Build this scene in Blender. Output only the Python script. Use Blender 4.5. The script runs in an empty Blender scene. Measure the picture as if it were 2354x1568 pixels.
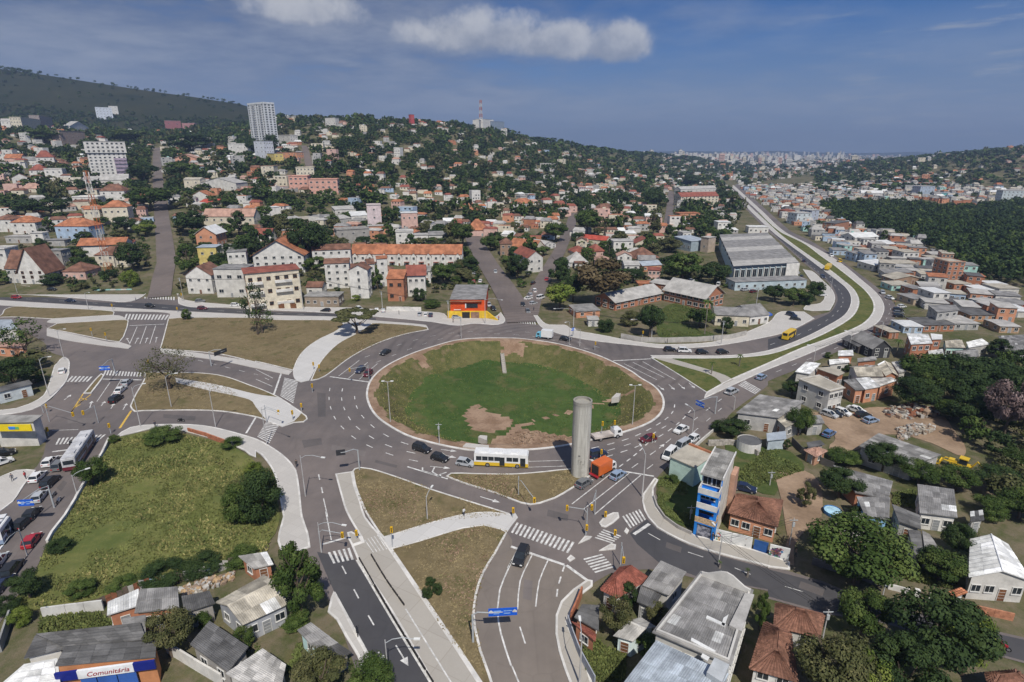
import bpy, math, random
from bisect import bisect_right
from mathutils import Vector, Matrix, noise
from mathutils.geometry import tessellate_polygon
C = bpy.context.collection
S = bpy.context.scene
R = math.radians
rnd = random.Random(11)
# ---------------------------------------------------------------- camera
F, PITCH, HC = 1308.0, R(18.5), 64.0          # focal length in pixels of a 2354-wide frame, tilt, height
cam = bpy.data.cameras.new('camera'); cam.sensor_width = 36; cam.lens = F/2354*36
cam.clip_start = 1; cam.clip_end = 60000
co = bpy.data.objects.new('camera', cam); C.objects.link(co)
co.location = (0, 0, HC); co.rotation_euler = (R(90)-PITCH, 0, 0); S.camera = co
# ---------------------------------------------------------------- light
SUN_EL, SUN_AZ = R(52), R(13)
sl = bpy.data.lights.new('sun', 'SUN'); sl.energy = 4.9; sl.angle = R(.53); sl.color = (1, .95, .87)
so = bpy.data.objects.new('sun', sl); C.objects.link(so)
sd = Vector((math.sin(SUN_AZ)*math.cos(SUN_EL), -math.cos(SUN_AZ)*math.cos(SUN_EL), math.sin(SUN_EL)))
so.rotation_euler = sd.to_track_quat('Z', 'Y').to_euler(); so.location = sd*500
W = bpy.data.worlds.new('World'); S.world = W; W.use_nodes = True
S.view_settings.view_transform = 'Standard'; S.view_settings.look = 'None'
S.view_settings.exposure = -.18; S.view_settings.gamma = 1; S.view_settings.use_curve_mapping = False
S.cycles.use_denoising = True; S.cycles.max_bounces = 4; S.cycles.diffuse_bounces = 2; S.cycles.glossy_bounces = 2
S.cycles.transparent_max_bounces = 6; S.cycles.volume_bounces = 0; S.cycles.use_adaptive_sampling = True
S.cycles.adaptive_threshold = .02; S.cycles.sample_clamp_indirect = 4
class NT:
 def __init__(s, t): s.t = t; s.n = t.nodes; t.nodes.clear()
 def new(s, k, **kw):
  n = s.n.new(k)
  for a, v in kw.items():
   if a == 'i':
    for q, val in v.items():
     if isinstance(val, bpy.types.NodeSocket): s.t.links.new(val, n.inputs[q])
     else: n.inputs[q].default_value = val
   else: setattr(n, a, v)
  return n
 def m(s, op, a, b=0.0, c=None, clamp=False):
  n = s.n.new('ShaderNodeMath'); n.operation = op; n.use_clamp = clamp
  for k, v in enumerate((a, b, c)):
   if v is None: continue
   if isinstance(v, bpy.types.NodeSocket): s.t.links.new(v, n.inputs[k])
   else: n.inputs[k].default_value = v
  return n.outputs[0]
 def ss(s, v, lo, hi):
  n = s.new('ShaderNodeMapRange', interpolation_type='SMOOTHSTEP', i={1: lo, 2: hi}); s.t.links.new(v, n.inputs[0]); return n.outputs[0]
 def mix(s, f, a, b):
  n = s.n.new('ShaderNodeMix'); n.data_type = 'RGBA'
  for k, v in ((0, f), (6, a), (7, b)):
   if isinstance(v, bpy.types.NodeSocket): s.t.links.new(v, n.inputs[k])
   else: n.inputs[k].default_value = v if k == 0 else (tuple(v)+(1,))[:4]
  return n.outputs[2]
 def noise(s, vec, scale, detail=4, rough=.55):
  n = s.new('ShaderNodeTexNoise', i={'Scale': scale, 'Detail': detail, 'Roughness': rough}); s.t.links.new(vec, n.inputs['Vector']); return n.outputs['Fac']
 def link(s, a, b): s.t.links.new(a, b)
w = NT(W.node_tree)
sky = w.new('ShaderNodeTexSky', sky_type='NISHITA', sun_disc=False, sun_elevation=SUN_EL, sun_rotation=R(180)-SUN_AZ, altitude=100, air_density=1.0, dust_density=.6, ozone_density=2.0)
tc = w.new('ShaderNodeTexCoord').outputs['Generated']
sx = w.new('ShaderNodeSeparateXYZ', i={0: tc}); dx, dy, dz = sx.outputs
el = w.m('ARCSINE', dz); az = w.m('ARCTAN2', dx, dy)
base = w.new('ShaderNodeVectorMath', operation='MULTIPLY', i={0: sky.outputs[0], 1: (.008, .037, .078)}).outputs[0]
pz = w.m('ADD', w.m('MAXIMUM', dz, 0), .12)
cp = w.new('ShaderNodeCombineXYZ', i={0: w.m('DIVIDE', dx, pz), 1: w.m('DIVIDE', dy, pz), 2: 3.7}).outputs[0]
n1 = w.noise(cp, .9, 6, .58); n2 = w.noise(cp, 3.2, 6, .6)
fb = w.m('ADD', w.m('MULTIPLY', n1, .65), w.m('MULTIPLY', n2, .35))
west = w.ss(w.m('ADD', w.m('MULTIPLY', dx, -.9), w.m('MULTIPLY', w.m('SUBTRACT', n1, .5), .9)), -.46, .2)
lowe = w.ss(el, R(13), R(0))
cov = w.m('MAXIMUM', w.m('MULTIPLY', west, w.ss(fb, .24, .46)), w.m('MULTIPLY', lowe, w.ss(fb, .10, .65)))
cov = w.m('MULTIPLY', cov, .88)
graycol = w.mix(w.ss(fb, .38, .66), (.13, .18, .315), (.37, .40, .48))
col = w.mix(cov, base, graycol)
col = w.mix(w.m('MULTIPLY', w.ss(el, R(13), R(0)), .85), col, (.27, .345, .52))
def heap(a0, e0, ra, re):
 u = w.m('DIVIDE', w.m('SUBTRACT', az, R(a0)), R(ra)); v = w.m('DIVIDE', w.m('SUBTRACT', el, R(e0)), R(re))
 v = w.m('MULTIPLY', v, w.m('ADD', 1.0, w.m('MULTIPLY', w.m('LESS_THAN', v, 0.0), .7)))
 return w.m('SUBTRACT', 1.0, w.m('SQRT', w.m('ADD', w.m('MULTIPLY', u, u), w.m('MULTIPLY', v, v))))
dn = w.noise(tc, 16, 7, .6); dn2 = w.noise(tc, 5.5, 5, .6)
hs = None
for h in HEAPS if 'HEAPS' in globals() else ((-2.5, 9.6, 8.6, 2.9), (4.0, 9.0, 6.4, 2.5), (9.2, 8.7, 4.0, 2.7), (-18, 11.0, 6.4, 2.2), (-27, 12.2, 9, 1.8)):
 b = heap(*h); hs = b if hs is None else w.m('MAXIMUM', hs, b)
hm = w.m('ADD', hs, w.m('ADD', w.m('MULTIPLY', w.m('SUBTRACT', dn, .5), 1.25), w.m('MULTIPLY', w.m('SUBTRACT', dn2, .5), .6)))
hmask = w.m('MULTIPLY', w.ss(hm, .06, .55), .82)
hcol = w.mix(w.ss(w.m('ADD', w.m('MULTIPLY', w.m('SUBTRACT', dn, .5), .18), el), R(7.2), R(12.0)), (.32, .36, .46), (.64, .655, .70))
col = w.mix(hmask, col, hcol)
st = w.noise(w.new('ShaderNodeCombineXYZ', i={0: w.m('MULTIPLY', az, 4.0), 1: w.m('MULTIPLY', el, 30.0), 2: 1.3}).outputs[0], 1.6, 6, .6)
sm = w.m('MULTIPLY', w.m('MULTIPLY', w.ss(st, .52, .72), w.ss(az, R(18), R(34))), w.m('MULTIPLY', w.ss(el, R(16), R(9)), .75))
col = w.mix(sm, col, (.36, .41, .52))
bg = w.new('ShaderNodeBackground', i={0: col, 1: 1.0})
w.link(bg.outputs[0], w.new('ShaderNodeOutputWorld').inputs[0])
# ---------------------------------------------------------------- photo pixels to places on the ground
TILE = {'D': (0, 0, 1), 'R': (0, 122.6, .25), 'S': (588.5, 183.9, .25), 'Q': (1177, 257.5, .25), 'U': (1765.5, 257.5, .25),
  'A': (0, 465.9, .25), 'B': (588.5, 465.9, .25), 'Y': (1177, 527.2, .25), 'E': (1765.5, 527.2, .25),
  'G': (0, 796.9, .25), 'I': (588.5, 796.9, .25), 'J': (1177, 858.2, .25), 'K': (1765.5, 858.2, .25),
  'L': (0, 1175.8, .25), 'M': (588.5, 1175.8, .25), 'N': (1177, 1175.8, .25), 'O': (1765.5, 1175.8, .25)}
def px(s, marks=False):
 out, mk, t = [], [], TILE['D']
 for w_ in s.split():
  if w_[0].isalpha(): t = TILE[w_[0]]; w_ = w_[1:]
  c = w_[0] == '*'
  if c: w_ = w_[1:]
  a, b = w_.split(',')
  out.append((t[0]+float(a)*t[2]*1.0008, t[1]+float(b)*t[2]*1.0008) if t[2] < 1 else (float(a), float(b))); mk.append(c)
 return (out, mk) if marks else out
CP, SP = math.cos(PITCH), math.sin(PITCH)
def ray(p):
 x, y = (p[0]-1177)/F, (p[1]-784)/F
 return x, CP-y*SP, -SP-y*CP
def flat(p, z=0.0):
 x, y, d = ray(p); k = (z-HC)/d
 return Vector((x*k, y*k, z))
PROF = [(-60, [(262, 0), (500, 28), (900, 100), (1100, 118), (1500, 200), (1700, 283), (2300, 283), (6000, 120)]),
 (-39.2, [(262, 0), (500, 26), (900, 92), (1100, 110), (1300, 128), (1500, 200), (1700, 279), (2300, 283), (6000, 120)]),
 (-31.6, [(262, 0), (500, 24), (1000, 78), (1150, 92), (1300, 104), (1700, 229), (2300, 229), (6000, 60)]),
 (-23.2, [(262, 0), (500, 24), (900, 75), (1100, 98), (1300, 108), (1700, 185), (2300, 185), (6000, 40)]),
 (-21, [(262, 0), (500, 20), (900, 85), (1100, 118), (1200, 126), (1500, 118), (2300, 100), (6000, 20)]),
 (-15, [(262, 0), (450, 8), (700, 50), (1000, 108), (1100, 115), (1300, 105), (2300, 60), (6000, 0)]),
 (-9, [(270, 0), (450, 6), (700, 35), (1000, 95), (1150, 116), (1400, 100), (2300, 40), (6000, 0)]),
 (-5, [(280, 0), (450, 5), (700, 26), (1000, 80), (1150, 110), (1400, 95), (2300, 40), (6000, 0)]),
 (-1, [(300, 0), (450, 5), (700, 20), (1000, 62), (1250, 103), (1500, 88), (2300, 30), (6000, 0)]),
 (5, [(300, 0), (450, 4), (700, 12), (1000, 38), (1400, 80), (1700, 68), (3000, 0), (6000, 0)]),
 (9, [(350, 0), (450, 2), (800, 10), (1200, 36), (1600, 66), (2000, 52), (3000, 0), (6000, 0)]),
 (13, [(500, 0), (900, 4), (1300, 20), (1900, 54), (2300, 46), (3500, 12), (6000, 0)]),
 (17, [(800, 0), (1400, 5), (2200, 32), (3000, 28), (4000, 8), (6000, 0)]),
 (20.8, [(1500, 0), (3000, 14), (4000, 0), (6000, 0)]),
 (24, [(1500, 0), (3000, 4), (4000, 0), (6000, 0)]),
 (28, [(900, 0), (1300, 5), (1800, 22), (2200, 10), (6000, 0)]),
 (34, [(700, 0), (1000, 8), (1500, 42), (2000, 40), (3000, 10), (6000, 0)]),
 (40.4, [(600, 0), (900, 12), (1300, 64), (1700, 70), (3000, 20), (6000, 0)]),
 (60, [(600, 0), (900, 14), (1300, 70), (1700, 80), (3000, 20), (6000, 0)])]
PAZ = [p[0] for p in PROF]
def _pf(k, y):
 pts = PROF[k][1]
 if y <= pts[0][0]: return pts[0][1]
 for (a, za), (b, zb) in zip(pts, pts[1:]):
  if y <= b: return za+(zb-za)*(y-a)/(b-a)
 return pts[-1][1]
def H(x, y):
 if y < 262: return 0.0
 a = math.degrees(math.atan2(x, y))
 if a <= PAZ[0]: z = _pf(0, y)
 elif a >= PAZ[-1]: z = _pf(len(PAZ)-1, y)
 else:
  k = bisect_right(PAZ, a)-1; t = (a-PAZ[k])/(PAZ[k+1]-PAZ[k])
  z = _pf(k, y)*(1-t)+_pf(k+1, y)*t
 return z
def at(p):
 x, y, d = ray(p); lo, k = 0.0, 20.0
 while k < 9000:
  if HC+d*k < H(x*k, y*k):
   for _ in range(14):
    mid = (lo+k)/2
    if HC+d*mid < H(x*mid, y*mid): k = mid
    else: lo = mid
   break
  lo = k; k *= 1.015
 return Vector((x*k, y*k, H(x*k, y*k)))
def zat(g, p):
 x, y, d = ray(p); return HC+d*(g.y/y)
def topx(v):
 f = v.y*CP-(v.z-HC)*SP; u = v.y*SP+(v.z-HC)*CP
 return (1177+F*v.x/f, 784-F*u/f)
# ---------------------------------------------------------------- materials
MATS = {}
def mat(name, col, rough=.85, var=.25, scale=.6, fine=6.0, fvar=.15, col2=None, spec=.25, metal=0.0, bump=0.0, emit=None, objvar=0.0):
 if name in MATS: return MATS[name]
 m = bpy.data.materials.new(name); m.use_nodes = True; t = NT(m.node_tree); MATS[name] = m
 pos = t.new('ShaderNodeNewGeometry').outputs['Position']
 c1 = tuple(max(0, v*(1-var)) for v in col); c2 = col2 or tuple(min(1, v*(1+var)) for v in col)
 c = t.mix(t.ss(t.noise(pos, scale, 4), .3, .7), c1, c2)
 if fvar:
  f = t.noise(pos, fine, 3); k = t.m('ADD', 1-fvar, t.m('MULTIPLY', f, 2*fvar))
  c = t.new('ShaderNodeVectorMath', operation='SCALE', i={0: c, 3: k}).outputs[0]
 if objvar:
  oi = t.new('ShaderNodeObjectInfo').outputs['Random']; k = t.m('ADD', 1-objvar, t.m('MULTIPLY', oi, 2*objvar))
  c = t.new('ShaderNodeVectorMath', operation='SCALE', i={0: c, 3: k}).outputs[0]
 b = t.new('ShaderNodeBsdfPrincipled', i={'Base Color': c, 'Roughness': rough, 'Specular IOR Level': spec, 'Metallic': metal})
 if bump:
  bn = t.new('ShaderNodeBump', i={'Strength': bump, 'Height': t.noise(pos, fine, 4)}); t.link(bn.outputs[0], b.inputs['Normal'])
 t.link(b.outputs[0], t.new('ShaderNodeOutputMaterial').inputs[0])
 return m
_wall = {}
def paint(col, rough=.8):
 k = tuple(round(v, 3) for v in col)
 if k not in _wall: _wall[k] = mat('paint_%d' % len(_wall), k, rough, .14, .5, 3.0, .12)
 return _wall[k]
# ---------------------------------------------------------------- mesh building
class MB:
 def __init__(s): s.v, s.f, s.mi = [], [], []
 def quad(s, a, b, c, d, m=0): n = len(s.v); s.v += [a, b, c, d]; s.f.append((n, n+1, n+2, n+3)); s.mi.append(m)
 def tri(s, a, b, c, m=0): n = len(s.v); s.v += [a, b, c]; s.f.append((n, n+1, n+2)); s.mi.append(m)
 def prism(s, pts, z0, z1, m=0, top=None, bottom=False):
  n, k = len(s.v), len(pts)
  zz0 = z0 if isinstance(z0, (list, tuple)) else [z0]*k; zz1 = z1 if isinstance(z1, (list, tuple)) else [z1]*k
  s.v += [(p[0], p[1], zz0[i]) for i, p in enumerate(pts)]+[(p[0], p[1], zz1[i]) for i, p in enumerate(pts)]
  for i in range(k):
   j = (i+1) % k; s.f.append((n+i, n+j, n+k+j, n+k+i)); s.mi.append(m)
  if top is not False:
   if k == 4: s.f.append(tuple(n+k+i for i in range(k))); s.mi.append(m if top is None else top)
   else:
    for t in tessellate_polygon([[Vector((p[0], p[1], 0)) for p in pts]]):
     a, b, c = t
     P_, Q_, R_ = pts[a], pts[b], pts[c]
     if (Q_[0]-P_[0])*(R_[1]-P_[1])-(Q_[1]-P_[1])*(R_[0]-P_[0]) < 0: b, c = c, b
     s.f.append((n+k+a, n+k+b, n+k+c)); s.mi.append(m if top is None else top)
  if bottom and k == 4: s.f.append((n+3, n+2, n+1, n)); s.mi.append(m)
 def box(s, x0, x1, y0, y1, z0, z1, m=0): s.prism([(x0, y0), (x1, y0), (x1, y1), (x0, y1)], z0, z1, m, bottom=True)
 def obox(s, a, b, wd, z0, z1, m=0):
  a, b = Vector(a[:2]), Vector(b[:2]); d = (b-a).normalized(); n = Vector((-d.y, d.x))*wd/2
  q = [a-n, b-n, b+n, a+n]
  ex = lambda z: [z[0], z[1], z[1], z[0]] if isinstance(z, (list, tuple)) else z
  s.prism(q, ex(z0), ex(z1), m, bottom=True)
 def cyl(s, x, y, z0, z1, r0, r1=None, n=10, m=0, cap=True):
  r1 = r0 if r1 is None else r1; k = len(s.v)
  for z, r in ((z0, r0), (z1, r1)):
   s.v += [(x+r*math.cos(6.2832*i/n), y+r*math.sin(6.2832*i/n), z) for i in range(n)]
  for i in range(n): j = (i+1) % n; s.f.append((k+i, k+j, k+n+j, k+n+i)); s.mi.append(m)
  if cap: s.f.append(tuple(k+n+i for i in range(n))); s.mi.append(m)
 def tube(s, pts, rad, n=5, m=0):
  pts = [Vector(p) for p in pts]; k = len(s.v); L = len(pts)
  for i, p in enumerate(pts):
   d = (pts[min(i+1, L-1)]-pts[max(i-1, 0)]).normalized()
   u = d.cross(Vector((0, 0, 1)) if abs(d.z) < .95 else Vector((1, 0, 0))).normalized(); v = d.cross(u)
   r = rad[i] if isinstance(rad, (list, tuple)) else rad
   s.v += [tuple(p+(u*math.cos(6.2832*q/n)+v*math.sin(6.2832*q/n))*r) for q in range(n)]
  for i in range(L-1):
   for q in range(n): r_ = (q+1) % n; s.f.append((k+i*n+q, k+i*n+r_, k+(i+1)*n+r_, k+(i+1)*n+q)); s.mi.append(m)
  s.f.append(tuple(k+(L-1)*n+q for q in range(n))); s.mi.append(m)
 def mesh(s, name, mats):
  me = bpy.data.meshes.new(name); me.from_pydata([tuple(v) for v in s.v], [], s.f)
  for q in mats if isinstance(mats, (list, tuple)) else [mats]: me.materials.append(q)
  if any(s.mi): me.polygons.foreach_set('material_index', s.mi)
  return me
 def build(s, name, mats, parent=None, loc=None, rz=0, smooth=False):
  return link(name, s.mesh(name, mats), parent, loc, rz, smooth)
def link(name, me, parent=None, loc=None, rz=0, smooth=False):
 o = bpy.data.objects.new(name, me); C.objects.link(o)
 if parent: o.parent = parent
 if loc is not None: o.location = loc
 if rz: o.rotation_euler = (0, 0, rz)
 if smooth: me.polygons.foreach_set('use_smooth', [True]*len(me.polygons))
 return o
def tag(o, label, cat, group=None):
 o['label'] = label; o['category'] = cat
 if group: o['group'] = group
 return o
def empty(name, loc=(0, 0, 0), rz=0, label=None, cat=None, group=None):
 o = bpy.data.objects.new(name, None); C.objects.link(o); o.location = loc; o.rotation_euler = (0, 0, rz); o.empty_display_size = .3
 if label: tag(o, label, cat, group)
 return o
def struct(o): o['kind'] = 'structure'; return o
def dup(root, loc, rz, label=None, group=None, scale=None, mats=None):
 r = root.copy(); C.objects.link(r); r.location = loc; r.rotation_euler = (0, 0, rz)
 if scale: r.scale = scale
 if label: r['label'] = label
 if group: r['group'] = group
 for ch in root.children:
  c = ch.copy(); C.objects.link(c); c.parent = r
  if mats and ch.data in mats: c.data = mats[ch.data]
  for g in ch.children: d = g.copy(); C.objects.link(d); d.parent = c
 return r
def spline(s, step=2.5, z=0.0, closed=True, ground=flat):
 pts, mk = px(s, True); P = [Vector(ground(p)[:2]) for p in pts]; n = len(P); out = []
 for i in range(n if closed else n-1):
  p1, p2 = P[i], P[(i+1) % n]
  p0 = P[(i-1) % n] if (closed or i > 0) and not mk[i] else p1-(p2-p1)
  p3 = P[(i+2) % n] if (closed or i+2 < n) and not mk[(i+1) % n] else p2+(p2-p1)
  k = max(1, min(12, int((p2-p1).length/step)))
  L = (p2-p1).length
  t1 = (p2-p0); t2 = (p3-p1)
  t1 = t1.normalized()*L if t1.length > 1e-6 else (p2-p1); t2 = t2.normalized()*L if t2.length > 1e-6 else (p2-p1)
  for q in range(k):
   t = q/k; h1 = 2*t**3-3*t*t+1; h2 = t**3-2*t*t+t; h3 = -2*t**3+3*t*t; h4 = t**3-t*t
   out.append(p1*h1+t1*h2+p2*h3+t2*h4)
 if not closed: out.append(P[-1])
 if closed:
  a = sum(out[i].x*out[(i+1) % len(out)].y-out[(i+1) % len(out)].x*out[i].y for i in range(len(out)))
  if a < 0: out.reverse()
 return out
def offset(P, d, closed=True):
 n = len(P); o = []
 for i in range(n):
  a = P[i]-P[i-1] if (closed or i > 0) else P[1]-P[0]
  b = P[(i+1) % n]-P[i] if (closed or i < n-1) else a
  a = a.normalized() if a.length > 1e-9 else b.normalized(); b = b.normalized() if b.length > 1e-9 else a
  na, nb = Vector((-a.y, a.x)), Vector((-b.y, b.x)); m_ = na+nb
  m_ = m_.normalized() if m_.length > 1e-3 else na
  o.append(P[i]+m_*(d/max(.45, m_.dot(na))))
 return o
def strip(mb, A, B, za, zb, m=0, closed=False):
 n = len(A)
 for i in range(n if closed else n-1):
  j = (i+1) % n
  mb.quad((A[i].x, A[i].y, za), (A[j].x, A[j].y, za), (B[j].x, B[j].y, zb), (B[i].x, B[i].y, zb), m)
# ---------------------------------------------------------------- ground, roads, islands
def inpoly(p, poly):
 x, y = p; c = False; n = len(poly); j = n-1
 for i in range(n):
  xi, yi = poly[i]; xj, yj = poly[j]
  if (yi > y) != (yj > y) and x < (xj-xi)*(y-yi)/(yj-yi)+xi: c = not c
  j = i
 return c
M_asph = None
ROT = (12, 184, 0)
def asphalt(name, base, warm):
 m = bpy.data.materials.new(name); m.use_nodes = True; t = NT(m.node_tree); pos = t.new('ShaderNodeNewGeometry').outputs['Position']
 a = t.ss(t.noise(pos, .035, 5, .6), .35, .65); b = t.noise(pos, .35, 5, .6); c = t.noise(pos, 9, 3)
 rv = t.new('ShaderNodeVectorMath', operation='DISTANCE', i={0: t.new('ShaderNodeVectorMath', operation='MULTIPLY', i={0: pos, 1: (1, 1, 0)}).outputs[0], 1: ROT}).outputs['Value']; ty = t.m('MULTIPLY', t.m('MULTIPLY', t.ss(t.m('COSINE', t.m('MULTIPLY', rv, 1.75)), -.2, .9), t.ss(rv, 62, 52)), t.ss(t.noise(pos, .06, 3), .35, .6)); st = t.new('ShaderNodeMapping', i={'Scale': (.9, .06, 1)}); t.link(pos, st.inputs[0]); sn = t.noise(st.outputs[0], .8, 4)
 col = t.mix(a, base, warm)
 k = t.m('ADD', .62, t.m('ADD', t.m('MULTIPLY', b, .34), t.m('ADD', t.m('MULTIPLY', c, .18), t.m('MULTIPLY', sn, .24))))
 v = t.new('ShaderNodeTexVoronoi', feature='DISTANCE_TO_EDGE', i={'Scale': .12}); t.link(pos, v.inputs['Vector'])
 k = t.m('MULTIPLY', k, t.m('SUBTRACT', 1.04, t.m('MULTIPLY', ty, .20))); k = t.m('MULTIPLY', k, t.m('ADD', .93, t.m('MULTIPLY', t.ss(v.outputs[0], 0, .02), .07)))
 col = t.new('ShaderNodeVectorMath', operation='SCALE', i={0: col, 3: k}).outputs[0]
 s = t.new('ShaderNodeBsdfPrincipled', i={'Base Color': col, 'Roughness': .75, 'Specular IOR Level': .3}); t.link(s.outputs[0], t.new('ShaderNodeOutputMaterial').inputs[0])
 return m
M_asph = asphalt('asphalt', (.122, .107, .103), (.178, .150, .137))
M_asph2 = asphalt('asphalt_new', (.058, .057, .062), (.075, .072, .074))
M_asph3 = asphalt('asphalt_worn', (.17, .145, .125), (.21, .178, .15))
M_patch = asphalt('asphalt_patch', (.092, .083, .081), (.128, .112, .106)); M_patch2 = asphalt('asphalt_patch_pale', (.15, .132, .124), (.185, .16, .148))
def slabbed(name, col, sc, var=.12):
 m = bpy.data.materials.new(name); m.use_nodes = True; t = NT(m.node_tree); pos = t.new('ShaderNodeNewGeometry').outputs['Position']
 br = t.new('ShaderNodeTexBrick', offset=0.0, i={'Scale': 1/sc, 'Mortar Size': .014, 'Color1': (1, 1, 1, 1), 'Color2': (.93, .93, .93, 1), 'Mortar': (.84, .83, .82, 1), 'Brick Width': 1.0, 'Row Height': 1.0})
 rot = t.new('ShaderNodeMapping', i={'Rotation': (0, 0, .5)}); t.link(pos, rot.inputs[0]); t.link(rot.outputs[0], br.inputs['Vector'])
 k = t.m('ADD', 1-var, t.m('ADD', t.m('MULTIPLY', t.noise(pos, .12, 5, .6), var*1.3), t.m('MULTIPLY', t.noise(pos, 2.5, 4), var*.8)))
 c = t.new('ShaderNodeVectorMath', operation='SCALE', i={0: br.outputs[0], 3: k}).outputs[0]
 c = t.new('ShaderNodeVectorMath', operation='MULTIPLY', i={0: c, 1: col}).outputs[0]
 s = t.new('ShaderNodeBsdfPrincipled', i={'Base Color': c, 'Roughness': .85, 'Specular IOR Level': .2}); t.link(s.outputs[0], t.new('ShaderNodeOutputMaterial').inputs[0])
 return m
M_conc = slabbed('pavement_concrete', (.50, .475, .44), 2.2)
M_white_conc = slabbed('path_concrete', (.56, .545, .52), 3.0, .08)
M_bus = slabbed('lane_concrete', (.40, .37, .325), 4.5)
M_kerb = mat('kerb_paint', (.60, .58, .545), .8, .18, .4, 3, .12)
M_line = mat('line_paint', (.58, .57, .545), .7, .28, 1.2, 5, .2)
M_yel = mat('line_yellow', (.62, .40, .08), .7, .15, 1.2, 5, .15)
def grass(name, a, b, c=None, sc=.09):
 m = bpy.data.materials.new(name); m.use_nodes = True; t = NT(m.node_tree); pos = t.new('ShaderNodeNewGeometry').outputs['Position']
 n1 = t.noise(pos, sc, 6, .65); n2 = t.noise(pos, sc*6, 5, .65); n3 = t.noise(pos, 5, 3, .7)
 f = t.ss(t.m('ADD', t.m('MULTIPLY', n1, .6), t.m('MULTIPLY', n2, .4)), .38, .62)
 col = t.mix(f, a, b)
 if c: col = t.mix(t.ss(t.noise(pos, sc*2.1, 5, .6), .54, .68), col, c)
 k = t.m('ADD', .55, t.m('ADD', t.m('MULTIPLY', n3, .55), t.m('MULTIPLY', n2, .35)))
 col = t.new('ShaderNodeVectorMath', operation='SCALE', i={0: col, 3: k}).outputs[0]
 s = t.new('ShaderNodeBsdfPrincipled', i={'Base Color': col, 'Roughness': .95, 'Specular IOR Level': .1})
 bn = t.new('ShaderNodeBump', i={'Strength': .6, 'Distance': .2, 'Height': n3}); t.link(bn.outputs[0], s.inputs['Normal'])
 t.link(s.outputs[0], t.new('ShaderNodeOutputMaterial').inputs[0])
 return m
M_ground = grass('ground_mix', (.19, .155, .105), (.072, .085, .03), (.125, .115, .055), .07)
M_dry = grass('dry_grass', (.165, .130, .070), (.21, .165, .092), (.118, .108, .048))
M_green = grass('green_grass', (.050, .078, .022), (.085, .105, .034), (.125, .115, .05))
M_meadow = grass('meadow_grass', (.105, .13, .038), (.19, .18, .065), (.13, .15, .042), .05)
M_pitgreen = grass('pit_grass', (.046, .084, .022), (.070, .110, .030), (.112, .116, .045), .06)
M_bank = grass('bank_grass', (.085, .095, .032), (.145, .130, .055), (.19, .145, .08), .08)
M_hill_shaded = grass('hill_grass_cloud_shade', (.021, .027, .012), (.034, .036, .016), (.016, .023, .010), .006)  # grass colour darkened to carry the cloud shadow over the left hill
M_soil = mat('bare_soil', (.26, .165, .105), .95, .22, .25, 2.0, .25, (.34, .235, .16))
M_dirt = mat('yard_dirt', (.27, .185, .12), .95, .22, .12, 1.2, .3, (.35, .25, .17))
def lines(a, b, s0, grow):
 out = [0.0]; s = s0
 while out[-1] < b: out.append(out[-1]+s); s = min(s*grow, 320) if out[-1] > 420 else s
 neg = []; v = 0.0; s = s0
 while v > a: v -= s; neg.append(v); s = min(s*grow, 320) if v < -420 else s
 return neg[::-1]+out
RIM = spline('I1380,88 1180,192 1065,300 1022,420 1040,530 1110,640 1230,730 1400,820 1600,880 1750,915 1900,942 2010,955 J0,702 150,702 340,685 560,650 730,612 1000,548 1180,490 1300,430 1375,350 1392,260 1360,180 1290,110 1180,45 Y1100,1310 950,1232 800,1165 600,1100 400,1050 200,1020 0,1002 B1900,1258 1600,1332', 1.2)
rimc = Vector((sum(p.x for p in RIM)/len(RIM), sum(p.y for p in RIM)/len(RIM)))
mb = MB(); xs = lines(-9000, 9000, 14, 1.06); ys = [y for y in lines(-60, 16000, 14, 1.05)]
for y in ys:
 for x in xs:
  z = H(x, y)-.08
  if y > 262: z += (noise.noise((x*.012, y*.012, 0))*1.2)*min(1, max(0, (y-330)/500))*(1 if z > 3 else .15)
  d = math.hypot(x-rimc.x, y-rimc.y)
  if d < 52: z -= 9*max(0, min(1, (46-d)/6))
  mb.v.append((x, y, z))
nx = len(xs)
for j in range(len(ys)-1):
 for i in range(nx-1):
  a = j*nx+i; q = (a, a+1, a+nx+1, a+nx); mb.f.append(q)
  cx, cy = (xs[i]+xs[i+1])/2, (ys[j]+ys[j+1])/2
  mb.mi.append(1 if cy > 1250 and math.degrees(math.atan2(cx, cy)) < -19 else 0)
struct(mb.build('ground', [M_ground, M_hill_shaded], smooth=True))
def sheet(name, outline, m, z, hole=None):
 loops = [[Vector((p.x, p.y, 0)) for p in outline]]
 if hole: loops.append([Vector((p.x, p.y, 0)) for p in hole])
 allv = [v for l in loops for v in l]; b = MB(); b.v = [(v.x, v.y, z) for v in allv]
 for t in tessellate_polygon(loops):
  a, c, d = (allv[i] for i in t); cr = (c.x-a.x)*(d.y-a.y)-(c.y-a.y)*(d.x-a.x)
  b.f.append(tuple(t) if cr > 0 else (t[0], t[2], t[1])); b.mi.append(0)
 return struct(b.build(name, m))
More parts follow.
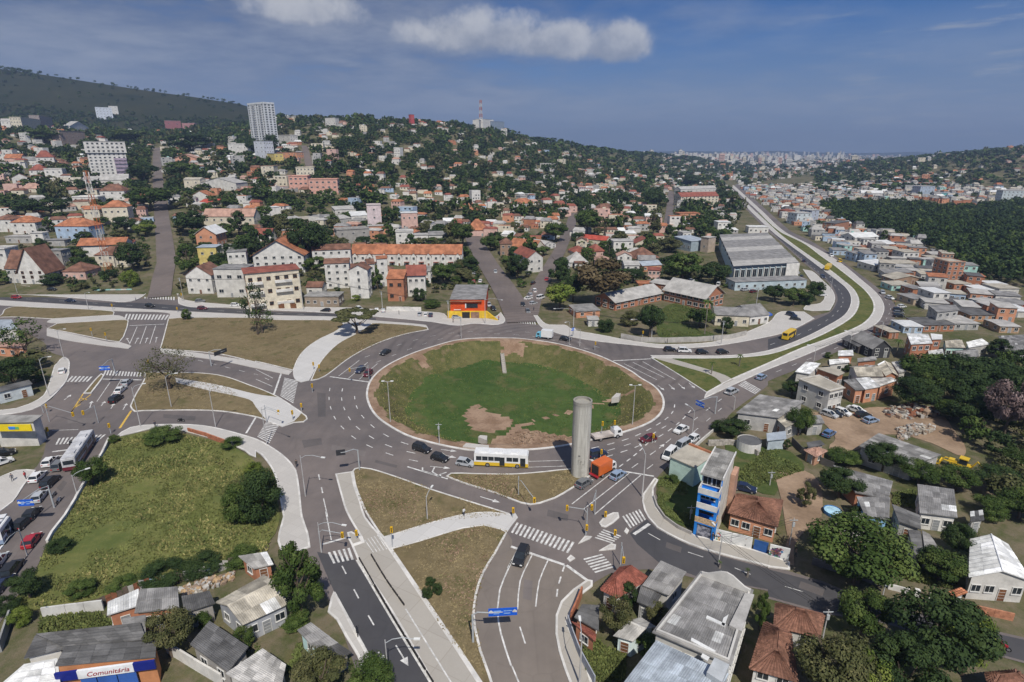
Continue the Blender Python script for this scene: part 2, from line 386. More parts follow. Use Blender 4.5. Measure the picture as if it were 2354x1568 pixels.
OUT = spline('A*-90,800 350,830 900,890 1250,880 1640,890 2000,960 B0,980 600,990 1000,1010 1600,1060 2100,1085 2352,1080 Y60,850 250,880 520,955 900,1020 1180,1060 1500,1080 1900,1050 2352,965 E200,925 420,800 560,760 605,700 620,650 590,560 540,480 440,400 320,300 210,200 100,100 0,20 D1690,455 *1650,416 *1690,416 E200,10 400,110 640,265 900,455 1040,565 1150,670 1190,770 1100,880 900,1000 700,1095 400,1230 200,1315 0,1395 J2352,110 2060,325 1870,512 1600,735 1420,865 *1330,960 *1320,1100 1400,1300 1650,1470 N1650,240 2352,450 O0,490 500,640 1050,860 1500,960 *2450,1180 *2450,1420 1900,1270 1000,1010 500,940 0,800 N2352,730 1750,630 1350,530 900,570 760,650 600,810 530,1000 570,1200 650,1400 *760,1700 M*1000,1700 720,900 600,700 500,500 460,300 I430,1568 300,1300 180,1180 100,1060 0,960 G2352,1010 2100,890 1700,775 1460,740 1200,790 1020,860 600,1568 L470,200 330,540 140,820 0,1020 *-120,1200 *-300,900 G*-300,1400 -60,1400 150,1250 340,1100 420,900 380,730 0,740 *-90,745 *-90,620 380,540 560,340 640,240 600,100 480,60 440,20 A440,1380 400,1280 100,1150 *-90,1120', 4)
sheet('road', OUT, M_asph, 0.0, RIM[::-1])
sheet('road_south_west', spline('M*560,370 *905,440 1230,960 *1650,1660 *1180,1660 1040,1330 720,740', 4), M_asph2, .006)
sheet('road_south_east', spline('N*1240,70 1330,160 1620,310 1900,405 2352,525 O0,530 500,660 1050,880 1500,990 *2450,1200 *2450,1400 1900,1250 1000,990 500,920 0,780 N2352,715 1750,615 *1350,470 1150,300 1080,200', 4), M_asph2, .006)
sheet('road_south', spline('M*2312,200 2352,260 N0,325 250,410 480,492 *685,628 560,722 450,832 402,960 400,1130 430,1290 480,1450 *560,1660 *0,1660 M*2190,1660 2150,1500 2070,1280 2022,1080 2008,950 2030,760 2095,565 2200,392', 4), M_asph3, .006)
sheet('road_north_west', spline('A*-90,850 350,865 900,915 1250,920 1640,945 2352,990 B200,1005 700,1020 1100,1060 *1100,1080 740,1048 300,1036 A2352,1026 1700,996 1080,960 600,930 *-90,885', 4), M_asph2, .006)
sheet('boulevard_lane', spline('E*0,1010 200,945 425,835 570,765 625,690 640,640 615,560 560,480 455,395 330,290 215,190 105,90 *20,10 *60,20 180,125 330,238 500,368 640,472 720,542 758,620 752,700 700,785 560,875 300,1005 *0,1110', 4), M_asph2, .006)
def island(name, s, m, z=.13, kerb=True, kw=.32, km=None, step=2.0, z0=-.05):
 P = spline(s, step); b = MB(); b.prism([(p.x, p.y) for p in P], z0, z, 0)
 o = struct(b.build(name, m))
 if kerb:
  A, B = offset(P, -.02), offset(P, kw); k = MB()
  strip(k, A, B, z+.035, z+.035, closed=True); k2 = [Vector((p.x, p.y)) for p in A]
  n = len(A)
  for i in range(n):
   j = (i+1) % n
   k.quad((A[j].x, A[j].y, z+.035), (A[i].x, A[i].y, z+.035), (A[i].x, A[i].y, 0), (A[j].x, A[j].y, 0))
   k.quad((B[i].x, B[i].y, z+.035), (B[j].x, B[j].y, z+.035), (B[j].x, B[j].y, z), (B[i].x, B[i].y, z))
  for q in range(len(k.f)): k.f[q] = k.f[q]
  struct(k.build('kerb', km or M_kerb))
 return P
island('grass_island', 'I*1745,1195 1790,1165 2000,1168 2352,1172 J300,905 545,880 700,900 *735,935 600,1030 400,1150 260,1198 170,1212 80,1195 0,1165 I2200,1350 1900,1255', M_dry)
island('grass_island', 'I*885,1150 905,1125 960,1112 1060,1125 1300,1200 1600,1308 2000,1435 2320,1535 M*2352,40 2150,18 1950,32 1700,88 1400,178 *1170,250 1130,205 1005,10 I960,1420 910,1290', M_dry)
island('grass_island', 'M*1232,345 1500,272 1900,152 2100,125 2250,162 *2310,192 2200,392 2095,565 2030,760 2008,950 2022,1080 2070,1280 2150,1500 *2200,1660 *2110,1660 1850,1262 1500,742 1250,372', M_dry)
island('footpath', 'M*1170,250 1400,178 1700,88 1950,32 2150,18 2352,40 N30,20 55,60 *0,130 M2310,190 2250,160 2100,122 1900,150 1500,270 *1225,345', M_white_conc, .16, False)
island('bus_lane', 'I*728,1172 *885,1150 910,1290 960,1420 1005,1568 M1130,205 1250,372 1500,742 1850,1262 *2110,1660 *1660,1660 1300,1020 930,440 *880,320 980,285 *965,245 830,10 I790,1400', M_bus, .10)
island('grass_island', 'G*1325,235 1960,255 2352,375 I160,440 *215,468 310,530 410,600 465,640 475,668 440,695 350,702 *240,740 110,690 0,650 G1960,592 1310,592 1235,600 *1195,550 1240,450 1330,290', M_dry)
island('footpath', 'G*1610,290 2000,355 2352,440 I*215,470 310,532 *425,605 350,690 *240,735 110,685 *0,560 G2290,490 1900,402 *1620,335', M_white_conc, .16, False)
island('grass_island', 'A*1545,1068 1700,1058 2352,1060 B200,1078 740,1085 *815,1122 730,1188 600,1250 480,1330 400,1420 *345,1545 0,1462 A2352,1470 2000,1392 *1470,1345 1500,1240', M_dry)
island('pavement', 'G*1465,20 1800,58 2352,145 I*335,228 *300,262 0,200 G2352,200 2000,128 *1490,62', M_conc, .15, False)
island('footpath', 'B*820,1125 730,1188 600,1250 480,1330 400,1420 I*340,230 350,290 410,330 *490,312 560,190 640,80 B760,1292 930,1200 *1065,1110 940,1118', M_white_conc, .16, False)
island('grass_island', 'B*1130,1108 1400,1125 1575,1148 *1585,1168 1400,1203 1200,1262 1000,1350 850,1438 I680,245 640,272 580,300 *500,316 560,190 640,80 B760,1292 930,1200 *1065,1110', M_dry)
island('bus_lane', 'A*-90,892 600,935 1080,965 1700,1000 2352,1030 B300,1040 740,1050 1100,1085 1560,1125 *1580,1148 1400,1128 1065,1110 815,1122 740,1085 200,1078 A2352,1060 1700,1058 *1545,1068 1540,1015 1130,1000 1030,995 300,960 *-90,940', M_conc, .11, False)
island('grass_island', 'A*-90,1060 0,1040 100,962 300,962 1030,998 *1045,1035 800,1050 *480,1070 100,1052', M_dry)
island('pavement', 'A*480,1070 1045,1035 1130,1050 *1150,1075 850,1095 *540,1112 430,1100', M_conc, .15, False)
island('grass_island', 'A*525,1112 1150,1078 1178,1110 *1140,1235 *1100,1282 1000,1270 600,1190 *430,1160', M_dry)
island('pavement', 'A*430,1165 600,1195 1000,1282 *1105,1285 1210,1322 *1180,1345 900,1310 600,1265 *430,1225', M_conc, .15, False)
GREEN_MEDIAN = 'Y*1275,1182 *1450,1187 2000,1182 2352,1150 E300,1052 560,937 760,812 825,710 825,630 780,550 700,480 560,370 400,260 230,140 90,30 D*1741,490 *1744,488 E110,20 330,130 500,255 620,340 860,530 935,610 975,690 960,780 850,885 520,1020 300,1100 0,1235 Y1990,1395 *1790,1505 1500,1320'
island('grass_median', GREEN_MEDIAN, grass('median_grass', (.085, .105, .03), (.14, .135, .05), (.06, .09, .025), .12), .13)
island('bus_lane', 'Y*1270,1160 1500,1160 2000,1160 2352,1115 E300,1010 560,880 700,790 755,700 760,620 720,545 640,475 500,370 330,240 180,130 60,40 D*1730,490 *1660,418 *1668,420 *1740,490 E90,30 230,140 400,260 560,370 700,480 780,550 825,630 825,710 760,812 560,937 300,1052 0,1150 Y2000,1182 1500,1187 *1300,1187', M_conc, .10)
island('bus_lane', 'Y*1990,1395 2352,1235 E300,1100 520,1020 850,885 960,780 975,690 935,610 860,530 620,340 500,255 330,130 110,20 D*1745,488 *1672,420 *1680,420 *1755,488 E150,20 400,150 640,290 900,500 1000,590 1060,680 1060,770 980,880 700,1005 300,1175 0,1290 Y*1765,1555 1790,1500', M_conc, .10)
island('footpath', 'Y*1310,1180 *1450,1187 1650,1245 1830,1300 1960,1345 *2035,1385 *1935,1430 1880,1375 1780,1325 1500,1245 *1330,1195', M_bus, .16, False)
island('pavement', 'Y*110,655 180,765 230,855 290,912 520,985 800,1032 1180,1072 1290,1085 1500,1097 1900,1068 2352,988 E200,935 *425,822 *330,760 120,760 0,860 Y1880,1030 1450,1060 1180,1040 800,970 560,925 480,880 340,880 260,825 200,735 *150,650', M_conc, .15)
island('pavement', 'A*-90,760 0,765 300,795 430,815 600,805 870,815 *1215,820 1390,690 *1400,700 1340,840 1250,895 1150,915 1000,905 600,870 350,855 *-90,835', M_conc, .15)
island('pavement', 'A*1620,700 1640,860 1720,900 2100,940 2352,950 B100,955 500,962 900,970 1200,990 1700,1015 1790,1058 2170,1055 *2250,1010 2290,1090 2220,1122 2000,1112 1850,1130 1600,1095 1180,1055 700,1015 200,992 A2352,985 2100,965 1750,960 *1640,930', M_conc, .15)
island('pavement', 'E*320,370 400,385 500,470 590,560 615,650 *570,745 400,750 330,740 *350,700 480,680 520,600 480,560 400,480', M_conc, .15)
island('pavement', 'J*1310,965 *1345,985 1300,1060 1300,1150 1330,1240 1400,1330 1500,1400 1620,1450 N1700,230 1860,262 *2200,350 2352,400 O200,470 *200,540 0,515 N2352,510 1900,392 1620,300 1330,150 1250,60 J1215,1265 1195,1180 *1205,1110', M_bus, .15)
island('pavement', 'N*690,632 560,722 450,832 402,960 400,1130 430,1290 480,1450 *560,1660 *760,1660 690,1420 640,1340 560,1150 510,1020 540,940 600,830 650,760 *740,690 *740,640', M_bus, .15)
island('pavement', 'G*1060,835 1200,745 1480,718 1800,722 2000,752 2352,850 I120,912 250,1000 330,1080 370,1140 400,1300 430,1568 M480,200 *500,330 *260,420 200,280 I*250,1568 210,1350 170,1180 100,1060 0,965 G2352,1020 2250,960 2100,895 1700,782 1460,745 1250,790', M_conc, .15)
island('pavement', 'M*715,740 780,840 900,1080 1040,1330 *1120,1500 *1000,1500 930,1330 820,1150 740,1000 660,930 *690,800', M_conc, .15)
island('pavement', 'G*500,180 600,100 *640,245 590,350 380,545 200,605 *-90,640 *-90,590 150,570 350,490 420,420', M_conc, .15)
island('pavement', 'G*-90,1250 150,1140 *330,1140 220,1280 120,1430 0,1520 *-90,1560', M_conc, .15)
island('traffic_island', 'G*765,432 930,250 960,265 *840,432', M_dry, .14, True, .4)
island('traffic_island', 'M*838,200 880,190 960,240 985,285 *880,318 850,260', M_bus, .16, True, .3)
for s in ('N*800,110 850,50 930,15 975,15 985,60 860,150 820,140', 'N*610,300 670,230 735,235 715,255', 'N*800,365 910,300 955,310 950,350', 'N*505,440 540,405 580,435 530,465', 'N*1030,190 1050,155 1075,180 1055,212'):
 island('traffic_island', s, M_conc, .14, True, .3)
def street(name, pts, wd, m, zo=.30):
 P = [at(p) for p in px(pts)]; P2 = []
 for a, b in zip(P, P[1:]):
  n = max(1, int((b-a).length/12)); P2 += [a.lerp(b, i/n) for i in range(n)]
 P2.append(P[-1]); c = [Vector((p.x, p.y)) for p in P2]; w_ = wd if isinstance(wd, (int, float)) else None
 L, Rr = offset(c, wd/2, False), offset(c, -wd/2, False); b = MB()
 hz = lambda p: H(p.x, p.y)+(noise.noise((p.x*.012, p.y*.012, 0))*1.2)*min(1, max(0, (p.y-330)/500))*(1 if H(p.x, p.y) > 3 else .15)+zo
 for i in range(len(c)-1):
  b.quad(*[(q.x, q.y, hz(q)) for q in (Rr[i], Rr[i+1], L[i+1], L[i])])
 return struct(b.build(name, m))
M_lane_old = asphalt('asphalt_old', (.13, .108, .098), (.17, .14, .125))
street('street', 'D366,684 374,640 383,603 378,553 372,500 366,440 361,397 361,340', 9.5, M_lane_old)
street('street', 'D1200,742 1175,690 1150,650 1120,605 1097,566 1085,540', 12, M_lane_old)
street('street', 'D1215,725 1225,690 1250,640 1285,580 1312,520 1318,490', 8, M_lane_old, .36)
street('street', 'D1535,520 1540,480 1543,440', 8, M_lane_old, .36)
street('street', 'D713,392 706,360 700,335', 8, M_lane_old, .36)
SOIL = [px(s) for s in ('I1960,550 2030,540 2120,590 2250,620 2352,670 2352,740 2200,790 2050,785 1960,740 1910,640', 'J-40,545 90,508 200,530 400,560 560,590 600,680 340,705 -200,720 -180,600', 'I1390,60 1500,50 1560,110 1600,170 1560,210 1490,140', 'B2230,1250 2352,1245 Y140,1070 90,1170 0,1120 B2290,1420', 'J190,440 600,335 900,235 1130,140 1140,165 900,255 600,350 200,455', 'J-30,560 0,500 60,470 190,440 200,455 80,500', 'I1860,870 2140,890 2140,950 1860,940')]
SHOULDER = .93; DEPTH = 5.2
def pit_r(i, s):
 p = RIM[i]; return rimc+(p-rimc)*s
mb = MB(); rings = [1.0, .985, .97, .955, .94, .925]+[.925-.0125*k for k in range(1, 17)]+[.70, .66, .62, .58, .54, .5, .46, .42, .38, .34, .3, .26, .22, .18, .14, .1, .06, .03]
def pit_z(s, p):
 if s > .95: return .14-(1-s)*1.5
 if s > .72:
  t = (.95-s)/.23; t = t*t*(3-2*t); z = .06-t*DEPTH
  return z+noise.noise((p.x*.2, p.y*.2, 2))*.45*min(1, (.95-s)*12)
 return .06-DEPTH+noise.noise((p.x*.12, p.y*.12, 5))*.12
n = len(RIM)
for s in rings:
 for i in range(n):
  p = pit_r(i, s); mb.v.append((p.x, p.y, pit_z(s, p)))
for k in range(len(rings)-1):
 for i in range(n):
  j = (i+1) % n; mb.f.append((k*n+i, k*n+j, (k+1)*n+j, (k+1)*n+i))
  c = (Vector(mb.v[k*n+i])+Vector(mb.v[(k+1)*n+j]))/2; s = (rings[k]+rings[k+1])/2
  q = topx(c); q = (q[0]+noise.noise((c.x*.6, c.y*.6, 0))*5, q[1]+noise.noise((c.x*.6, c.y*.6, 9))*4)
  lim = .935+.03*noise.noise((c.x*.25, c.y*.25, 3)); lim2 = .735+.05*noise.noise((c.x*.15, c.y*.15, 4))
  mb.mi.append(2 if s > lim or any(inpoly(q, pl) for pl in SOIL) else 1 if s > lim2 else 0)
k_ = len(rings)-1; mb.f.append(tuple(k_*n+i for i in range(n))); mb.mi.append(0)
struct(mb.build('sunken_green_ground', [M_pitgreen, M_bank, M_soil], smooth=True))
K1, K2 = offset(RIM, .25), offset(RIM, -.3); kb = MB()
strip(kb, K2, K1, .17, .17, closed=True); 
for i in range(n):
 j = (i+1) % n
 kb.quad((K2[j].x, K2[j].y, .17), (K2[i].x, K2[i].y, .17), (K2[i].x, K2[i].y, -.05), (K2[j].x, K2[j].y, -.05))
 kb.quad((K1[i].x, K1[i].y, .17), (K1[j].x, K1[j].y, .17), (K1[j].x, K1[j].y, -.3), (K1[i].x, K1[i].y, -.3))
struct(kb.build('kerb', M_kerb))
island('meadow', 'G*1060,840 1250,800 1460,765 1700,805 2100,910 2300,1015 2352,1065 I100,1135 150,1250 180,1350 220,1568 M*180,200 *0,430 L2150,480 1900,540 1400,680 880,800 *350,900 130,920 130,820 300,600 480,230 600,20 G750,1350 950,1000', M_meadow, .08, False)
island('dirt_yard', 'K*330,350 700,370 1000,310 1560,380 1680,480 1800,760 1500,640 1200,560 1000,580 850,690 700,720 560,690 620,600 500,450', M_dirt, .05, False)
island('dirt_lane', 'K*60,900 300,880 470,1000 480,1400 O400,130 250,300 *240,500 *110,470 200,200 K180,1500 130,1200 80,1000', M_dirt, .05, False)
island('verge', 'K*-400,640 0,680 200,720 330,900 60,900 80,1000 60,1120 -160,1060 -330,950', M_green, .06, False)
island('verge', 'J*1350,960 1440,930 1600,1010 1700,1040 1650,1420 1500,1380 1400,1300 1340,1200', M_green, .06, False)
island('verge', 'Y*1340,760 1500,680 1640,720 1640,900 1850,960 1800,1010 1400,1000 1330,900', M_green, .06, False)
def line(mb, s, wd=.18, dash=None, z=.014, P=None):
 P = P or spline(s, 2.0, closed=False)
 if dash is None: strip(mb, offset(P, -wd/2, False), offset(P, wd/2, False), z, z); return
 on, gap = dash; L = [0]
 for a, b in zip(P, P[1:]): L.append(L[-1]+(b-a).length)
 def ptat(d):
  k = max(0, min(len(P)-2, bisect_right(L, d)-1)); t = (d-L[k])/max(1e-6, L[k+1]-L[k]); return P[k].lerp(P[k+1], t)
 d = 0
 while d+on < L[-1]:
  a, b = ptat(d), ptat(d+on); strip(mb, offset([a, b], -wd/2, False), offset([a, b], wd/2, False), z, z); d += on+gap
def zebra(a, b, c, d, n, fill=.5, z=.02):
 a, b, c, d = (flat(px(q)[0]) for q in (a, b, c, d)); m_ = MB()
 for i in range(n):
  t0 = (i+.5-fill/2)/n; t1 = (i+.5+fill/2)/n
  q = [a.lerp(b, t0), a.lerp(b, t1), d.lerp(c, t1), d.lerp(c, t0)]
  cr = (q[1]-q[0]).cross(q[2]-q[0]).z
  if cr < 0: q.reverse()
  m_.quad(*[(v.x, v.y, z) for v in q])
 struct(m_.build('crosswalk_marking', M_line))
for z_ in (('A1320,845', 'A1610,862', 'A1610,897', 'A1320,880', 12), ('A1150,1022', 'A1560,1032', 'A1530,1076', 'A1130,1076', 13), ('Y-60,808', 'Y215,842', 'Y225,877', 'Y-60,846', 13),
           ('G960,215', 'G1310,240', 'G1300,276', 'G940,262', 13), ('G650,270', 'G860,275', 'G815,322', 'G600,325', 6), ('G530,842', 'G985,805', 'G905,870', 'G500,902', 12),
           ('I262,283', 'I222,455', 'I342,525', 'I388,312', 15), ('I92,690', 'I10,830', 'I122,892', 'I228,692', 12), ('N35,97', 'N585,288', 'N525,388', 'N-20,190', 14),
           ('J1005,1318', 'J1180,1246', 'J1236,1340', 'J1082,1428', 6), ('N845,160', 'N755,248', 'N915,298', 'N1008,222', 5), ('N650,430', 'N770,572', 'N942,520', 'N822,385', 6),
           ('M648,380', 'M872,332', 'M908,440', 'M700,482', 5), ('J2075,110', 'J2140,65', 'J2290,150', 'J2235,195', 5)): zebra(*z_)
zebra('M985,272', 'M1130,215', 'M1218,350', 'M1065,386', 5, .25, .125)
wl = MB()
for s, wd in (('A*1190,1130 *1510,1116', .45), ('A*1260,1140 *1190,1302', .2), ('A*1345,1136 *1285,1300', .2), ('A*1430,1130 *1375,1297', .2), ('I*242,215 *165,437', .5), ('I*680,276 *1040,326', .5),
              ('I*760,270 *950,125', .2), ('I*850,290 *1026,145', .2), ('I*950,300 *1116,155', .2), ('I*0,210 *155,290', .18), ('I*0,300 *150,365', .18), ('Y*930,1208 *1275,1190', .5), ('Y*1030,1235 *1330,1382', .2), ('Y*1110,1222 *1400,1362', .2),
              ('Y*1200,1215 *1500,1382', .2), ('J*550,1202 *930,905', .2), ('J*660,1246 *1075,920', .2), ('J*760,1296 *1190,930', .2), ('J*930,885 *1305,946', .45), ('J*715,785 *780,830', .6), ('N*-10,322 *480,490', .5), ('N*500,495 *690,632', .5),
              ('N*185,400 75,640 *52,900', .2), ('N*330,450 250,640 *218,875', .2), ('N*45,360 *-40,520', .2), ('M*2352,450 2240,720 2218,900 2250,1120 *2345,1420', .24), ('N*0,1420 *70,1590', .2), ('I*620,1395 *660,1568', .18), ('M*640,0 *692,262', .18), ('M*608,302 *832,240', .45), ('M*925,445 1230,960 *1620,1600', .3), ('M*1375,900 *1795,1580', .2),
              ('G*930,298 *1302,306', .5), ('G*1010,330 *890,505', .18), ('G*1110,310 *1010,470', .18), ('G*480,966 *690,940', .5), ('G*530,1005 *650,990', .3), ('G*2350,650 *2262,795', .45), ('N*1120,210 *1262,115', .6), ('I*1390,1103 *1762,1216', .35), ('I*1530,1110 1530,1140 *1640,1175', .3), ('I*1640,1110 1620,1150 *1690,1195', .3), ('I*1750,1155 1690,1175 *1700,1200', .3),
              ('I*1300,1730 *1310,1740', .1), ('G*480,770 *720,762', .2), ('M*720,742 *1045,1340', .3), ('J*0,815 *480,800', .16), ('J*0,868 *500,852', .16), ('I*230,232 *250,225', .2)):
 line(wl, s, wd, z=.116 if s.startswith('M*1375') else .014)
for s, d, wd in (('N*485,492 420,700 *405,880', (1.6, 1.2), .25), ('N*72,1060 160,1320 *300,1600', (3, 5.5), .2), ('M*790,500 960,830 *1145,1150', (2.2, 4), .2), ('I*575,1175 *618,1370', (2.2, 3), .25), ('I*680,380 670,450 680,540 720,650 800,750 920,850 1110,945 1350,1025 *1600,1075', (2.2, 4.2), .22), ('I*795,385 785,460 800,540 840,630 910,725 1040,820 1200,905 1430,975 *1700,1010', (2.2, 4.2), .22), ('I*905,455 920,540 965,625 1040,705 1150,790 1300,865 *1500,930', (2.2, 4.2), .22),
                 ('J*730,690 900,650 1100,590 1250,520 1400,430 1480,350 *1500,230', (2.0, 2.2), .25), ('J*860,770 1050,710 1280,620 1450,520 1560,430 *1660,320', (2.0, 2.2), .25), ('J*985,860 1130,750 1250,640 *1290,600', (1.6, 1.4), .25), ('J*880,710 1080,650 1250,580 *1420,480', (2.0, 2.6), .2), ('J*1100,870 1350,690 1560,520 1800,330 *2080,120', (2.5, 5), .18), ('J*1240,880 1450,720 1680,530 *1950,300', (2.5, 5), .18), ('B*1000,1420 1300,1310 1700,1210 2100,1180 Y200,950 500,1010 *900,1110', (2.2, 5), .16), ('B*1100,1470 1400,1350 1750,1240 2150,1205 Y200,985 500,1050 *850,1140', (2.2, 5), .16), ('E*20,1060 300,960 520,850 660,730 690,640 640,540 450,380 *200,170', (3, 6), .15), ('A*-60,868 600,905 1200,945 B0,1010 *700,1035', (3, 6), .15), ('G*1700,95 2352,255 I0,250 *150,320', (2.5, 4), .16), ('N*1250,200 1500,330 2000,500 O0,640 *1000,930', (2.5, 5), .14), ('E*900,520 1040,610 1120,700 1110,780 1000,920 700,1060 0,1340 Y*2000,1480', (3, 6), .15)):
 line(wl, s, wd, d)
def arrow(mb, tail, head, z=.014, wd=.2, z0=0):
 a, b = (flat(px(q)[0]) for q in (tail, head)); d = (b-a).normalized(); n_ = Vector((-d.y, d.x, 0)); m_ = b-d*1.4
 strip(mb, [Vector(p[:2]) for p in (a-n_*wd/2, m_-n_*wd/2)], [Vector(p[:2]) for p in (a+n_*wd/2, m_+n_*wd/2)], z, z)
 mb.tri(*[(p.x, p.y, z) for p in (m_-n_*.55, b, m_+n_*.55)])
for a, b in (('A1190,1290', 'A1165,1245'), ('A1240,1295', 'A1270,1240'), ('A1335,1290', 'A1355,1240'), ('A1430,1285', 'A1440,1235'), ('Y1340,1435', 'Y1400,1480'), ('Y1440,1425', 'Y1495,1475'), ('Y1530,1420', 'Y1590,1470'), ('Y1625,1410', 'Y1680,1460'), ('I1700,945', 'I1845,962'), ('I1710,992', 'I1840,1022'), ('I1600,1100', 'I1785,1118'), ('M1285,1230', 'M1400,1420'), ('M1125,1290', 'M1180,1400'), ('I2060,1378', 'I2240,1432'), ('G590,490', 'G655,440'), ('G825,560', 'G845,500'), ('G930,545', 'G965,500'), ('G1020,570', 'G1050,520'), ('G1130,580', 'G1165,520'), ('J1280,640', 'J1330,610'), ('J1350,690', 'J1400,650')):
 arrow(wl, a, b)
struct(wl.build('road_marking', M_line))
for i, s in enumerate(('I*560,420 *640,430 *640,640 *570,650', 'I*700,900 *1010,960 *1000,1010 *690,950', 'I*420,860 *600,840 *610,900 *440,930', 'B*1900,1130 *2250,1130 *2250,1165 *1910,1168', 'J*1180,450 *1330,380 *1370,410 *1220,490', 'J*1700,420 *1800,340 *1850,370 *1750,455', 'J*330,1250 *520,1300 *510,1360 *320,1310', 'N*110,620 *190,640 *180,820 *100,800', 'N*1420,280 *1560,330 *1550,380 *1410,330', 'M*620,60 *680,60 *690,180 *630,190', 'G*1500,620 *1800,640 *1790,680 *1500,655', 'G*620,660 *900,650 *890,700 *620,705', 'G*520,1300 *580,1230 *620,1250 *560,1330', 'L*60,420 *150,300 *190,330 *100,460', 'O*300,640 *520,720 *500,780 *280,700', 'Y*600,1060 *800,1110 *790,1135 *590,1085', 'I*1100,1040 *1300,1090 *1290,1115 *1090,1065')):
 sheet('road_patch', spline(s, 50), (M_patch, M_patch2)[i % 2], .0075+.0002*i)
yl = MB()
for s in ('G*655,602 *765,432', 'G*655,602 700,545 *835,440', 'G*700,540 *770,490', 'G*690,560 *740,530', 'G*740,470 *800,490', 'G*720,500 *790,480'): line(yl, s, .28)
line(yl, 'D1097,575 1120,612 1152,658 1178,700', .2, (3, 3), .15)
line(yl, 'G*1100,750 *1205,590', .5, z=.02)
struct(yl.build('road_marking', M_yel))
# ---------------------------------------------------------------- buildings: general builder
WHITE = (.64, .62, .58); CREAM = (.62, .56, .44); GREY = (.40, .39, .37); CONC = (.33, .31, .285); BRICK = (.40, .175, .10); SALMON = (.56, .27, .16)
PINK = (.60, .40, .34); LBLUE = (.38, .48, .60); TEAL = (.36, .58, .53); YELLOW = (.60, .48, .17); BLUE = (.025, .22, .66); OFFW = (.56, .54, .50); LILAC = (.50, .45, .50)
def roofmat(k):
 n = 'roof_'+k
 if n in MATS: return MATS[n]
 col, v = {'orange': ((.37, .150, .078), .32), 'brown': ((.185, .095, .065), .35), 'redbrown': ((.25, .085, .06), .25), 'red': ((.40, .075, .05), .2), 'grey': ((.235, .228, .22), .28), 'dark': ((.115, .113, .112), .3), 'light': ((.40, .385, .36), .2),
              'white': ((.66, .66, .64), .12), 'zinc': ((.36, .40, .44), .15), 'tan': ((.40, .365, .30), .2), 'pinkish': ((.42, .26, .20), .2), 'slab': ((.29, .28, .26), .3)}[k]
 return mat(n, col, .85 if k not in ('white', 'zinc') else .5, v, .35, 3.5, .22)
M_glass = mat('window_glass', (.022, .028, .034), .12, .2, 1, 3, .1, spec=.6)
M_frame = mat('window_frame', (.62, .61, .58), .6, .08, 1, 3, .05)
M_wood = mat('brown_wood', (.17, .075, .035), .7, .25, 1, 6, .2)
M_dark = mat('dark_opening', (.03, .028, .027), .9, .2, 1, 3, .1)
M_metal = mat('grey_metal', (.33, .34, .35), .5, .15, 1, 4, .1, metal=.3)
_win = {}
def winmesh(w, h, style):
 k = (round(w, 2), round(h, 2), style)
 if k in _win: return _win[k]
 b = MB(); t = .09
 b.quad((-w/2, -.03, 0), (w/2, -.03, 0), (w/2, -.03, h), (-w/2, -.03, h), 1)
 for x0, x1, z0, z1 in ((-w/2-t, -w/2, -t, h+t), (w/2, w/2+t, -t, h+t), (-w/2, w/2, h, h+t)): b.box(x0, x1, -.10, .02, z0, z1, 0)
 b.box(-w/2-.12, w/2+.12, -.18, .02, -t-.05, 0, 0)
 b.box(-.03, .03, -.07, .0, 0, h, 0)
 fm = M_wood if style == 'wood' else M_frame
 _win[k] = b.mesh('window', [fm, M_dark if style == 'open' else M_glass]); return _win[k]
def doormesh(w, h, m):
 k = ('door', w, h, m.name)
 if k not in _win:
  b = MB(); b.box(-w/2, w/2, -.06, .03, 0, h, 0); b.box(-w/2-.08, -w/2, -.1, .03, 0, h+.08, 1); b.box(w/2, w/2+.08, -.1, .03, 0, h+.08, 1); b.box(-w/2, w/2, -.1, .03, h, h+.08, 1)
  for q in range(1, 4): b.box(-w/2+.05, w/2-.05, -.075, -.05, h*q/4-.02, h*q/4+.02, 1)
  _win[k] = b.mesh('door', [m, M_frame])
 return _win[k]
OCC = []                                           # discs already built on
def bil(a, b, c, d, u, v): return (a.lerp(b, u)).lerp(d.lerp(c, u), v)
TILESETS = {}
def roofset(k):
 if k in TILESETS: return TILESETS[k]
 base = {'orange': (.37, .150, .078), 'brown': (.20, .10, .068), 'redbrown': (.25, .085, .06), 'red': (.40, .075, .05), 'grey': (.235, .228, .22), 'dark': (.115, .113, .112), 'light': (.40, .385, .36), 'white': (.66, .66, .64), 'zinc': (.36, .40, .44), 'tan': (.40, .365, .30), 'pinkish': (.42, .26, .20), 'slab': (.29, .28, .26)}[k]
 o = []
 for i, f in enumerate((.8, 1.0, 1.22)):
  o.append(mat('sheet_%s_%d' % (k, i), tuple(min(.8, v*f) for v in base), .85, .28, .5, 5, .25))
 TILESETS[k] = o; return o
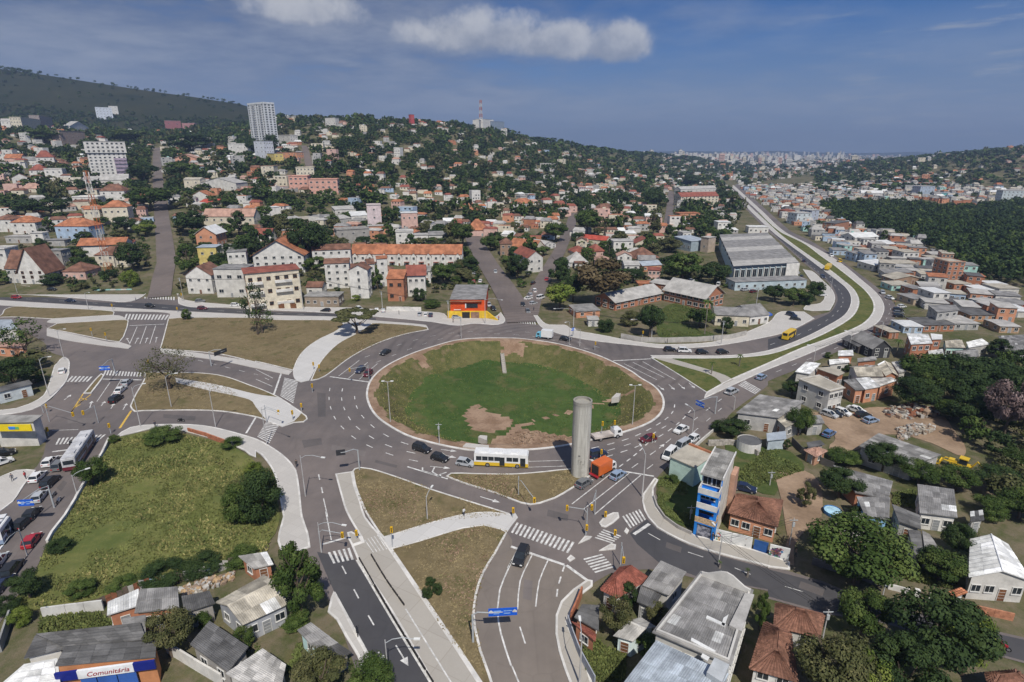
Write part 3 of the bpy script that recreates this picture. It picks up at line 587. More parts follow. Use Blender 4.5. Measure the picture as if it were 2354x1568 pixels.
def sheets(parent, slope, k, su=1.1, sv=1.9, seed=1, name='roof_sheet', patch=.04):
 a, b, c, d = slope; r = random.Random(seed); L = max((b-a).length, (c-d).length); V = max((d-a).length, (c-b).length)
 nu, nv = max(1, round(L/su)), max(1, round(V/sv)); nn = (b-a).cross(d-a).normalized()
 if nn.z < 0: nn = -nn
 ms = roofset(k); wm = roofset('white')
 for j in range(nv):
  for i in range(nu):
   q = [bil(a, b, c, d, (i+.015)/nu, max(0, (j-.04)/nv)), bil(a, b, c, d, (i+.985)/nu, max(0, (j-.04)/nv)), bil(a, b, c, d, (i+.985)/nu, (j+1)/nv), bil(a, b, c, d, (i+.015)/nu, (j+1)/nv)]
   if (q[0]-q[1]).length < .12 and (q[2]-q[3]).length < .12: continue
   e = .02+r.random()*.035; t = [p+nn*(e+(.035 if m_ < 2 else 0)) for m_, p in enumerate(q)]; lo = [p-nn*.02 for p in q]
   mb = MB(); mb.quad(*t)
   for x in range(4): y = (x+1) % 4; mb.quad(lo[x], lo[y], t[y], t[x])
   for x in (.25, .5, .75):                # corrugation crests
    p0, p1 = t[0].lerp(t[1], x), t[3].lerp(t[2], x); s_ = (t[1]-t[0]).normalized()*.07
    mb.tri(p0-s_, p0+s_, p1+nn*.05); mb.quad(p0-s_, p0+nn*.05, p1+nn*.05, p1-s_); mb.quad(p0+nn*.05, p0+s_, p1+s_, p1+nn*.05)
   mm = r.choice(wm) if r.random() < patch else r.choice(ms)
   mb.build(name, mm, parent)
def courses(parent, slope, k, seed=1):
 a, b, c, d = slope; r = random.Random(seed); L = max((b-a).length, (c-d).length); V = max((d-a).length, (c-b).length)
 nv = max(2, round(V/.42)); nu = max(2, round(L/.45)); nn = (b-a).cross(d-a).normalized()
 if nn.z < 0: nn = -nn
 mb = MB()
 for j in range(nv):
  for i in range(nu):
   q = [bil(a, b, c, d, i/nu, j/nv), bil(a, b, c, d, (i+1)/nu, j/nv), bil(a, b, c, d, (i+1)/nu, (j+1.1)/nv), bil(a, b, c, d, i/nu, (j+1.1)/nv)]
   if (q[0]-q[1]).length < .05: continue
   e = .09+r.random()*.05; m = r.choice((0, 1, 1, 2)); md = (q[0]+q[1])/2+nn*(e+.07); me = (q[2]+q[3])/2+nn*.09
   mb.quad(q[0]+nn*(e-.05), md, me, q[3]+nn*.02, m); mb.quad(md, q[1]+nn*(e-.05), q[2]+nn*.02, me, m); mb.tri(q[0], q[1], md, m)
 o = mb.build('tile_courses', roofset(k), parent); o['kind'] = 'stuff'
def house(name, label, cat, Q, z0, h, roof='flat', rise=0, rk='grey', wall=WHITE, rows=1, cols=3, sides=True, win=(1.2, 1.15), style='', door=True, over=.35, near=0, parapet=.0, group=None, wallm=None, ridge=True, scols=None, occ=True, zb=None, seed=None, plinth=None):
 Q = [Vector(q[:2]) for q in Q]; cen = sum(Q, Vector((0, 0)))/4; zb = z0 if zb is None else zb
 root = empty(name, (cen.x, cen.y, z0), 0, label, cat, group)
 if occ: OCC.append((cen.x, cen.y, max((q-cen).length for q in Q)))
 q = [p-cen for p in Q]; wm = wallm or paint(wall); seed = seed or int(abs(cen.x*13+cen.y*7))
 V3 = lambda p, z: Vector((p.x, p.y, z))
 e = offset(q, -over)
 mb = MB(); zs = [h]*4; base = zb-z0-.6; slopes = []
 if roof == 'shedb': zs = [h, h, h+rise, h+rise]
 elif roof == 'shedf': zs = [h+rise, h+rise, h, h]
 elif roof == 'shedl': zs = [h+rise, h, h, h+rise]
 elif roof == 'shedr': zs = [h, h+rise, h+rise, h]
 mb.prism([(p.x, p.y) for p in q], base, zs, 0)
 mid = lambda s, i, j: (s[i]+s[j])/2
 if roof in ('gx', 'gy', 'hip', 'hipx', 'hipy'):
  axis = roof[-1] if roof[-1] in 'xy' and roof != 'hip' else ('x' if (q[1]-q[0]).length >= (q[2]-q[1]).length else 'y')
  i0, i1, j0, j1 = ((0, 3, 1, 2) if axis == 'x' else (0, 1, 3, 2))
  r0, r1 = mid(e, i0, i1), mid(e, j0, j1); w0, w1 = mid(q, i0, i1), mid(q, j0, j1)
  ed = h-over*rise/max(1, ((q[i1]-q[i0]).length/2)) ; hr = h+rise
  P = [V3(p, ed) for p in e]
  if roof[0] == 'g':
   if axis == 'x':
    slopes = [(P[0], P[1], V3(r1, hr), V3(r0, hr)), (P[2], P[3], V3(r0, hr), V3(r1, hr))]
    mb.tri(V3(q[1], h), V3(q[2], h), V3(w1, hr-.04)); mb.tri(V3(q[3], h), V3(q[0], h), V3(w0, hr-.04))
   else:
    slopes = [(P[1], P[2], V3(r1, hr), V3(r0, hr)), (P[3], P[0], V3(r0, hr), V3(r1, hr))]
    mb.tri(V3(q[0], h), V3(q[1], h), V3(w0, hr-.04)); mb.tri(V3(q[2], h), V3(q[3], h), V3(w1, hr-.04))
  else:
   L = (r1-r0).length; t = min(.499, (e[i1]-e[i0]).length/2/max(L, .1)); a_, b_ = V3(r0.lerp(r1, t), hr), V3(r1.lerp(r0, t), hr)
   if axis == 'x': slopes = [(P[0], P[1], b_, a_), (P[1], P[2], b_, b_), (P[2], P[3], a_, b_), (P[3], P[0], a_, a_)]
   else: slopes = [(P[0], P[1], a_, a_), (P[1], P[2], b_, a_), (P[2], P[3], b_, b_), (P[3], P[0], a_, b_)]
 elif roof.startswith('shed'): slopes = [tuple(V3(e[i], zs[i]+.02) for i in range(4))]
 if roof == 'shedf': s_ = slopes[0]; slopes = [(s_[2], s_[3], s_[0], s_[1])]
 elif roof == 'shedl': s_ = slopes[0]; slopes = [(s_[1], s_[2], s_[3], s_[0])]
 elif roof == 'shedr': s_ = slopes[0]; slopes = [(s_[3], s_[0], s_[1], s_[2])]
 wo = mb.build('wall', wm, root)
 rb = MB(); rm = roofmat(rk)
 if slopes:
  for s in slopes:
   nn = (s[1]-s[0]).cross(s[3]-s[0]).normalized(); th = nn*.12 if nn.z > 0 else -nn*.12
   t = [p+th for p in s]; rb.quad(*t); rb.quad(s[3], s[2], s[1], s[0])
   for x in range(4):
    y = (x+1) % 4
    if (s[x]-s[y]).length > .01: rb.quad(s[x], s[y], t[y], t[x])
  ro = rb.build('roof', rm, root)
  for i, s in enumerate(slopes):
   nn = (s[1]-s[0]).cross(s[3]-s[0]).normalized(); th = nn*.12 if nn.z > 0 else -nn*.12
   s = tuple(p+th for p in s)
   if near == 1: sheets(ro, s, rk, seed=seed+i)
   elif near == 2: courses(ro, s, rk, seed=seed+i)
  if ridge and roof[0] in 'gh' and near:
   b = MB(); tops = [p for p in (slopes[0][2], slopes[0][3])]
   b.tube([tops[0]+Vector((0, 0, .14)), tops[1]+Vector((0, 0, .14))], .14, 6); b.build('ridge_cap', roofset(rk)[2], ro)
 else:
  rb.prism([(p.x, p.y) for p in offset(q, -max(over, .02))], h, h+.18, 0, bottom=True); ro = rb.build('roof', rm, root)
  if parapet:
   pb = MB(); o1, o2 = offset(q, -.03), offset(q, .22)
   for i in range(4):
    j = (i+1) % 4; pb.prism([o1[i], o1[j], o2[j], o2[i]], h, h+parapet, 0)
   pb.build('parapet', wm, root)
  if near == 1: sheets(ro, tuple(V3(p, h+.18) for p in offset(q, .3 if parapet else 0)), rk, seed=seed)
 fl = h/max(1, rows); r = random.Random(seed)
 def openings(i, j, n, door_):
  a, b = q[i], q[j]; L = (b-a).length; n = min(n, int(L/(win[0]+.45)))
  if n < 1: return
  ang = math.atan2(b.y-a.y, b.x-a.x)
  for f in range(rows):
   for c in range(n):
    p = a.lerp(b, (c+.5)/n)
    if door_ and f == 0 and c == n//2:
     link('door', doormesh(min(1.0, win[0]), 2.1, r.choice((M_wood, M_metal))), root, (p.x, p.y, .02), ang)
    else:
     hw = min(win[1], fl*.55); link('window', winmesh(win[0], hw, style), root, (p.x, p.y, f*fl+fl*.34), ang)
 if cols: openings(0, 1, cols, door)
 if sides:
  sc = scols or max(1, int((q[2]-q[1]).length/3.4)); openings(1, 2, sc, False); openings(3, 0, sc, False)
 return root
def frontq(base, depth):
 a, b = (at(p) for p in px(base)); d = Vector((b.x-a.x, b.y-a.y)).normalized(); n = Vector((-d.y, d.x))*depth
 return [Vector(a[:2]), Vector(b[:2]), Vector(b[:2])+n, Vector(a[:2])+n], a, b
def hb(label, base, eave, roof='flat', peak=None, depth=10, rk='grey', wall=WHITE, rows=2, cols=3, name='house', cat='house', hmin=2.5, **kw):
 Q, a, b = frontq(base, depth); t = base.split()[0][0]; z0 = min(a.z, b.z); m = (a+b)/2
 ev = px('%s0,%g' % (t, eave))[0][1]; h = max(hmin, zat(m, (0, ev))-z0); rise = 0
 if peak is not None:
  g = m if roof == 'gy' else m+Vector(((Q[3]-Q[0])/2).to_3d()) if not roof.startswith('shed') else m+Vector((Q[3]-Q[0]).to_3d())
  rise = max(.3, zat(g, (0, px('%s0,%g' % (t, peak))[0][1]))-z0-h)
 return house(name, label, cat, Q, z0, h, roof, rise, rk, wall, rows, cols, **kw)
def qb(label, quad, h, roof='flat', rise=0, rk='grey', wall=WHITE, rows=1, cols=2, name='house', cat='house', front=None, z0=0.0, **kw):
 P = [Vector(flat(p, z0+h)[:2]) for p in px(quad)]
 a = sum(P[i].x*P[(i+1) % 4].y-P[(i+1) % 4].x*P[i].y for i in range(4))
 if a < 0: P.reverse()
 k = min(range(4), key=lambda i: (P[i]+P[(i+1) % 4]).length) if front is None else front
 P = P[k:]+P[:k]; c = sum(P, Vector((0, 0)))/4; o = kw.get('over', .35)
 P = offset(P, o) if roof != 'flat' else P
 return house(name, label, cat, P, z0, h, roof, rise, rk, wall, rows, cols, **kw)
# ---------------------------------------------------------------- buildings one by one
hb('white chalet house with steep brown tile roof and timbered gable beside the west avenue', 'A195,748 432,745', 625, 'gy', 418, 13, 'brown', WHITE, 3, 3, style='wood', over=.9)
hb('left wing of the chalet under its wide brown roof slope', 'A85,735 195,738', 600, 'gx', 435, 12, 'brown', OFFW, 2, 2, over=.4)
hb('white flat-roofed house cut by the left edge, next to the timbered chalet', 'A-70,620 92,615', 430, 'flat', None, 10, 'light', WHITE, 2, 2, parapet=.6)
hb('pale pink house with brown hipped roof right of the timbered chalet', 'A590,705 795,705', 630, 'hip', 545, 12, 'brown', PINK, 1, 3)
hb('cream house with brown hipped roof at the foot of the lattice mast', 'A890,590 1175,590', 480, 'hip', 402, 11, 'brown', CREAM, 2, 3)
hb('white house under one long low orange roof behind the lattice mast', 'A745,500 1160,480', 385, 'gx', 322, 12, 'orange', WHITE, 1, 3, over=.8)
hb('pale blue house with bright orange hipped roof above the timbered chalet', 'A530,345 840,350', 215, 'hip', 140, 13, 'orange', LBLUE, 2, 4)
hb('white house with wide orange hipped roof left of the pale blue house', 'A125,290 345,290', 180, 'hip', 120, 12, 'orange', WHITE, 2, 3)
hb('white house with dull brown roof at the left edge by the orange hipped roofs', 'A-40,270 125,270', 155, 'hip', 108, 12, 'brown', WHITE, 2, 2)
hb('small white cube tower house just behind the timbered chalet', 'A300,375 412,375', 280, 'flat', None, 5, 'light', WHITE, 2, 1, parapet=.4)
hb('low grey flat-roofed annex behind the timbered chalet', 'A60,372 298,372', 312, 'flat', None, 7, 'light', GREY, 1, 3)
hb('long grey outbuilding wall with flat roof below the pale blue house', 'A415,400 600,400', 345, 'flat', None, 6, 'grey', GREY, 1, 2)
hb('grey stone cottage with dark roof right of the timbered chalet', 'A460,585 590,585', 440, 'flat', None, 7, 'grey', CONC, 2, 2)
hb('beige house with orange pyramid roof left of the lattice mast top', 'R790,1560 935,1560', 1432, 'hip', 1385, 10, 'orange', CREAM, 2, 3)
hb('cream house with orange pyramid roof and balcony right of the lattice mast', 'R965,1570 1195,1560', 1412, 'hip', 1350, 12, 'orange', CREAM, 2, 4)
hb('white house with brown hipped roof and wide balcony above the lattice mast', 'R930,1350 1155,1350', 1262, 'hip', 1200, 12, 'brown', WHITE, 2, 3)
hb('bright white block with ragged terraces left of the lattice mast', 'R680,1405 915,1405', 1322, 'flat', None, 10, 'white', WHITE, 2, 4, parapet=.8)
hb('cream two-storey house just above the ragged white block', 'R740,1320 900,1320', 1252, 'flat', None, 9, 'pinkish', CREAM, 2, 3)
hb('grey-white gabled house in front of the white apartment tower', 'R925,1210 1185,1210', 1162, 'gx', 1110, 13, 'light', OFFW, 1, 4)
hb('low white house left of the grey-white gable below the apartment tower', 'R760,1205 905,1205', 1160, 'shedb', 1130, 9, 'light', WHITE, 1, 3)
hb('long cream single-storey house below the palm-lined white houses on the west slope', 'R490,1215 740,1215', 1170, 'gx', 1140, 9, 'tan', CREAM, 1, 4)
hb('white house with red-brown hipped roof on the west slope', 'R345,1030 510,1030', 952, 'hip', 892, 11, 'redbrown', WHITE, 2, 3)
hb('white house with red hipped roof and verandah, nearest of the west slope pair', 'R280,1140 432,1140', 1072, 'hip', 1020, 11, 'redbrown', WHITE, 2, 3)
hb('white house with flat roof touching the red hipped roof on the west slope', 'R425,1165 590,1165', 1062, 'flat', None, 10, 'light', WHITE, 2, 3, parapet=.5)
hb('long white house with low grey roof on the west slope', 'R215,1025 362,1025', 982, 'gx', 950, 9, 'grey', WHITE, 1, 4)
hb('small house with orange-brown gable roof near the left edge on the west slope', 'R50,1015 205,1015', 962, 'gx', 925, 9, 'orange', PINK, 1, 3)
hb('white corner house at the left edge on the west slope', 'R-60,985 40,985', 925, 'flat', None, 8, 'light', WHITE, 2, 2)
hb('cream house with pale orange roof and green annex on the west slope', 'R195,1280 375,1275', 1240, 'hip', 1192, 10, 'pinkish', CREAM, 1, 3)
hb('dark-roofed house with white gable in the trees on the west slope', 'R120,1200 270,1185', 1140, 'gy', 1105, 9, 'brown', WHITE, 1, 2)
hb('tall narrow yellow house on the corner of the climbing street', 'A1840,605 2012,600', 412, 'shedb', 385, 8, 'zinc', YELLOW, 2, 2)
hb('terracotta house with white gable roof behind the tall yellow house', 'A1815,410 2000,410', 285, 'gy', 222, 13, 'white', SALMON, 2, 2, over=.7)
hb('white arched house with brown gable roof at the climbing street corner', 'A1735,840 1965,840', 665, 'gy', 585, 12, 'brown', WHITE, 2, 3)
hb('grey and white garage house with columns beside the arched white house', 'A2000,870 2275,870', 610, 'flat', None, 11, 'grey', OFFW, 2, 3, win=(2.0, 1.5))
hb('small grey terrace house behind the tall yellow house', 'A2025,470 2190,470', 400, 'flat', None, 8, 'grey', GREY, 1, 3)
hb('long row of old houses under one faded brick-red roof up the climbing street', 'A1885,250 2345,250', 125, 'gx', 55, 11, 'pinkish', CREAM, 2, 7)
hb('white villa with red roof left of the big orange-roofed block', 'B-20,350 145,355', 290, 'gx', 235, 9, 'redbrown', WHITE, 2, 3)
hb('big white gabled block with orange tile roof and three rows of windows', 'B-10,640 452,640', 478, 'gy', 345, 24, 'orange', WHITE, 3, 6, win=(1.5, 1.2), over=1.0)
b2 = hb('beige three-storey apartment block with balconies and orange shutters', 'A2300,1000 B430,945', 630, 'hip', 592, 13, 'redbrown', CREAM, 3, 6, name='apartment_block', cat='apartment block', style='wood', over=.6, win=(1.5, 1.4))
hb('white apartment row with brown roof, rear block of the white complex', 'B530,600 880,600', 432, 'gx', 380, 10, 'brown', WHITE, 3, 5)
hb('white apartment row with brown roof, middle block of the white complex', 'B650,790 872,780', 556, 'gx', 510, 9, 'brown', WHITE, 4, 3)
hb('white gabled stair wing standing forward in the white complex', 'B876,880 1042,878', 618, 'gy', 574, 8, 'brown', WHITE, 4, 1, win=(1.0, 1.6))
hb('white side block with brown roof at the right of the white complex', 'B1042,790 1105,785', 562, 'gx', 515, 9, 'brown', WHITE, 3, 1)
hb('white gable house rising in the gap of the white complex', 'B640,560 800,560', 480, 'gy', 448, 7, 'redbrown', WHITE, 2, 2)
hb('tall narrow house with terracotta top floor between the white complex and the brick house', 'B1128,770 1220,765', 515, 'flat', None, 8, 'orange', WHITE, 3, 1)
hb('brick house with bright orange roof and white garage columns on the avenue', 'B1215,905 1365,905', 702, 'shedb', 616, 8, 'orange', BRICK, 2, 2, win=(1.5, 1.4), style='wood')
hb('white porch house with dark red roof right of the brick house', 'B1400,860 1562,855', 660, 'gx', 572, 10, 'redbrown', WHITE, 2, 3, over=.7)
hb('low brown stone shop with flat grey roof on the avenue', 'B455,955 765,955', 862, 'flat', None, 8, 'slab', (.30, .24, .18), 1, 5)
hb('tiny white house with brown roof behind the stone shop', 'B470,850 612,850', 775, 'gx', 725, 7, 'brown', WHITE, 1, 2)
terr = hb('long white terrace of narrow houses under one bright orange roof', 'B885,560 1892,590', 470, 'gx', 382, 9, 'orange', WHITE, 2, 0, name='terrace_house', cat='terrace', over=.3)
def terrace_gables(root):
 a, b = (at(p) for p in px('B885,560 1892,590')); base = root.location; d = Vector((b.x-a.x, b.y-a.y)).normalized(); L = Vector((b.x-a.x, b.y-a.y)).length; ang = math.atan2(d.y, d.x); nrm = Vector((-d.y, d.x))
 h = 7.4; n = 15
 for i in range(n):
  c = Vector((a.x, a.y))+d*(L*(i+.5)/n); w_ = L/n*.36; g = MB(); z = h
  p = lambda s, o, zz: (c.x-base.x+d.x*s-nrm.x*o, c.y-base.y+d.y*s-nrm.y*o, zz)
  if i % 2 == 0:
   g.quad(p(-w_, .9, 0), p(w_, .9, 0), p(w_, .9, z-1.2), p(-w_, .9, z-1.2)); g.tri(p(-w_, .9, z-1.2), p(w_, .9, z-1.2), p(0, .9, z+.3))
   g.quad(p(w_, .9, 0), p(w_, -.2, 0), p(w_, -.2, z-1.2), p(w_, .9, z-1.2)); g.quad(p(-w_, -.2, 0), p(-w_, .9, 0), p(-w_, .9, z-1.2), p(-w_, -.2, z-1.2))
   g.build('gabled_bay', paint(WHITE), root)
   g = MB(); g.quad(p(-w_-.3, 1.1, z-1.4), p(0, 1.1, z+.42), p(0, -1.6, z+.42), p(-w_-.3, -1.6, z-1.4)); g.quad(p(0, 1.1, z+.42), p(w_+.3, 1.1, z-1.4), p(w_+.3, -1.6, z-1.4), p(0, -1.6, z+.42)); g.build('bay_roof', roofmat('brown'), root)
   q = p(0, .9, 4.2)
  else: q = p(0, 0, 4.2)
  link('window', winmesh(1.2, 1.3, ''), root, q, ang); link('door', doormesh(1.0, 2.1, M_wood), root, (q[0], q[1], .05), ang)
  if i % 2: g = MB(); g.obox(p(-w_, .9, 0)[:2], p(w_, .9, 0)[:2], 1.6, 2.7, 2.85); g.build('porch_roof', roofmat('redbrown'), root)
terrace_gables(terr)
sh = hb('corner shop with orange upper wall and yellow ground floor', 'B1790,1062 2110,1062', 890, 'gx', 870, 26, 'grey', (.62, .085, .02), 2, 0, name='corner_shop', cat='shop', sides=False, over=.2)
def shop_parts(root):
 a, b = (at(p) for p in px('B1790,1062 2110,1062')); o = root.location; L = (b-a).length; d = (b-a)/L; ang = math.atan2(d.y, d.x); loc = lambda s, off, z: (a.x-o.x+d.x*s+d.y*off, a.y-o.y+d.y*s-d.x*off, z)
 g = MB(); g.obox(loc(-1.2, .25, 0), loc(L+.6, .25, 0), .5, 0, 3.1); g.build('ground_floor_wall', paint((.70, .46, .04)), root)
 g = MB(); g.obox(loc(L+.6, .2, 0), loc(L+5, 3.5, 0), .4, 0, (3.0, .4)); g.build('yellow_side_wall', paint((.70, .46, .04)), root)
 g = MB(); g.obox(loc(L*.33, .53, 0), loc(L*.55, .53, 0), .12, .05, 2.7); g.build('shop_opening', M_dark, root)
 g = MB(); g.obox(loc(L*.58, .53, 0), loc(L*.82, .53, 0), .12, .05, 2.7); g.build('shop_door', mat('brown_shutter', (.28, .17, .12), .7), root)
 g = MB(); g.obox(loc(L*.45, .1, 0), loc(L*.78, .1, 0), .25, 4.4, 6.1); g.build('upper_window', M_glass, root)
 g = MB(); g.obox(loc(L*.42, .14, 0), loc(L*.455, .14, 0), .3, 4.3, 6.2); g.build('window_jamb', M_frame, root)
 g = MB(); g.obox(loc(0, .4, 0), loc(L*.9, .4, 0), 1.2, (7.0, 7.0), (7.25, 7.25)); g.build('tile_awning', roofmat('orange'), root)
 g = MB(); g.obox(loc(L*.1, .55, 0), loc(L*.3, .55, 0), .1, 3.5, 3.9); g.build('white_letter_board', paint((.75, .6, .5)), root)
shop_parts(sh)
hb('raw grey concrete house with open roof deck behind the orange terrace', 'B750,372 1050,372', 245, 'flat', None, 10, 'slab', CONC, 2, 3, parapet=.7, style='open')
hb('white flat house with stepped front right behind the orange terrace', 'B1290,395 1450,395', 268, 'flat', None, 10, 'light', WHITE, 2, 2, parapet=.5)
hb('long low white house between two taller ones behind the orange terrace', 'B1450,385 1585,385', 298, 'flat', None, 9, 'light', WHITE, 1, 3)
hb('white house with grey lean-to roof at the right end behind the orange terrace', 'B1590,385 1778,385', 300, 'shedb', 262, 9, 'grey', WHITE, 2, 2)
hb('tall pinkish-white tower house among the low grey roofs', 'B1032,240 1160,240', 22, 'flat', None, 9, 'light', (.62, .52, .52), 3, 1, parapet=.5)
hb('white and orange two-storey house right of the pinkish tower house', 'B1342,250 1490,250', 95, 'flat', None, 10, 'white', PINK, 2, 3)
hb('white box house with one small window left among the low grey roofs', 'B40,120 225,120', 45, 'flat', None, 9, 'white', WHITE, 1, 1)
hb('orange-red roofed house hidden in trees by the straight street', 'B1930,310 2130,310', 250, 'hip', 150, 14, 'orange', PINK, 1, 2)
hb('dark brown house on the right verge of the straight street', 'B2245,490 2352,490', 375, 'hip', 320, 9, 'brown', (.3, .2, .14), 2, 2)
hb('white house with tin roof among the trees behind the straight street', 'B1725,215 1815,215', 170, 'gx', 140, 8, 'white', WHITE, 1, 2)
for i, (b0, e0, p0, rk, w, nm) in enumerate((('B240,175 420,175', 150, 125, 'light', OFFW, 'leftmost'), ('B430,180 560,180', 150, 128, 'tan', PINK, 'second'), ('B575,165 720,165', 135, 110, 'grey', OFFW, 'third'), ('B700,195 880,190', 150, 118, 'light', GREY, 'fourth'), ('B730,110 920,105', 62, 30, 'light', OFFW, 'rearmost'), ('B880,175 1030,170', 120, 80, 'white', WHITE, 'rightmost'))):
 hb('%s low shed house with %s roof in the huddle left of the pinkish tower house' % (nm, {'light': 'pale', 'tan': 'tan', 'grey': 'grey', 'white': 'white'}[rk]), b0, e0, 'shedb', p0, 12, rk, w, 1, 3)
hb('salmon low wall house under the huddle of grey roofs', 'B150,305 365,300', 255, 'flat', None, 6, 'light', SALMON, 1, 3)
hb('long salmon row house with doors under the huddle of grey roofs', 'B580,305 870,310', 255, 'flat', None, 7, 'pinkish', SALMON, 1, 6)
hb('grey two-storey house with white balcony below the pinkish tower house', 'B915,315 1020,312', 240, 'flat', None, 8, 'light', GREY, 2, 2)
hb('salmon house at the foot of the pinkish tower house', 'B1035,290 1195,288', 215, 'flat', None, 8, 'light', SALMON, 1, 3)
ap = hb('white apartment tower with purple balcony bands left of the climbing street', 'R850,1145 1198,1140', 915, 'flat', None, 18, 'light', WHITE, 8, 8, name='apartment_tower', cat='apartment block', win=(1.6, 1.3), parapet=.8)
def tower_top(root, base, zrow0, zrow1, grow, cols, wallm):
 a, b = (at(p) for p in px(base)); o = root.location; m = (a+b)/2; z0, z1 = (zat(m, (0, px(r_)[0][1]))-o.z for r_ in (zrow0, zrow1)); d = (b-a); d.z = 0; L = d.length; d /= L; n = Vector((-d.y, d.x, 0)); ang = math.atan2(d.y, d.x)
 q = [a-d*grow-n*grow, b+d*grow-n*grow, b+d*grow+n*(18+grow), a-d*grow+n*(18+grow)]; mb = MB(); mb.prism([(p.x-o.x, p.y-o.y) for p in q], z0, z1, 0, bottom=True); mb.build('top_storeys', wallm, root)
 mb = MB(); mb.prism([(p.x-o.x, p.y-o.y) for p in offset([Vector(v[:2]) for v in q], -.3)], z1, z1+.4, 0); mb.build('roof_slab', roofmat('light'), root)
 for f in range(3):
  for c in range(cols):
   p = a.lerp(b, (c+.5)/cols)-n*grow; link('window', winmesh(1.8, 1.5, 'open' if c % 3 else ''), root, (p.x-o.x, p.y-o.y, z0+(z1-z0)*(f+.3)/3), ang)
 mb = MB(); p = m+n*6-o; mb.box(p.x-3, p.x+3, p.y-2, p.y+2, z1+.4, z1+3); mb.build('water_tank', paint(OFFW), root)
tower_top(ap, 'R850,1145 1198,1140', 'R0,915', 'R0,812', 1.2, 8, paint(WHITE))
def bands(root, base, rows, x0, x1, m, out=1.0, hgt=1.5, name='balcony'):
 a, b = (at(p) for p in px(base)); o = root.location; d = (b-a); d.z = 0; n = Vector((d.y, -d.x, 0)).normalized()
 for r_ in rows:
  z = zat((a+b)/2, (0, px(r_)[0][1]))-o.z; p, q = a.lerp(b, x0)+n*out/2-o, a.lerp(b, x1)+n*out/2-o; mb = MB(); mb.obox(p, q, out, z, z+hgt); mb.build(name, m, root)
bands(ap, 'R850,1145 1198,1140', ['R0,%d' % v for v in (1120, 1085, 1050, 1015, 985)], .66, .99, paint((.36, .29, .36)), 1.4, 2.2)
bands(b2, 'A2300,1000 B430,945', ['B0,930', 'B0,822', 'B0,736'], .52, .84, paint(WHITE), 1.3, 1.0)
bands(b2, 'A2300,1000 B430,945', ['B0,930', 'B0,822', 'B0,736'], .02, .30, paint(WHITE), 1.3, 1.0)
tw = hb('tall white residential tower standing alone on the ridge', 'S-22,660 122,660', 225, 'flat', None, 15, 'light', (.60, .62, .63), 20, 6, name='apartment_tower', cat='apartment block', win=(2.6, 1.5), parapet=2.2, scols=3)
bands(tw, 'S-22,660 122,660', ['S0,%d' % v for v in range(240, 560, 21)], .30, .42, paint((.5, .5, .5)), 1.5, 1.1)
bands(tw, 'S-22,660 122,660', ['S0,%d' % v for v in range(240, 560, 21)], .72, .84, paint((.5, .5, .5)), 1.5, 1.1)
hb('cream block with yellow penthouse near the left edge below the grassy hill', 'R215,705 392,700', 600, 'flat', None, 14, 'light', CREAM, 4, 5, name='apartment_block', cat='apartment block', parapet=.6)
hb('brown and white balcony block behind the cream block under the grassy hill', 'R385,690 495,680', 580, 'flat', None, 14, 'light', (.32, .27, .25), 4, 4, name='apartment_block', cat='apartment block')
hb('pale blue-white stepped block below the grassy hill near the tree-lined street', 'R895,610 1045,605', 500, 'flat', None, 14, 'white', (.60, .64, .70), 5, 5, name='apartment_block', cat='apartment block', parapet=1.0)
hb('small white roof block on top of the pale blue-white stepped block', 'R1010,560 1092,560', 484, 'flat', None, 8, 'white', WHITE, 3, 2, name='apartment_block', cat='apartment block')
hb('brownish flats with pale balconies on the west slope above the trees', 'R570,840 800,830', 715, 'flat', None, 12, 'light', (.34, .26, .22), 4, 5, name='apartment_block', cat='apartment block')
hb('white villa with arched gable on top of the brownish flats', 'R650,725 822,725', 675, 'gy', 625, 11, 'light', WHITE, 2, 4)
hb('white and maroon cube house right of the tree-lined street top', 'R1525,712 1672,705', 622, 'flat', None, 12, 'white', (.30, .12, .13), 2, 2, parapet=.6, win=(2.5, 1.6))
hb('maroon and white house next to the maroon cube house', 'R1682,715 1800,712', 640, 'flat', None, 10, 'light', (.40, .20, .2), 2, 3)
hb('small white corner house at left edge below the grassy hill', 'R20,690 105,690', 620, 'gx', 600, 9, 'light', WHITE, 2, 2)
hb('long white block with blank wall left of the yellow house on the ridge slope', 'R2108,945 2350,945', 832, 'flat', None, 14, 'white', WHITE, 2, 4, parapet=.6)
hb('yellow house wedged beside a white block under the ridge tower', 'S92,745 178,765', 675, 'flat', None, 10, 'light', YELLOW, 2, 2)
hb('narrow pale blue-white block under the ridge tower', 'S2,755 90,755', 560, 'flat', None, 14, 'light', (.56, .58, .62), 5, 2, name='apartment_block', cat='apartment block')
hb('cream tower-like house below the yellow house', 'S55,885 170,885', 790, 'flat', None, 11, 'pinkish', CREAM, 3, 2)
hb('salmon terraced house right of the yellow house on the slope', 'S195,715 380,730', 665, 'flat', None, 11, 'pinkish', SALMON, 2, 4)
hb('white stepped house with red trim right below the ridge tower', 'S195,580 320,590', 510, 'flat', None, 12, 'light', OFFW, 3, 3, parapet=.8)
hb('cream apartment block behind the pink apartments', 'S375,905 540,905', 805, 'flat', None, 14, 'light', CREAM, 3, 5, name='apartment_block', cat='apartment block', parapet=.6)
hb('pink apartment block, left half of the pair on the slope', 'S310,1010 485,1015', 885, 'flat', None, 13, 'pinkish', (.60, .34, .27), 3, 4, name='apartment_block', cat='apartment block', parapet=.7, win=(2.0, 1.2))
hb('pink apartment block, right half of the pair on the slope', 'S492,1045 758,1050', 915, 'flat', None, 13, 'pinkish', (.60, .34, .27), 3, 5, name='apartment_block', cat='apartment block', parapet=.7, win=(2.0, 1.2))
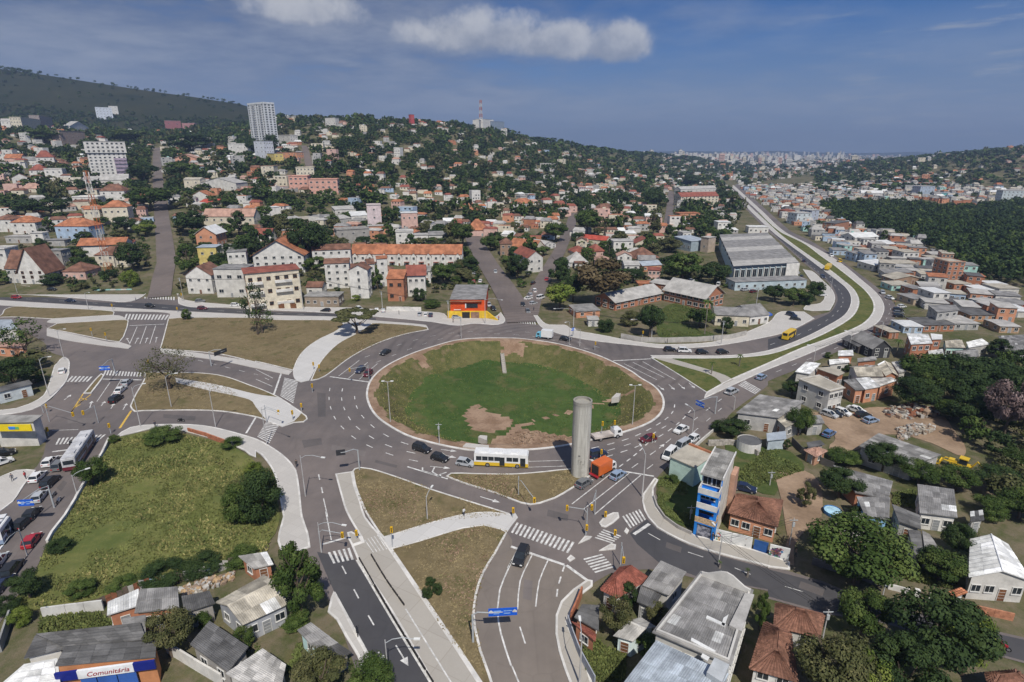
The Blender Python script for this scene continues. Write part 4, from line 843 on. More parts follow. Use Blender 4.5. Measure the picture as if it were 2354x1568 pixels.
hb('salmon house with low curved roof in trees by the climbing street', 'R1612,1003 1812,998', 962, 'gy', 925, 11, 'pinkish', (.62, .33, .24), 1, 3, over=.7)
hb('cream flat house right of the salmon curved-roof house', 'R1825,1070 1962,1065', 1012, 'flat', None, 9, 'light', CREAM, 1, 2)
hb('cream house front with pointed parapet beside the big grey-white gable', 'R1702,1262 1850,1262', 1160, 'gx', 1140, 10, 'tan', CREAM, 2, 2)
hb('big grey-white gabled hall on the slope above the red-roofed houses', 'R1850,1262 2178,1265', 1192, 'gy', 1145, 20, 'light', OFFW, 1, 4)
hb('white gable house with thin orange eaves below the grey-white hall', 'R1760,1355 1932,1355', 1312, 'gy', 1265, 11, 'orange', WHITE, 1, 2)
hb('low house with flat crimson roof below the grey-white hall', 'R1825,1405 1980,1405', 1385, 'shedb', 1338, 11, 'red', OFFW, 1, 3)
hb('white box house with square window right of the crimson roof', 'R2238,1430 2352,1425', 1375, 'flat', None, 8, 'light', WHITE, 1, 1, parapet=.4)
hb('long white hilltop institute building beside the antenna', 'S2085,475 2185,475', 362, 'flat', None, 16, 'white', WHITE, 2, 5, name='hilltop_building', cat='building')
hb('blue-grey windowless hall right of the antenna', 'S2165,480 2282,480', 382, 'flat', None, 16, 'zinc', (.22, .27, .34), 1, 0, name='hilltop_building', cat='building')
hb('low pale block left of the antenna', 'S2050,470 2090,470', 372, 'flat', None, 12, 'light', OFFW, 1, 2, name='hilltop_building', cat='building')
hb('small red water tower house on the ridge line', 'S1425,430 1458,430', 318, 'flat', None, 6, 'red', (.45, .08, .08), 2, 1, name='hilltop_building', cat='building')
hb('long flat-roofed pavilion on the ridge right of the residential tower', 'S640,430 735,430', 348, 'flat', None, 10, 'white', OFFW, 1, 4, name='hilltop_building', cat='building')
hb('white and cream block with dark red mansard roofs by the boulevard', 'Q1545,868 1890,862', 775, 'gx', 735, 16, 'redbrown', CREAM, 4, 10, name='apartment_block', cat='apartment block', win=(1.6, 1.5))
hb('grey-white hall with arched dormers behind the mansard block', 'Q1545,775 1870,768', 705, 'gx', 680, 14, 'light', OFFW, 2, 8, name='apartment_block', cat='apartment block')
hb('salmon flats with red awnings below the mansard block', 'Q1535,1020 1720,1018', 932, 'flat', None, 12, 'orange', SALMON, 2, 6, name='apartment_block', cat='apartment block')
hb('white house with dark upper windows left of the factory roofs', 'Q1885,1105 2000,1105', 1012, 'flat', None, 10, 'white', WHITE, 2, 3)
hb('long white house with round windows behind the factory', 'Q2170,1112 2352,1115', 1058, 'flat', None, 10, 'white', WHITE, 1, 4, parapet=.4)
hb('pale blue gable house left of the factory roofs', 'Q1548,1065 1650,1065', 1045, 'gx', 1022, 9, 'zinc', LBLUE, 1, 3)
hb('white house with red painted windows left of the factory', 'Y1565,120 1640,118', 30, 'flat', None, 9, 'light', WHITE, 2, 2)
hb('white house with red roof at the mouth of the right-hand side street', 'Y620,118 860,158', 92, 'gx', 55, 9, 'red', CREAM, 1, 4)
hb('cream gable house with brown roof left of the tall dark tree', 'Y1130,180 1318,182', 128, 'gy', 82, 12, 'redbrown', CREAM, 1, 3)
hb('house hidden under a broad brown tile roof near the school', 'Y1130,300 1340,290', 262, 'hip', 165, 14, 'brown', OFFW, 1, 2, over=.8)
hb('greyish white house under a brown hip roof beside the great brown tree', 'Y520,345 695,345', 300, 'hip', 205, 11, 'light', OFFW, 1, 2)
hb('house with red-brown hipped roof behind the grey-white one by the great brown tree', 'Y570,240 700,240', 205, 'hip', 150, 11, 'redbrown', PINK, 1, 2)
hb('house with dull red hipped roof right of the palms', 'Y735,250 850,250', 200, 'hip', 135, 11, 'redbrown', PINK, 1, 2)
hb('white two-storey house behind the palms', 'Y930,205 1110,205', 110, 'flat', None, 11, 'light', WHITE, 2, 3)
hb('orange and blue painted shed behind the school', 'Y1195,390 1370,380', 330, 'gx', 290, 9, 'zinc', SALMON, 1, 3)
hb('white house by the dark trees behind the great brown tree', 'Y1030,430 1165,430', 330, 'gx', 290, 9, 'light', WHITE, 2, 2)
hb('blue-trimmed gable house with brown roof up the side street', 'Q790,985 930,985', 945, 'gy', 900, 10, 'brown', LBLUE, 1, 2)
hb('house with large brown hipped roof up the side street', 'Q805,925 950,925', 895, 'hip', 840, 11, 'brown', CREAM, 1, 2)
hb('white gable house in the bend of the side street', 'Q500,840 580,838', 800, 'gy', 770, 10, 'light', WHITE, 1, 1)
hb('house with big orange hipped roof at the top of the straight street', 'Q50,865 205,860', 838, 'hip', 792, 12, 'orange', CREAM, 1, 3)
hb('white cube house above the big orange hipped roof', 'Q150,800 218,800', 755, 'flat', None, 8, 'white', WHITE, 1, 1)
hb('white house with long grey roof left of the side street', 'Y95,150 290,190', 130, 'gx', 95, 12, 'light', WHITE, 2, 3)
hb('row house with several orange and brown roofs at the straight street', 'Y-30,200 210,235', 165, 'gx', 90, 12, 'orange', CREAM, 1, 3)
hb('white house with dark red roof on the straight street corner', 'Y20,330 145,400', 235, 'gx', 175, 9, 'redbrown', OFFW, 2, 2)
hb('brick school wing with long grey roof running right to a gable end', 'Y1392,655 1768,742', 590, 'gx', 480, 14, 'light', BRICK, 2, 7, name='school', cat='school', near=0, win=(2.2, 1.5), over=.8)
hb('brick school wing with slanting grey roof and white beam band', 'Y945,748 1372,655', 622, 'gx', 540, 12, 'light', BRICK, 2, 7, name='school', cat='school', win=(2.2, 1.3), over=.8)
hb('small rear school roof linking the two brick wings', 'Y1262,545 1420,575', 500, 'gx', 470, 10, 'light', BRICK, 1, 2, name='school', cat='school')
hb('brick stair block with orange roof on the school', 'Y1160,545 1290,545', 505, 'flat', None, 6, 'orange', BRICK, 1, 1, name='school', cat='school')
hb('brick shed with sagging grey roof below the great brown tree', 'Y590,815 805,800', 752, 'shedb', 690, 9, 'grey', SALMON, 1, 2)
hb('small white shed by the clipped round bush', 'Y700,892 790,892', 830, 'gx', 812, 5, 'light', WHITE, 1, 1)
hb('shop row with blue awnings and grey roof right of the school garden', 'Y1860,880 2170,895', 790, 'gx', 715, 12, 'grey', CREAM, 1, 4, name='shop', cat='shop')
hb('second shop with blue awning and white front near the boulevard bend', 'Y2180,880 2352,860', 790, 'gx', 690, 12, 'grey', WHITE, 1, 3, name='shop', cat='shop')
def awning(lbl, base, z, out=1.6):
 a, b = (flat(p) for p in px(base)); d = (b-a).normalized(); n = Vector((d.y, -d.x, 0)); mb = MB(); U = Vector((0, 0, 1))
 q = [a+n*out+U*(z-.7), b+n*out+U*(z-.7), b+U*z, a+U*z]; mb.quad(*q); mb.quad(q[0]-U*.35, q[1]-U*.35, q[1], q[0]); mb.quad(q[3]-U*.05, q[2]-U*.05, q[1]-U*.35, q[0]-U*.35)
 tag(mb.build('awning', mat('awning_blue', (.03, .10, .42), .7, .1)), lbl, 'awning', 'blue shop awnings')
awning('blue awning at the left end of the blue-awning shop row', 'Y1850,830 1920,832', 3.0)
awning('long blue awning at the middle of the blue-awning shop row', 'Y2000,850 2130,880', 3.0)
awning('blue awning on the shop nearest the boulevard bend', 'Y2290,850 2352,830', 3.2)
def factory():
 a, b = (at(p) for p in px('D1684,650 1830,640')); o = Vector((a.x, a.y, 0)); fr = (b-a); fr.z = 0; L = fr.length; d = fr.normalized(); back = at(px('D1652,568')[0])-a; back.z = 0
 root = empty('factory', o, 0, 'grey factory with rows of saw-tooth roofs and a pale blue front', 'factory'); n = 8; u = back/n
 e = lambda s, t, z: (d*s+u*t)+Vector((0, 0, z)); hw = 6.8; mb = MB(); mb.prism([tuple(e(*v)[:2]) for v in ((0, 0, 0), (L, 0, 0), (L, n, 0), (0, n, 0))], -.5, hw, 0); mb.build('wall', paint((.40, .50, .54)), root); OCC.append((a.x+back.x/2+L/2, a.y+back.y/2, back.length*.6))
 for k in range(n):
  g = MB(); p = [e(-.5, k+.02, hw), e(L+.5, k+.02, hw), e(L+.5, k+.08, hw+1.5), e(-.5, k+.08, hw+1.5), e(L+.5, k+1, hw+1.9), e(-.5, k+1, hw+1.9)]
  g.quad(p[3], p[2], p[4], p[5]); g.tri(p[1], p[4], p[2]); g.tri(p[0], p[3], p[5]); g.build('saw_tooth_roof', roofmat('grey' if k % 3 else 'light'), root)
  g = MB(); g.quad(p[0], p[1], p[2], p[3]); g.build('north_light', M_glass, root)
 ang = math.atan2(d.y, d.x)
 for c in range(11):
  p = e(L*(c+.5)/11, 0, 1.2); link('window', winmesh(2.2, 5.2, ''), root, p, ang)
 for c in range(12):
  g = MB(); p, q = e(L*c/11-.25, 0, 0)+Vector((d.y, -d.x, 0))*.3, e(L*c/11+.25, 0, 0)+Vector((d.y, -d.x, 0))*.3; g.obox(p, q, .6, -.3, hw+.4); g.build('pilaster', paint(OFFW), root)
 g = MB(); p, q = e(L*.80, 0, 0)+Vector((d.y, -d.x, 0))*.45, e(L+.3, 0, 0)+Vector((d.y, -d.x, 0))*.45; g.obox(p, q, .5, -.3, hw+1.5); g.build('white_end_panel', paint(WHITE), root)
factory()
hb('low grey annex with pale blue stripe in front of the factory', 'D1688,668 1852,662', 652, 'flat', None, 9, 'grey', (.42, .50, .54), 1, 9, name='factory_annex', cat='annex', hmin=4.2)
hb('blue-grey windowless hall left of the factory', 'Y1640,205 1780,190', 105, 'shedb', 60, 16, 'zinc', (.30, .36, .40), 1, 0, name='warehouse', cat='warehouse')
hb('tan concrete silo block between the warehouse and the factory', 'Y1795,215 1860,205', 75, 'flat', None, 6, 'light', (.42, .34, .27), 1, 0, name='silo', cat='silo')
# ---------------------------------------------------------------- settlement east of the boulevard
hb('tall raw brick tower house with round white window holes by the forest', 'E1612,505 1765,505', 302, 'flat', None, 10, 'tan', BRICK, 5, 3, name='brick_tower_house', scols=3, style='open', parapet=.4)
for lb, *a in (
 ('small brick house with slab roof at the foot of the brick tower house', 'E1700,562 1848,560', 502, 'flat', None, 8, 'tan', BRICK, 1, 2),
 ('brick house with pale shed roof by the forest, right of the brick tower house', 'E1925,606 2062,606', 560, 'shedb', 515, 9, 'white', BRICK, 1, 2),
 ('unpainted block house with flat slab at the forest edge, far right', 'E2110,612 2292,612', 545, 'flat', None, 10, 'tan', OFFW, 1, 2),
 ('white two-storey house with balconies below the forest edge', 'E1232,302 1372,302', 212, 'flat', None, 11, 'tan', WHITE, 2, 3),
 ('big white house with bright white roof at the upper end of the settlement', 'E790,132 1005,122', 72, 'gx', 28, 13, 'white', WHITE, 2, 4),
 ('white house with dark windows just below the bright white roof', 'E870,160 985,160', 92, 'flat', None, 8, 'light', WHITE, 2, 3),
 ('brick house with long white shed roof near the forest edge', 'E1040,172 1168,168', 140, 'shedb', 100, 9, 'white', BRICK, 1, 3),
 ('house with dull grey shed roof and cream wall below the white shed roof', 'E1055,242 1192,238', 195, 'shedb', 155, 9, 'grey', CREAM, 1, 3),
 ('plain brick cube house touching the forest edge', 'E1198,202 1292,198', 162, 'flat', None, 8, 'orange', BRICK, 1, 2),
 ('narrow turquoise house on the boulevard side of the settlement', 'E695,225 765,222', 150, 'flat', None, 8, 'light', TEAL, 2, 1),
 ('narrow brick house beside the turquoise one', 'E770,215 850,215', 155, 'flat', None, 8, 'light', BRICK, 2, 1),
 ('pale blue house with grey roof above the boulevard bend', 'E800,298 902,295', 225, 'shedb', 200, 9, 'grey', LBLUE, 2, 2),
 ('long workshop with shining white roof above the boulevard bend', 'E965,385 1165,370', 325, 'shedb', 282, 11, 'white', OFFW, 1, 4),
 ('long low house with tan roof below the two-storey balcony house', 'E1150,355 1372,355', 322, 'shedb', 295, 9, 'tan', OFFW, 1, 4),
 ('wide barn-like house with tan gable roof and brown eaves', 'E1150,505 1432,505', 472, 'gy', 428, 10, 'tan', (.30, .20, .14), 1, 4),
 ('low turquoise house with tan roof in front of the barn-like one', 'E1130,562 1312,560', 525, 'shedb', 492, 8, 'tan', TEAL, 1, 3),
 ('brick cube house with slab roof below the turquoise wall', 'E1322,608 1432,606', 548, 'flat', None, 8, 'grey', BRICK, 1, 1),
 ('tan lean-to house with grey sheet roof beside the parked cars', 'E1330,695 1462,688', 645, 'shedb', 602, 9, 'grey', (.42, .33, .24), 1, 2),
 ('white concrete house with black window bands in mid settlement', 'E1500,695 1648,695', 585, 'flat', None, 10, 'white', OFFW, 2, 2),
 ('brick house with black sheet roof right of the window-band house', 'E1690,725 1812,722', 690, 'shedb', 640, 9, 'dark', BRICK, 1, 2),
 ('long brick house with black roof edge in the right of the settlement', 'E1845,845 2092,845', 797, 'shedb', 762, 10, 'dark', (.45, .25, .14), 1, 4),
 ('pale blue house with light roof in the right of the settlement', 'E2030,748 2192,740', 692, 'shedb', 655, 10, 'light', LBLUE, 1, 3),
 ('narrow bare brick tower next to the pale blue house', 'E1998,775 2062,775', 702, 'flat', None, 6, 'light', BRICK, 2, 1),
 ('red brick house cut by the right edge below the forest', 'E2205,745 2420,745', 695, 'shedb', 660, 9, 'grey', (.36, .13, .09), 1, 3),
 ('house with shiny pale roof cut by the right edge', 'E2130,805 2420,812', 785, 'shedb', 748, 10, 'white', OFFW, 1, 3),
 ('row of brick rooms under a long dark sheet roof facing the car park', 'E1420,942 1702,935', 882, 'shedb', 832, 9, 'dark', BRICK, 1, 5),
 ('grey walled house with pale sheet roof right of the brick rooms', 'E1702,925 1925,925', 875, 'shedb', 832, 10, 'light', GREY, 1, 3),
 ('small brick house with tan hipped roof on the boulevard corner', 'E1105,1005 1192,1002', 952, 'hip', 908, 8, 'tan', BRICK, 1, 1),
 ('pale blue terrace house with white railing by the boulevard corner', 'E1238,952 1412,955', 905, 'flat', None, 8, 'white', LBLUE, 1, 3),
 ('house with pale ridge roof at the right edge of the settlement', 'E2120,950 2300,955', 905, 'gx', 872, 9, 'light', (.42, .28, .18), 1, 3),
 ('black timber house with open gable front beside the boulevard', 'E945,1185 1112,1178', 1090, 'gy', 1020, 10, 'grey', (.05, .05, .055), 2, 2),
 ('black shed left of the black timber house', 'E822,1140 940,1135', 1075, 'gy', 1042, 8, 'dark', (.07, .06, .06), 1, 1),
 ): hb(lb, *a)
for lb, q, h, rf, rise, rk, wl_, rows, nr in (
 ('grey-roofed house with covered terrace in mid settlement', 'E1480,700 1715,700 1750,742 1560,762', 6, 'flat', 0, 'grey', GREY, 2, 0),
 ('brick workshop under a wide bright white sheet roof', 'E1268,970 1468,980 1512,1050 1312,1060', 6, 'shedb', .5, 'white', BRICK, 2, 1),
 ('brick stack house with small white roof touching the workshop', 'E1490,968 1598,978 1602,1012 1505,1015', 6.5, 'shedb', .3, 'white', BRICK, 2, 0),
 ('turquoise walled house with mossy grey gable roof', 'E1605,1032 1738,1010 1812,1090 1632,1085', 3.5, 'gx', 1.0, 'tan', (.42, .62, .56), 1, 1),
 ('house with half white half grey sheet roof right of the turquoise wall', 'E1820,1040 1960,1020 2035,1072 1842,1090', 3.5, 'shedb', .5, 'white', GREY, 1, 1),
 ('tumbledown white shack at the edge of the trees', 'E1465,1130 1600,1115 1625,1200 1490,1195', 3, 'shedb', .4, 'white', WHITE, 1, 1),
 ('dark grey long roof behind the white shack', 'E1690,1120 1900,1100 1940,1170 1740,1180', 3, 'gx', .8, 'grey', GREY, 1, 1),
 ('wide grey roof above the dark trees at the right edge', 'E2110,1000 2380,985 2420,1120 2190,1130', 4, 'shedb', .6, 'grey', GREY, 1, 1),
 ('small house with white roof and brick wall below the boulevard', 'E642,1128 778,1120 785,1162 642,1165', 4, 'shedb', .3, 'white', BRICK, 1, 1),
 ('brick house with grey roof edge below the black timber house', 'E820,1190 985,1178 1000,1212 822,1222', 3.5, 'shedb', .3, 'grey', BRICK, 1, 1),
 ('low white awning roof below the small white-roofed house', 'E560,1202 735,1195 750,1232 565,1245', 2.8, 'shedb', .2, 'white', OFFW, 1, 1),
 ('white sheet-roofed house nearest the boulevard below the bend', 'E248,1312 345,1232 482,1248 385,1335', 4, 'shedb', .4, 'white', OFFW, 1, 1),
 ('brick house with half built upper walls right of the white sheet roof', 'E455,1280 600,1272 690,1320 640,1345', 4, 'flat', 0, 'tan', BRICK, 1, 0),
 ('house with wide tan-grey roof, left of three in the brick row', 'E742,1262 985,1250 1062,1352 815,1352', 4.5, 'gx', 1.0, 'tan', OFFW, 1, 1),
 ('house with tan-grey roof, middle of three in the brick row', 'E1008,1240 1122,1228 1192,1340 1080,1345', 4.5, 'gy', .8, 'tan', BRICK, 1, 1),
 ('house with pale grey roof, right of three in the brick row', 'E1130,1235 1215,1222 1272,1310 1200,1325', 4.0, 'shedb', .4, 'light', OFFW, 1, 1),
 ('orange house under a shining white roof, front left of the brick row', 'E800,1382 932,1372 1032,1450 890,1475', 4, 'shedb', .3, 'white', SALMON, 1, 1),
 ('orange house under a dull white roof, front right of the brick row', 'E948,1382 1128,1370 1182,1402 1032,1445', 4, 'shedb', .3, 'light', SALMON, 1, 1),
 ('small orange house with grey roof at the front of the brick row', 'E690,1400 795,1385 885,1478 800,1482', 3.8, 'shedb', .3, 'grey', SALMON, 1, 1),
 ): qb(lb, q, h, rf, rise, rk, wl_, rows, 3, near=nr)
for lb, *a in (
 ('pale blue block standing alone against the forest corner', 'U255,1035 388,1030', 930, 'flat', None, 12, 'light', (.52, .57, .58), 3, 3),
 ('grey-blue narrow block right of the pale blue block', 'U388,1020 455,1012', 902, 'flat', None, 12, 'light', (.40, .44, .50), 4, 1),
 ('brown brick block with blind walls below the pale blue block', 'U605,1110 735,1085', 1015, 'flat', None, 10, 'dark', (.34, .17, .11), 3, 0),
 ('dark red brick house left of the pale blue block', 'U148,965 242,962', 905, 'hip', 890, 10, 'redbrown', BRICK, 2, 2),
 ('school-like block with painted mural front beyond the forest', 'U1250,752 1382,752', 678, 'flat', None, 14, 'light', OFFW, 3, 3),
 ('blue-grey windowed block right of the mural block', 'U1388,770 1520,762', 682, 'flat', None, 14, 'light', (.36, .42, .50), 3, 4),
 ('long turquoise wall building right of the blue-grey block', 'U1540,778 1682,778', 745, 'flat', None, 10, 'zinc', (.16, .46, .46), 1, 4),
 ('pale blue-grey block of flats at the right edge beyond the forest', 'U2135,830 2325,832', 722, 'flat', None, 14, 'light', (.48, .54, .56), 4, 5),
 ('white hall with light roof among the far houses beyond the forest', 'U850,775 1050,775', 745, 'gx', 720, 12, 'white', WHITE, 1, 5),
 ): hb(lb, *a)
# ---------------------------------------------------------------- right foreground
qb('long grey corrugated shed roof at the edge of the dirt yard', 'K832,690 1012,572 1592,755 1335,850', 3.6, 'shedl', .5, 'grey', GREY, 1, 2, name='shed', cat='shed', near=1)
qb('white cottage under one grey corrugated roof among the trees', 'K1362,1052 1700,1102 1740,1332 1392,1290', 3.2, 'shedb', .7, 'grey', WHITE, 1, 3, near=1, front=None)
qb('patched grey roof with pale panels behind the round dark tree', 'K592,872 1142,1022 1105,1165 800,1100', 3.0, 'shedb', .6, 'grey', BRICK, 1, 2, near=1)
qb('blue painted house with rippled grey roof left of the white cottage', 'K805,1165 1115,1170 1112,1352 890,1318', 3.0, 'shedb', .6, 'grey', (.25, .46, .68), 1, 3, near=1)
qb('low dark grey roof sloping right of the blue painted house', 'K1130,1228 1392,1312 1402,1440 1190,1388', 2.8, 'shedl', .5, 'dark', GREY, 1, 1, near=1)
qb('grey roof strip descending behind the big round tree', 'O1275,185 1400,185 1420,400 1340,420', 2.8, 'shedl', .3, 'dark', GREY, 1, 1, near=1)
qb('grey roof strip with white edge right of the descending roof', 'O1408,195 1480,215 1580,370 1440,420', 2.8, 'shedl', .3, 'grey', GREY, 1, 1, near=1)
qb('beige gable roof showing above the big round tree', 'K555,1400 800,1310 900,1345 1020,1480 700,1560'.rsplit(' ', 1)[0], 3.2, 'gy', .8, 'tan', OFFW, 1, 2, near=0)
qb('white sheet gable house half shaded by a tree at the right edge', 'O1862,255 2200,300 2420,640 1850,600', 4.2, 'gy', 1.3, 'white', OFFW, 1, 4, near=1, front=None)
qb('pink house with moss brown hipped tile roof beside the blue house', 'D1694,1135 1800,1150 1787,1212 1674,1180', 3.4, 'hip', 1.5, 'brown', SALMON, 1, 4, near=2)
qb('grey sheet roof house on the bank beside the right carriageway', 'D1692,950 1745,912 1848,928 1790,962', 4, 'shedb', .5, 'grey', GREY, 1, 2, near=1)
qb('second sheet roof with pale end in the corner of the dirt yard', 'K40,392 195,352 345,425 160,505', 3.4, 'shedb', .4, 'tan', GREY, 1, 1, near=1)
qb('narrow sheet roof leaning on the tree by the dirt yard', 'K345,400 480,400 520,462 360,470', 3.0, 'shedb', .3, 'grey', GREY, 1, 1, near=1)
qb('pale blue metal container by the scrap yard fence', 'K0,562 148,545 152,600 5,615', 2.6, 'flat', 0, 'zinc', (.42, .48, .52), 1, 0, name='container', cat='container', near=0)
qb('unfinished two-storey concrete house with roof deck by the dirt yard', 'K288,55 470,22 695,135 570,165', 6.4, 'flat', 0, 'tan', OFFW, 2, 4, near=0, parapet=.25, style='open')
qb('small orange tile roof hut at the edge of the dirt yard', 'K332,705 440,680 548,712 440,768', 2.4, 'hip', .7, 'pinkish', (.45, .25, .16), 1, 1, name='hut', near=2)
qb('dark sheet shelter at the left corner of the dirt yard', 'K352,640 480,625 520,665 370,690', 2.2, 'shedb', .2, 'dark', CONC, 1, 0, name='shelter', cat='shed', near=0)
qb('dark shed in the trees at far right below the yellow loader', 'O1850,20 1965,5 1985,85 1860,100', 2.6, 'shedb', .3, 'dark', GREY, 1, 1, name='shed', cat='shed', near=1)
qb('low orange roofed porch by the white wall at right', 'O1650,745 1760,725 1830,770 1700,800', 2.6, 'shedb', .4, 'orange', CONC, 1, 1, name='porch_house', near=2)
qb('cream house cut by the bottom right corner', 'O2000,1480 2300,1450 2420,1600 2050,1640', 3, 'hip', .8, 'brown', CREAM, 1, 3, near=2)
hall = qb('long grey-roofed hall with curved parapet facing the dark street', 'N1745,575 2190,735 1990,1392 1325,1112', 7.5, 'flat', 0, 'grey', OFFW, 2, 6, name='hall', cat='hall', near=1, parapet=.5, scols=8)
def hall_parts(root):
 o = root.location; z = 8.0; f = lambda s, zz=z: Vector(flat(px(s)[0], zz))-o+Vector((0, 0, 0))
 g = MB(); pts = ['N1745,570', 'N1800,512', 'N1870,535', 'N1930,548', 'N1990,560', 'N2050,592', 'N2100,625', 'N2175,665', 'N2190,730']
 P = [f(p, 8.3) for p in pts]
 a, b = f('N1745,572'), f('N2190,735'); n = 9
 for i in range(n-1):
  t0, t1 = i/(n-1), (i+1)/(n-1); h0, h1 = (.7+1.4*math.sin(math.pi*t)**2 for t in (t0, t1)); p, q = a.lerp(b, t0), a.lerp(b, t1); g.obox(p, q, .25, 7.6, (7.6+h0, 7.6+h1))
 g.build('curved_parapet', paint(OFFW), root)
 for s in ('N1650,1165 1870,1285 1850,1310 1640,1190', 'N1790,960 1965,1040 1955,1062 1780,985', 'N1750,1310 1815,1345 1795,1380 1735,1340', 'N1940,985 1990,950 1950,1060 1925,1045'):
  q = [f('%s%s' % ('' if v[0] == 'N' else 'N', v), 7.78) for v in s.split()]; 
  if (q[1]-q[0]).cross(q[2]-q[0]).z < 0: q.reverse()
  g = MB(); g.prism([(p.x, p.y) for p in q], 7.74, 7.9); g.build('skylight_panel', roofmat('white'), root)
 q = [f(v, 9.0) for v in ('N1862,1335', 'N1998,1400', 'N1930,1560', 'N1790,1470')]
 if (q[1]-q[0]).cross(q[2]-q[0]).z < 0: q.reverse()
 g = MB(); g.prism([(p.x, p.y) for p in q], 0, 8.9); g.build('stair_block', paint((.45, .47, .48)), root)
 q = [f(v, 7.9) for v in ('N2140,755', 'N2225,770', 'N2110,1110', 'N1995,1050')]
 if (q[1]-q[0]).cross(q[2]-q[0]).z < 0: q.reverse()
 g = MB(); g.prism([(p.x, p.y) for p in q], 7.7, 8.05); g.build('side_terrace', roofmat('light'), root)
hall_parts(hall)
qb('hall with smooth blue-grey metal roof at the bottom edge', 'N1322,1195 1990,1505 1760,1900 1000,1640', 7.8, 'shedf', .5, 'zinc', (.48, .55, .58), 2, 5, name='hall', cat='hall', near=1, sides=True)
qb('white house with reddish-brown hipped tile roof on the junction corner', 'N818,695 1000,492 1262,592 965,772', 3.6, 'hip', 1.5, 'redbrown', WHITE, 1, 3, near=2)
qb('weathered grey sheet roof between the tile roof and the grey hall', 'N1362,492 1600,598 1440,780 1195,685', 3.6, 'shedb', .7, 'grey', OFFW, 1, 3, near=1)
qb('lower dull grey lean-to roof behind the weathered grey roof', 'N1185,695 1372,792 1292,900 1145,835', 3.0, 'shedb', .3, 'dark', GREY, 1, 1, near=1)
qb('mossy dark roof behind the brick wall on the corner lot', 'N640,880 800,870 795,1105 570,1000', 2.8, 'shedl', .4, 'dark', BRICK, 1, 1, near=1)
qb('low broken tile roof at the end of the mossy dark roof', 'N545,1030 690,1085 775,1140 765,1205 610,1110'.rsplit(' ', 1)[0], 2.6, 'shedb', .2, 'redbrown', BRICK, 1, 1, near=2)
qb('small white and turquoise cottage with striped sheet roof', 'N928,1140 1180,975 1325,1065 1112,1195', 3.0, 'gx', .8, 'light', (.62, .72, .70), 1, 3, near=1)
qb('brown tile house with two hipped roofs, front wing by the dark street', 'O75,835 518,942 470,1150 60,1050', 4.4, 'hip', 1.6, 'brown', OFFW, 2, 4, near=2)
qb('brown tile house with two hipped roofs, rear wing at the bottom edge', 'N2325,1010 2560,1110 2620,1560 2190,1440', 4.4, 'hip', 1.6, 'brown', WHITE, 2, 4, near=2)
# ---------------------------------------------------------------- left foreground
shopc = qb('shop with dark sheet roof, blue and white fascia and blue shutters', 'L610,1282 1440,1195 1430,1345 520,1462', 4.2, 'shedb', .6, 'dark', (.50, .22, .10), 1, 0, name='corner_shop', cat='shop', near=1, front=None, over=.2, door=False, sides=False)
def shop2(root):
 o = root.location; z = 4.2; f = lambda s, zz: Vector(flat(px(s)[0], zz))-o
 A_, B_ = f('L515,1468', 4.2), f('L1430,1347', 4.2); A_.z = B_.z = 0; d = (B_-A_).normalized(); n = Vector((d.y, -d.x, 0)); ang = math.atan2(d.y, d.x)
 def slab(t0, t1, z0, z1, out, th, m, name):
  a, b = A_.lerp(B_, t0)+n*out, A_.lerp(B_, t1)+n*out; g = MB(); g.obox(a, b, th, z0, z1); return g.build(name, m, root)
 db = mat('deep_blue', (.012, .022, .20), .5, .1); sb = mat('shutter_blue', (.045, .12, .40), .5, .15)
 slab(0, .22, 3.0, 4.25, .35, .3, db, 'blue_fascia'); slab(.78, 1, 3.0, 4.25, .35, .3, db, 'blue_fascia'); slab(.22, .78, 3.0, 4.25, .36, .3, paint((.72, .73, .74)), 'white_fascia')
 for t0, t1 in ((.22, .375), (.385, .58), (.59, .78)): slab(t0, t1, 0, 2.95, .2, .12, sb, 'roller_shutter')
 cu = bpy.data.curves.new('sign_text', 'FONT'); cu.body = 'Comunitária'; cu.size = .95; cu.extrude = .02; cu.shear = .3; cu.align_x = 'CENTER'; cu.materials.append(mat('sign_red', (.30, .02, .03), .6, .1))
 t0_ = bpy.data.objects.new('sign_curve', cu); me = bpy.data.meshes.new_from_object(t0_); bpy.data.objects.remove(t0_); t = link('sign_lettering', me, root); p = A_.lerp(B_, .52)+n*.53; t.location = (p.x, p.y, 3.25); t.rotation_euler = (R(90), 0, ang)
shop2(shopc)
qb('wide dark flat roof behind the blue and white shop', 'L335,1150 1290,1030 1345,1185 620,1280 225,1370'.rsplit(' ', 1)[0], 4.0, 'shedb', .3, 'dark', OFFW, 1, 2, near=1)
qb('lower dark roof left of the shop with pale patch', 'L330,1160 560,1110 590,1270 225,1370', 3.8, 'shedl', .2, 'dark', WHITE, 1, 2, near=1)
qb('white porch roof with glass panel in the bottom left corner', 'L230,1430 500,1380 520,1560 10,1620', 3.2, 'flat', 0, 'white', WHITE, 1, 1, near=1)
qb('striped grey lean-to roof right of the wide dark roof', 'L1130,1000 1340,960 1340,1180 1130,1190', 3.6, 'shedl', .2, 'grey', GREY, 1, 1, near=1)
qb('brick house under a patched roof with white sheets', 'L1290,742 1640,718 1650,892 1235,942', 3.2, 'shedb', .4, 'grey', BRICK, 1, 3, near=1)
qb('house under a shining white metal roof left of the patched roof', 'L995,855 1280,732 1282,870 985,962', 3.2, 'shedb', .3, 'white', BRICK, 1, 2, near=1)
qb('small dark grey roof between the patched roof and the beige gable', 'L1672,802 1930,752 1980,850 1695,940', 3.0, 'shedb', .3, 'dark', CONC, 1, 1, near=1)
qb('large house with beige gable roof below the scrap fence', 'D496,1385 608,1322 664,1388 558,1437', 3.4, 'gx', 1.2, 'tan', (.36, .37, .39), 1, 4, near=1)
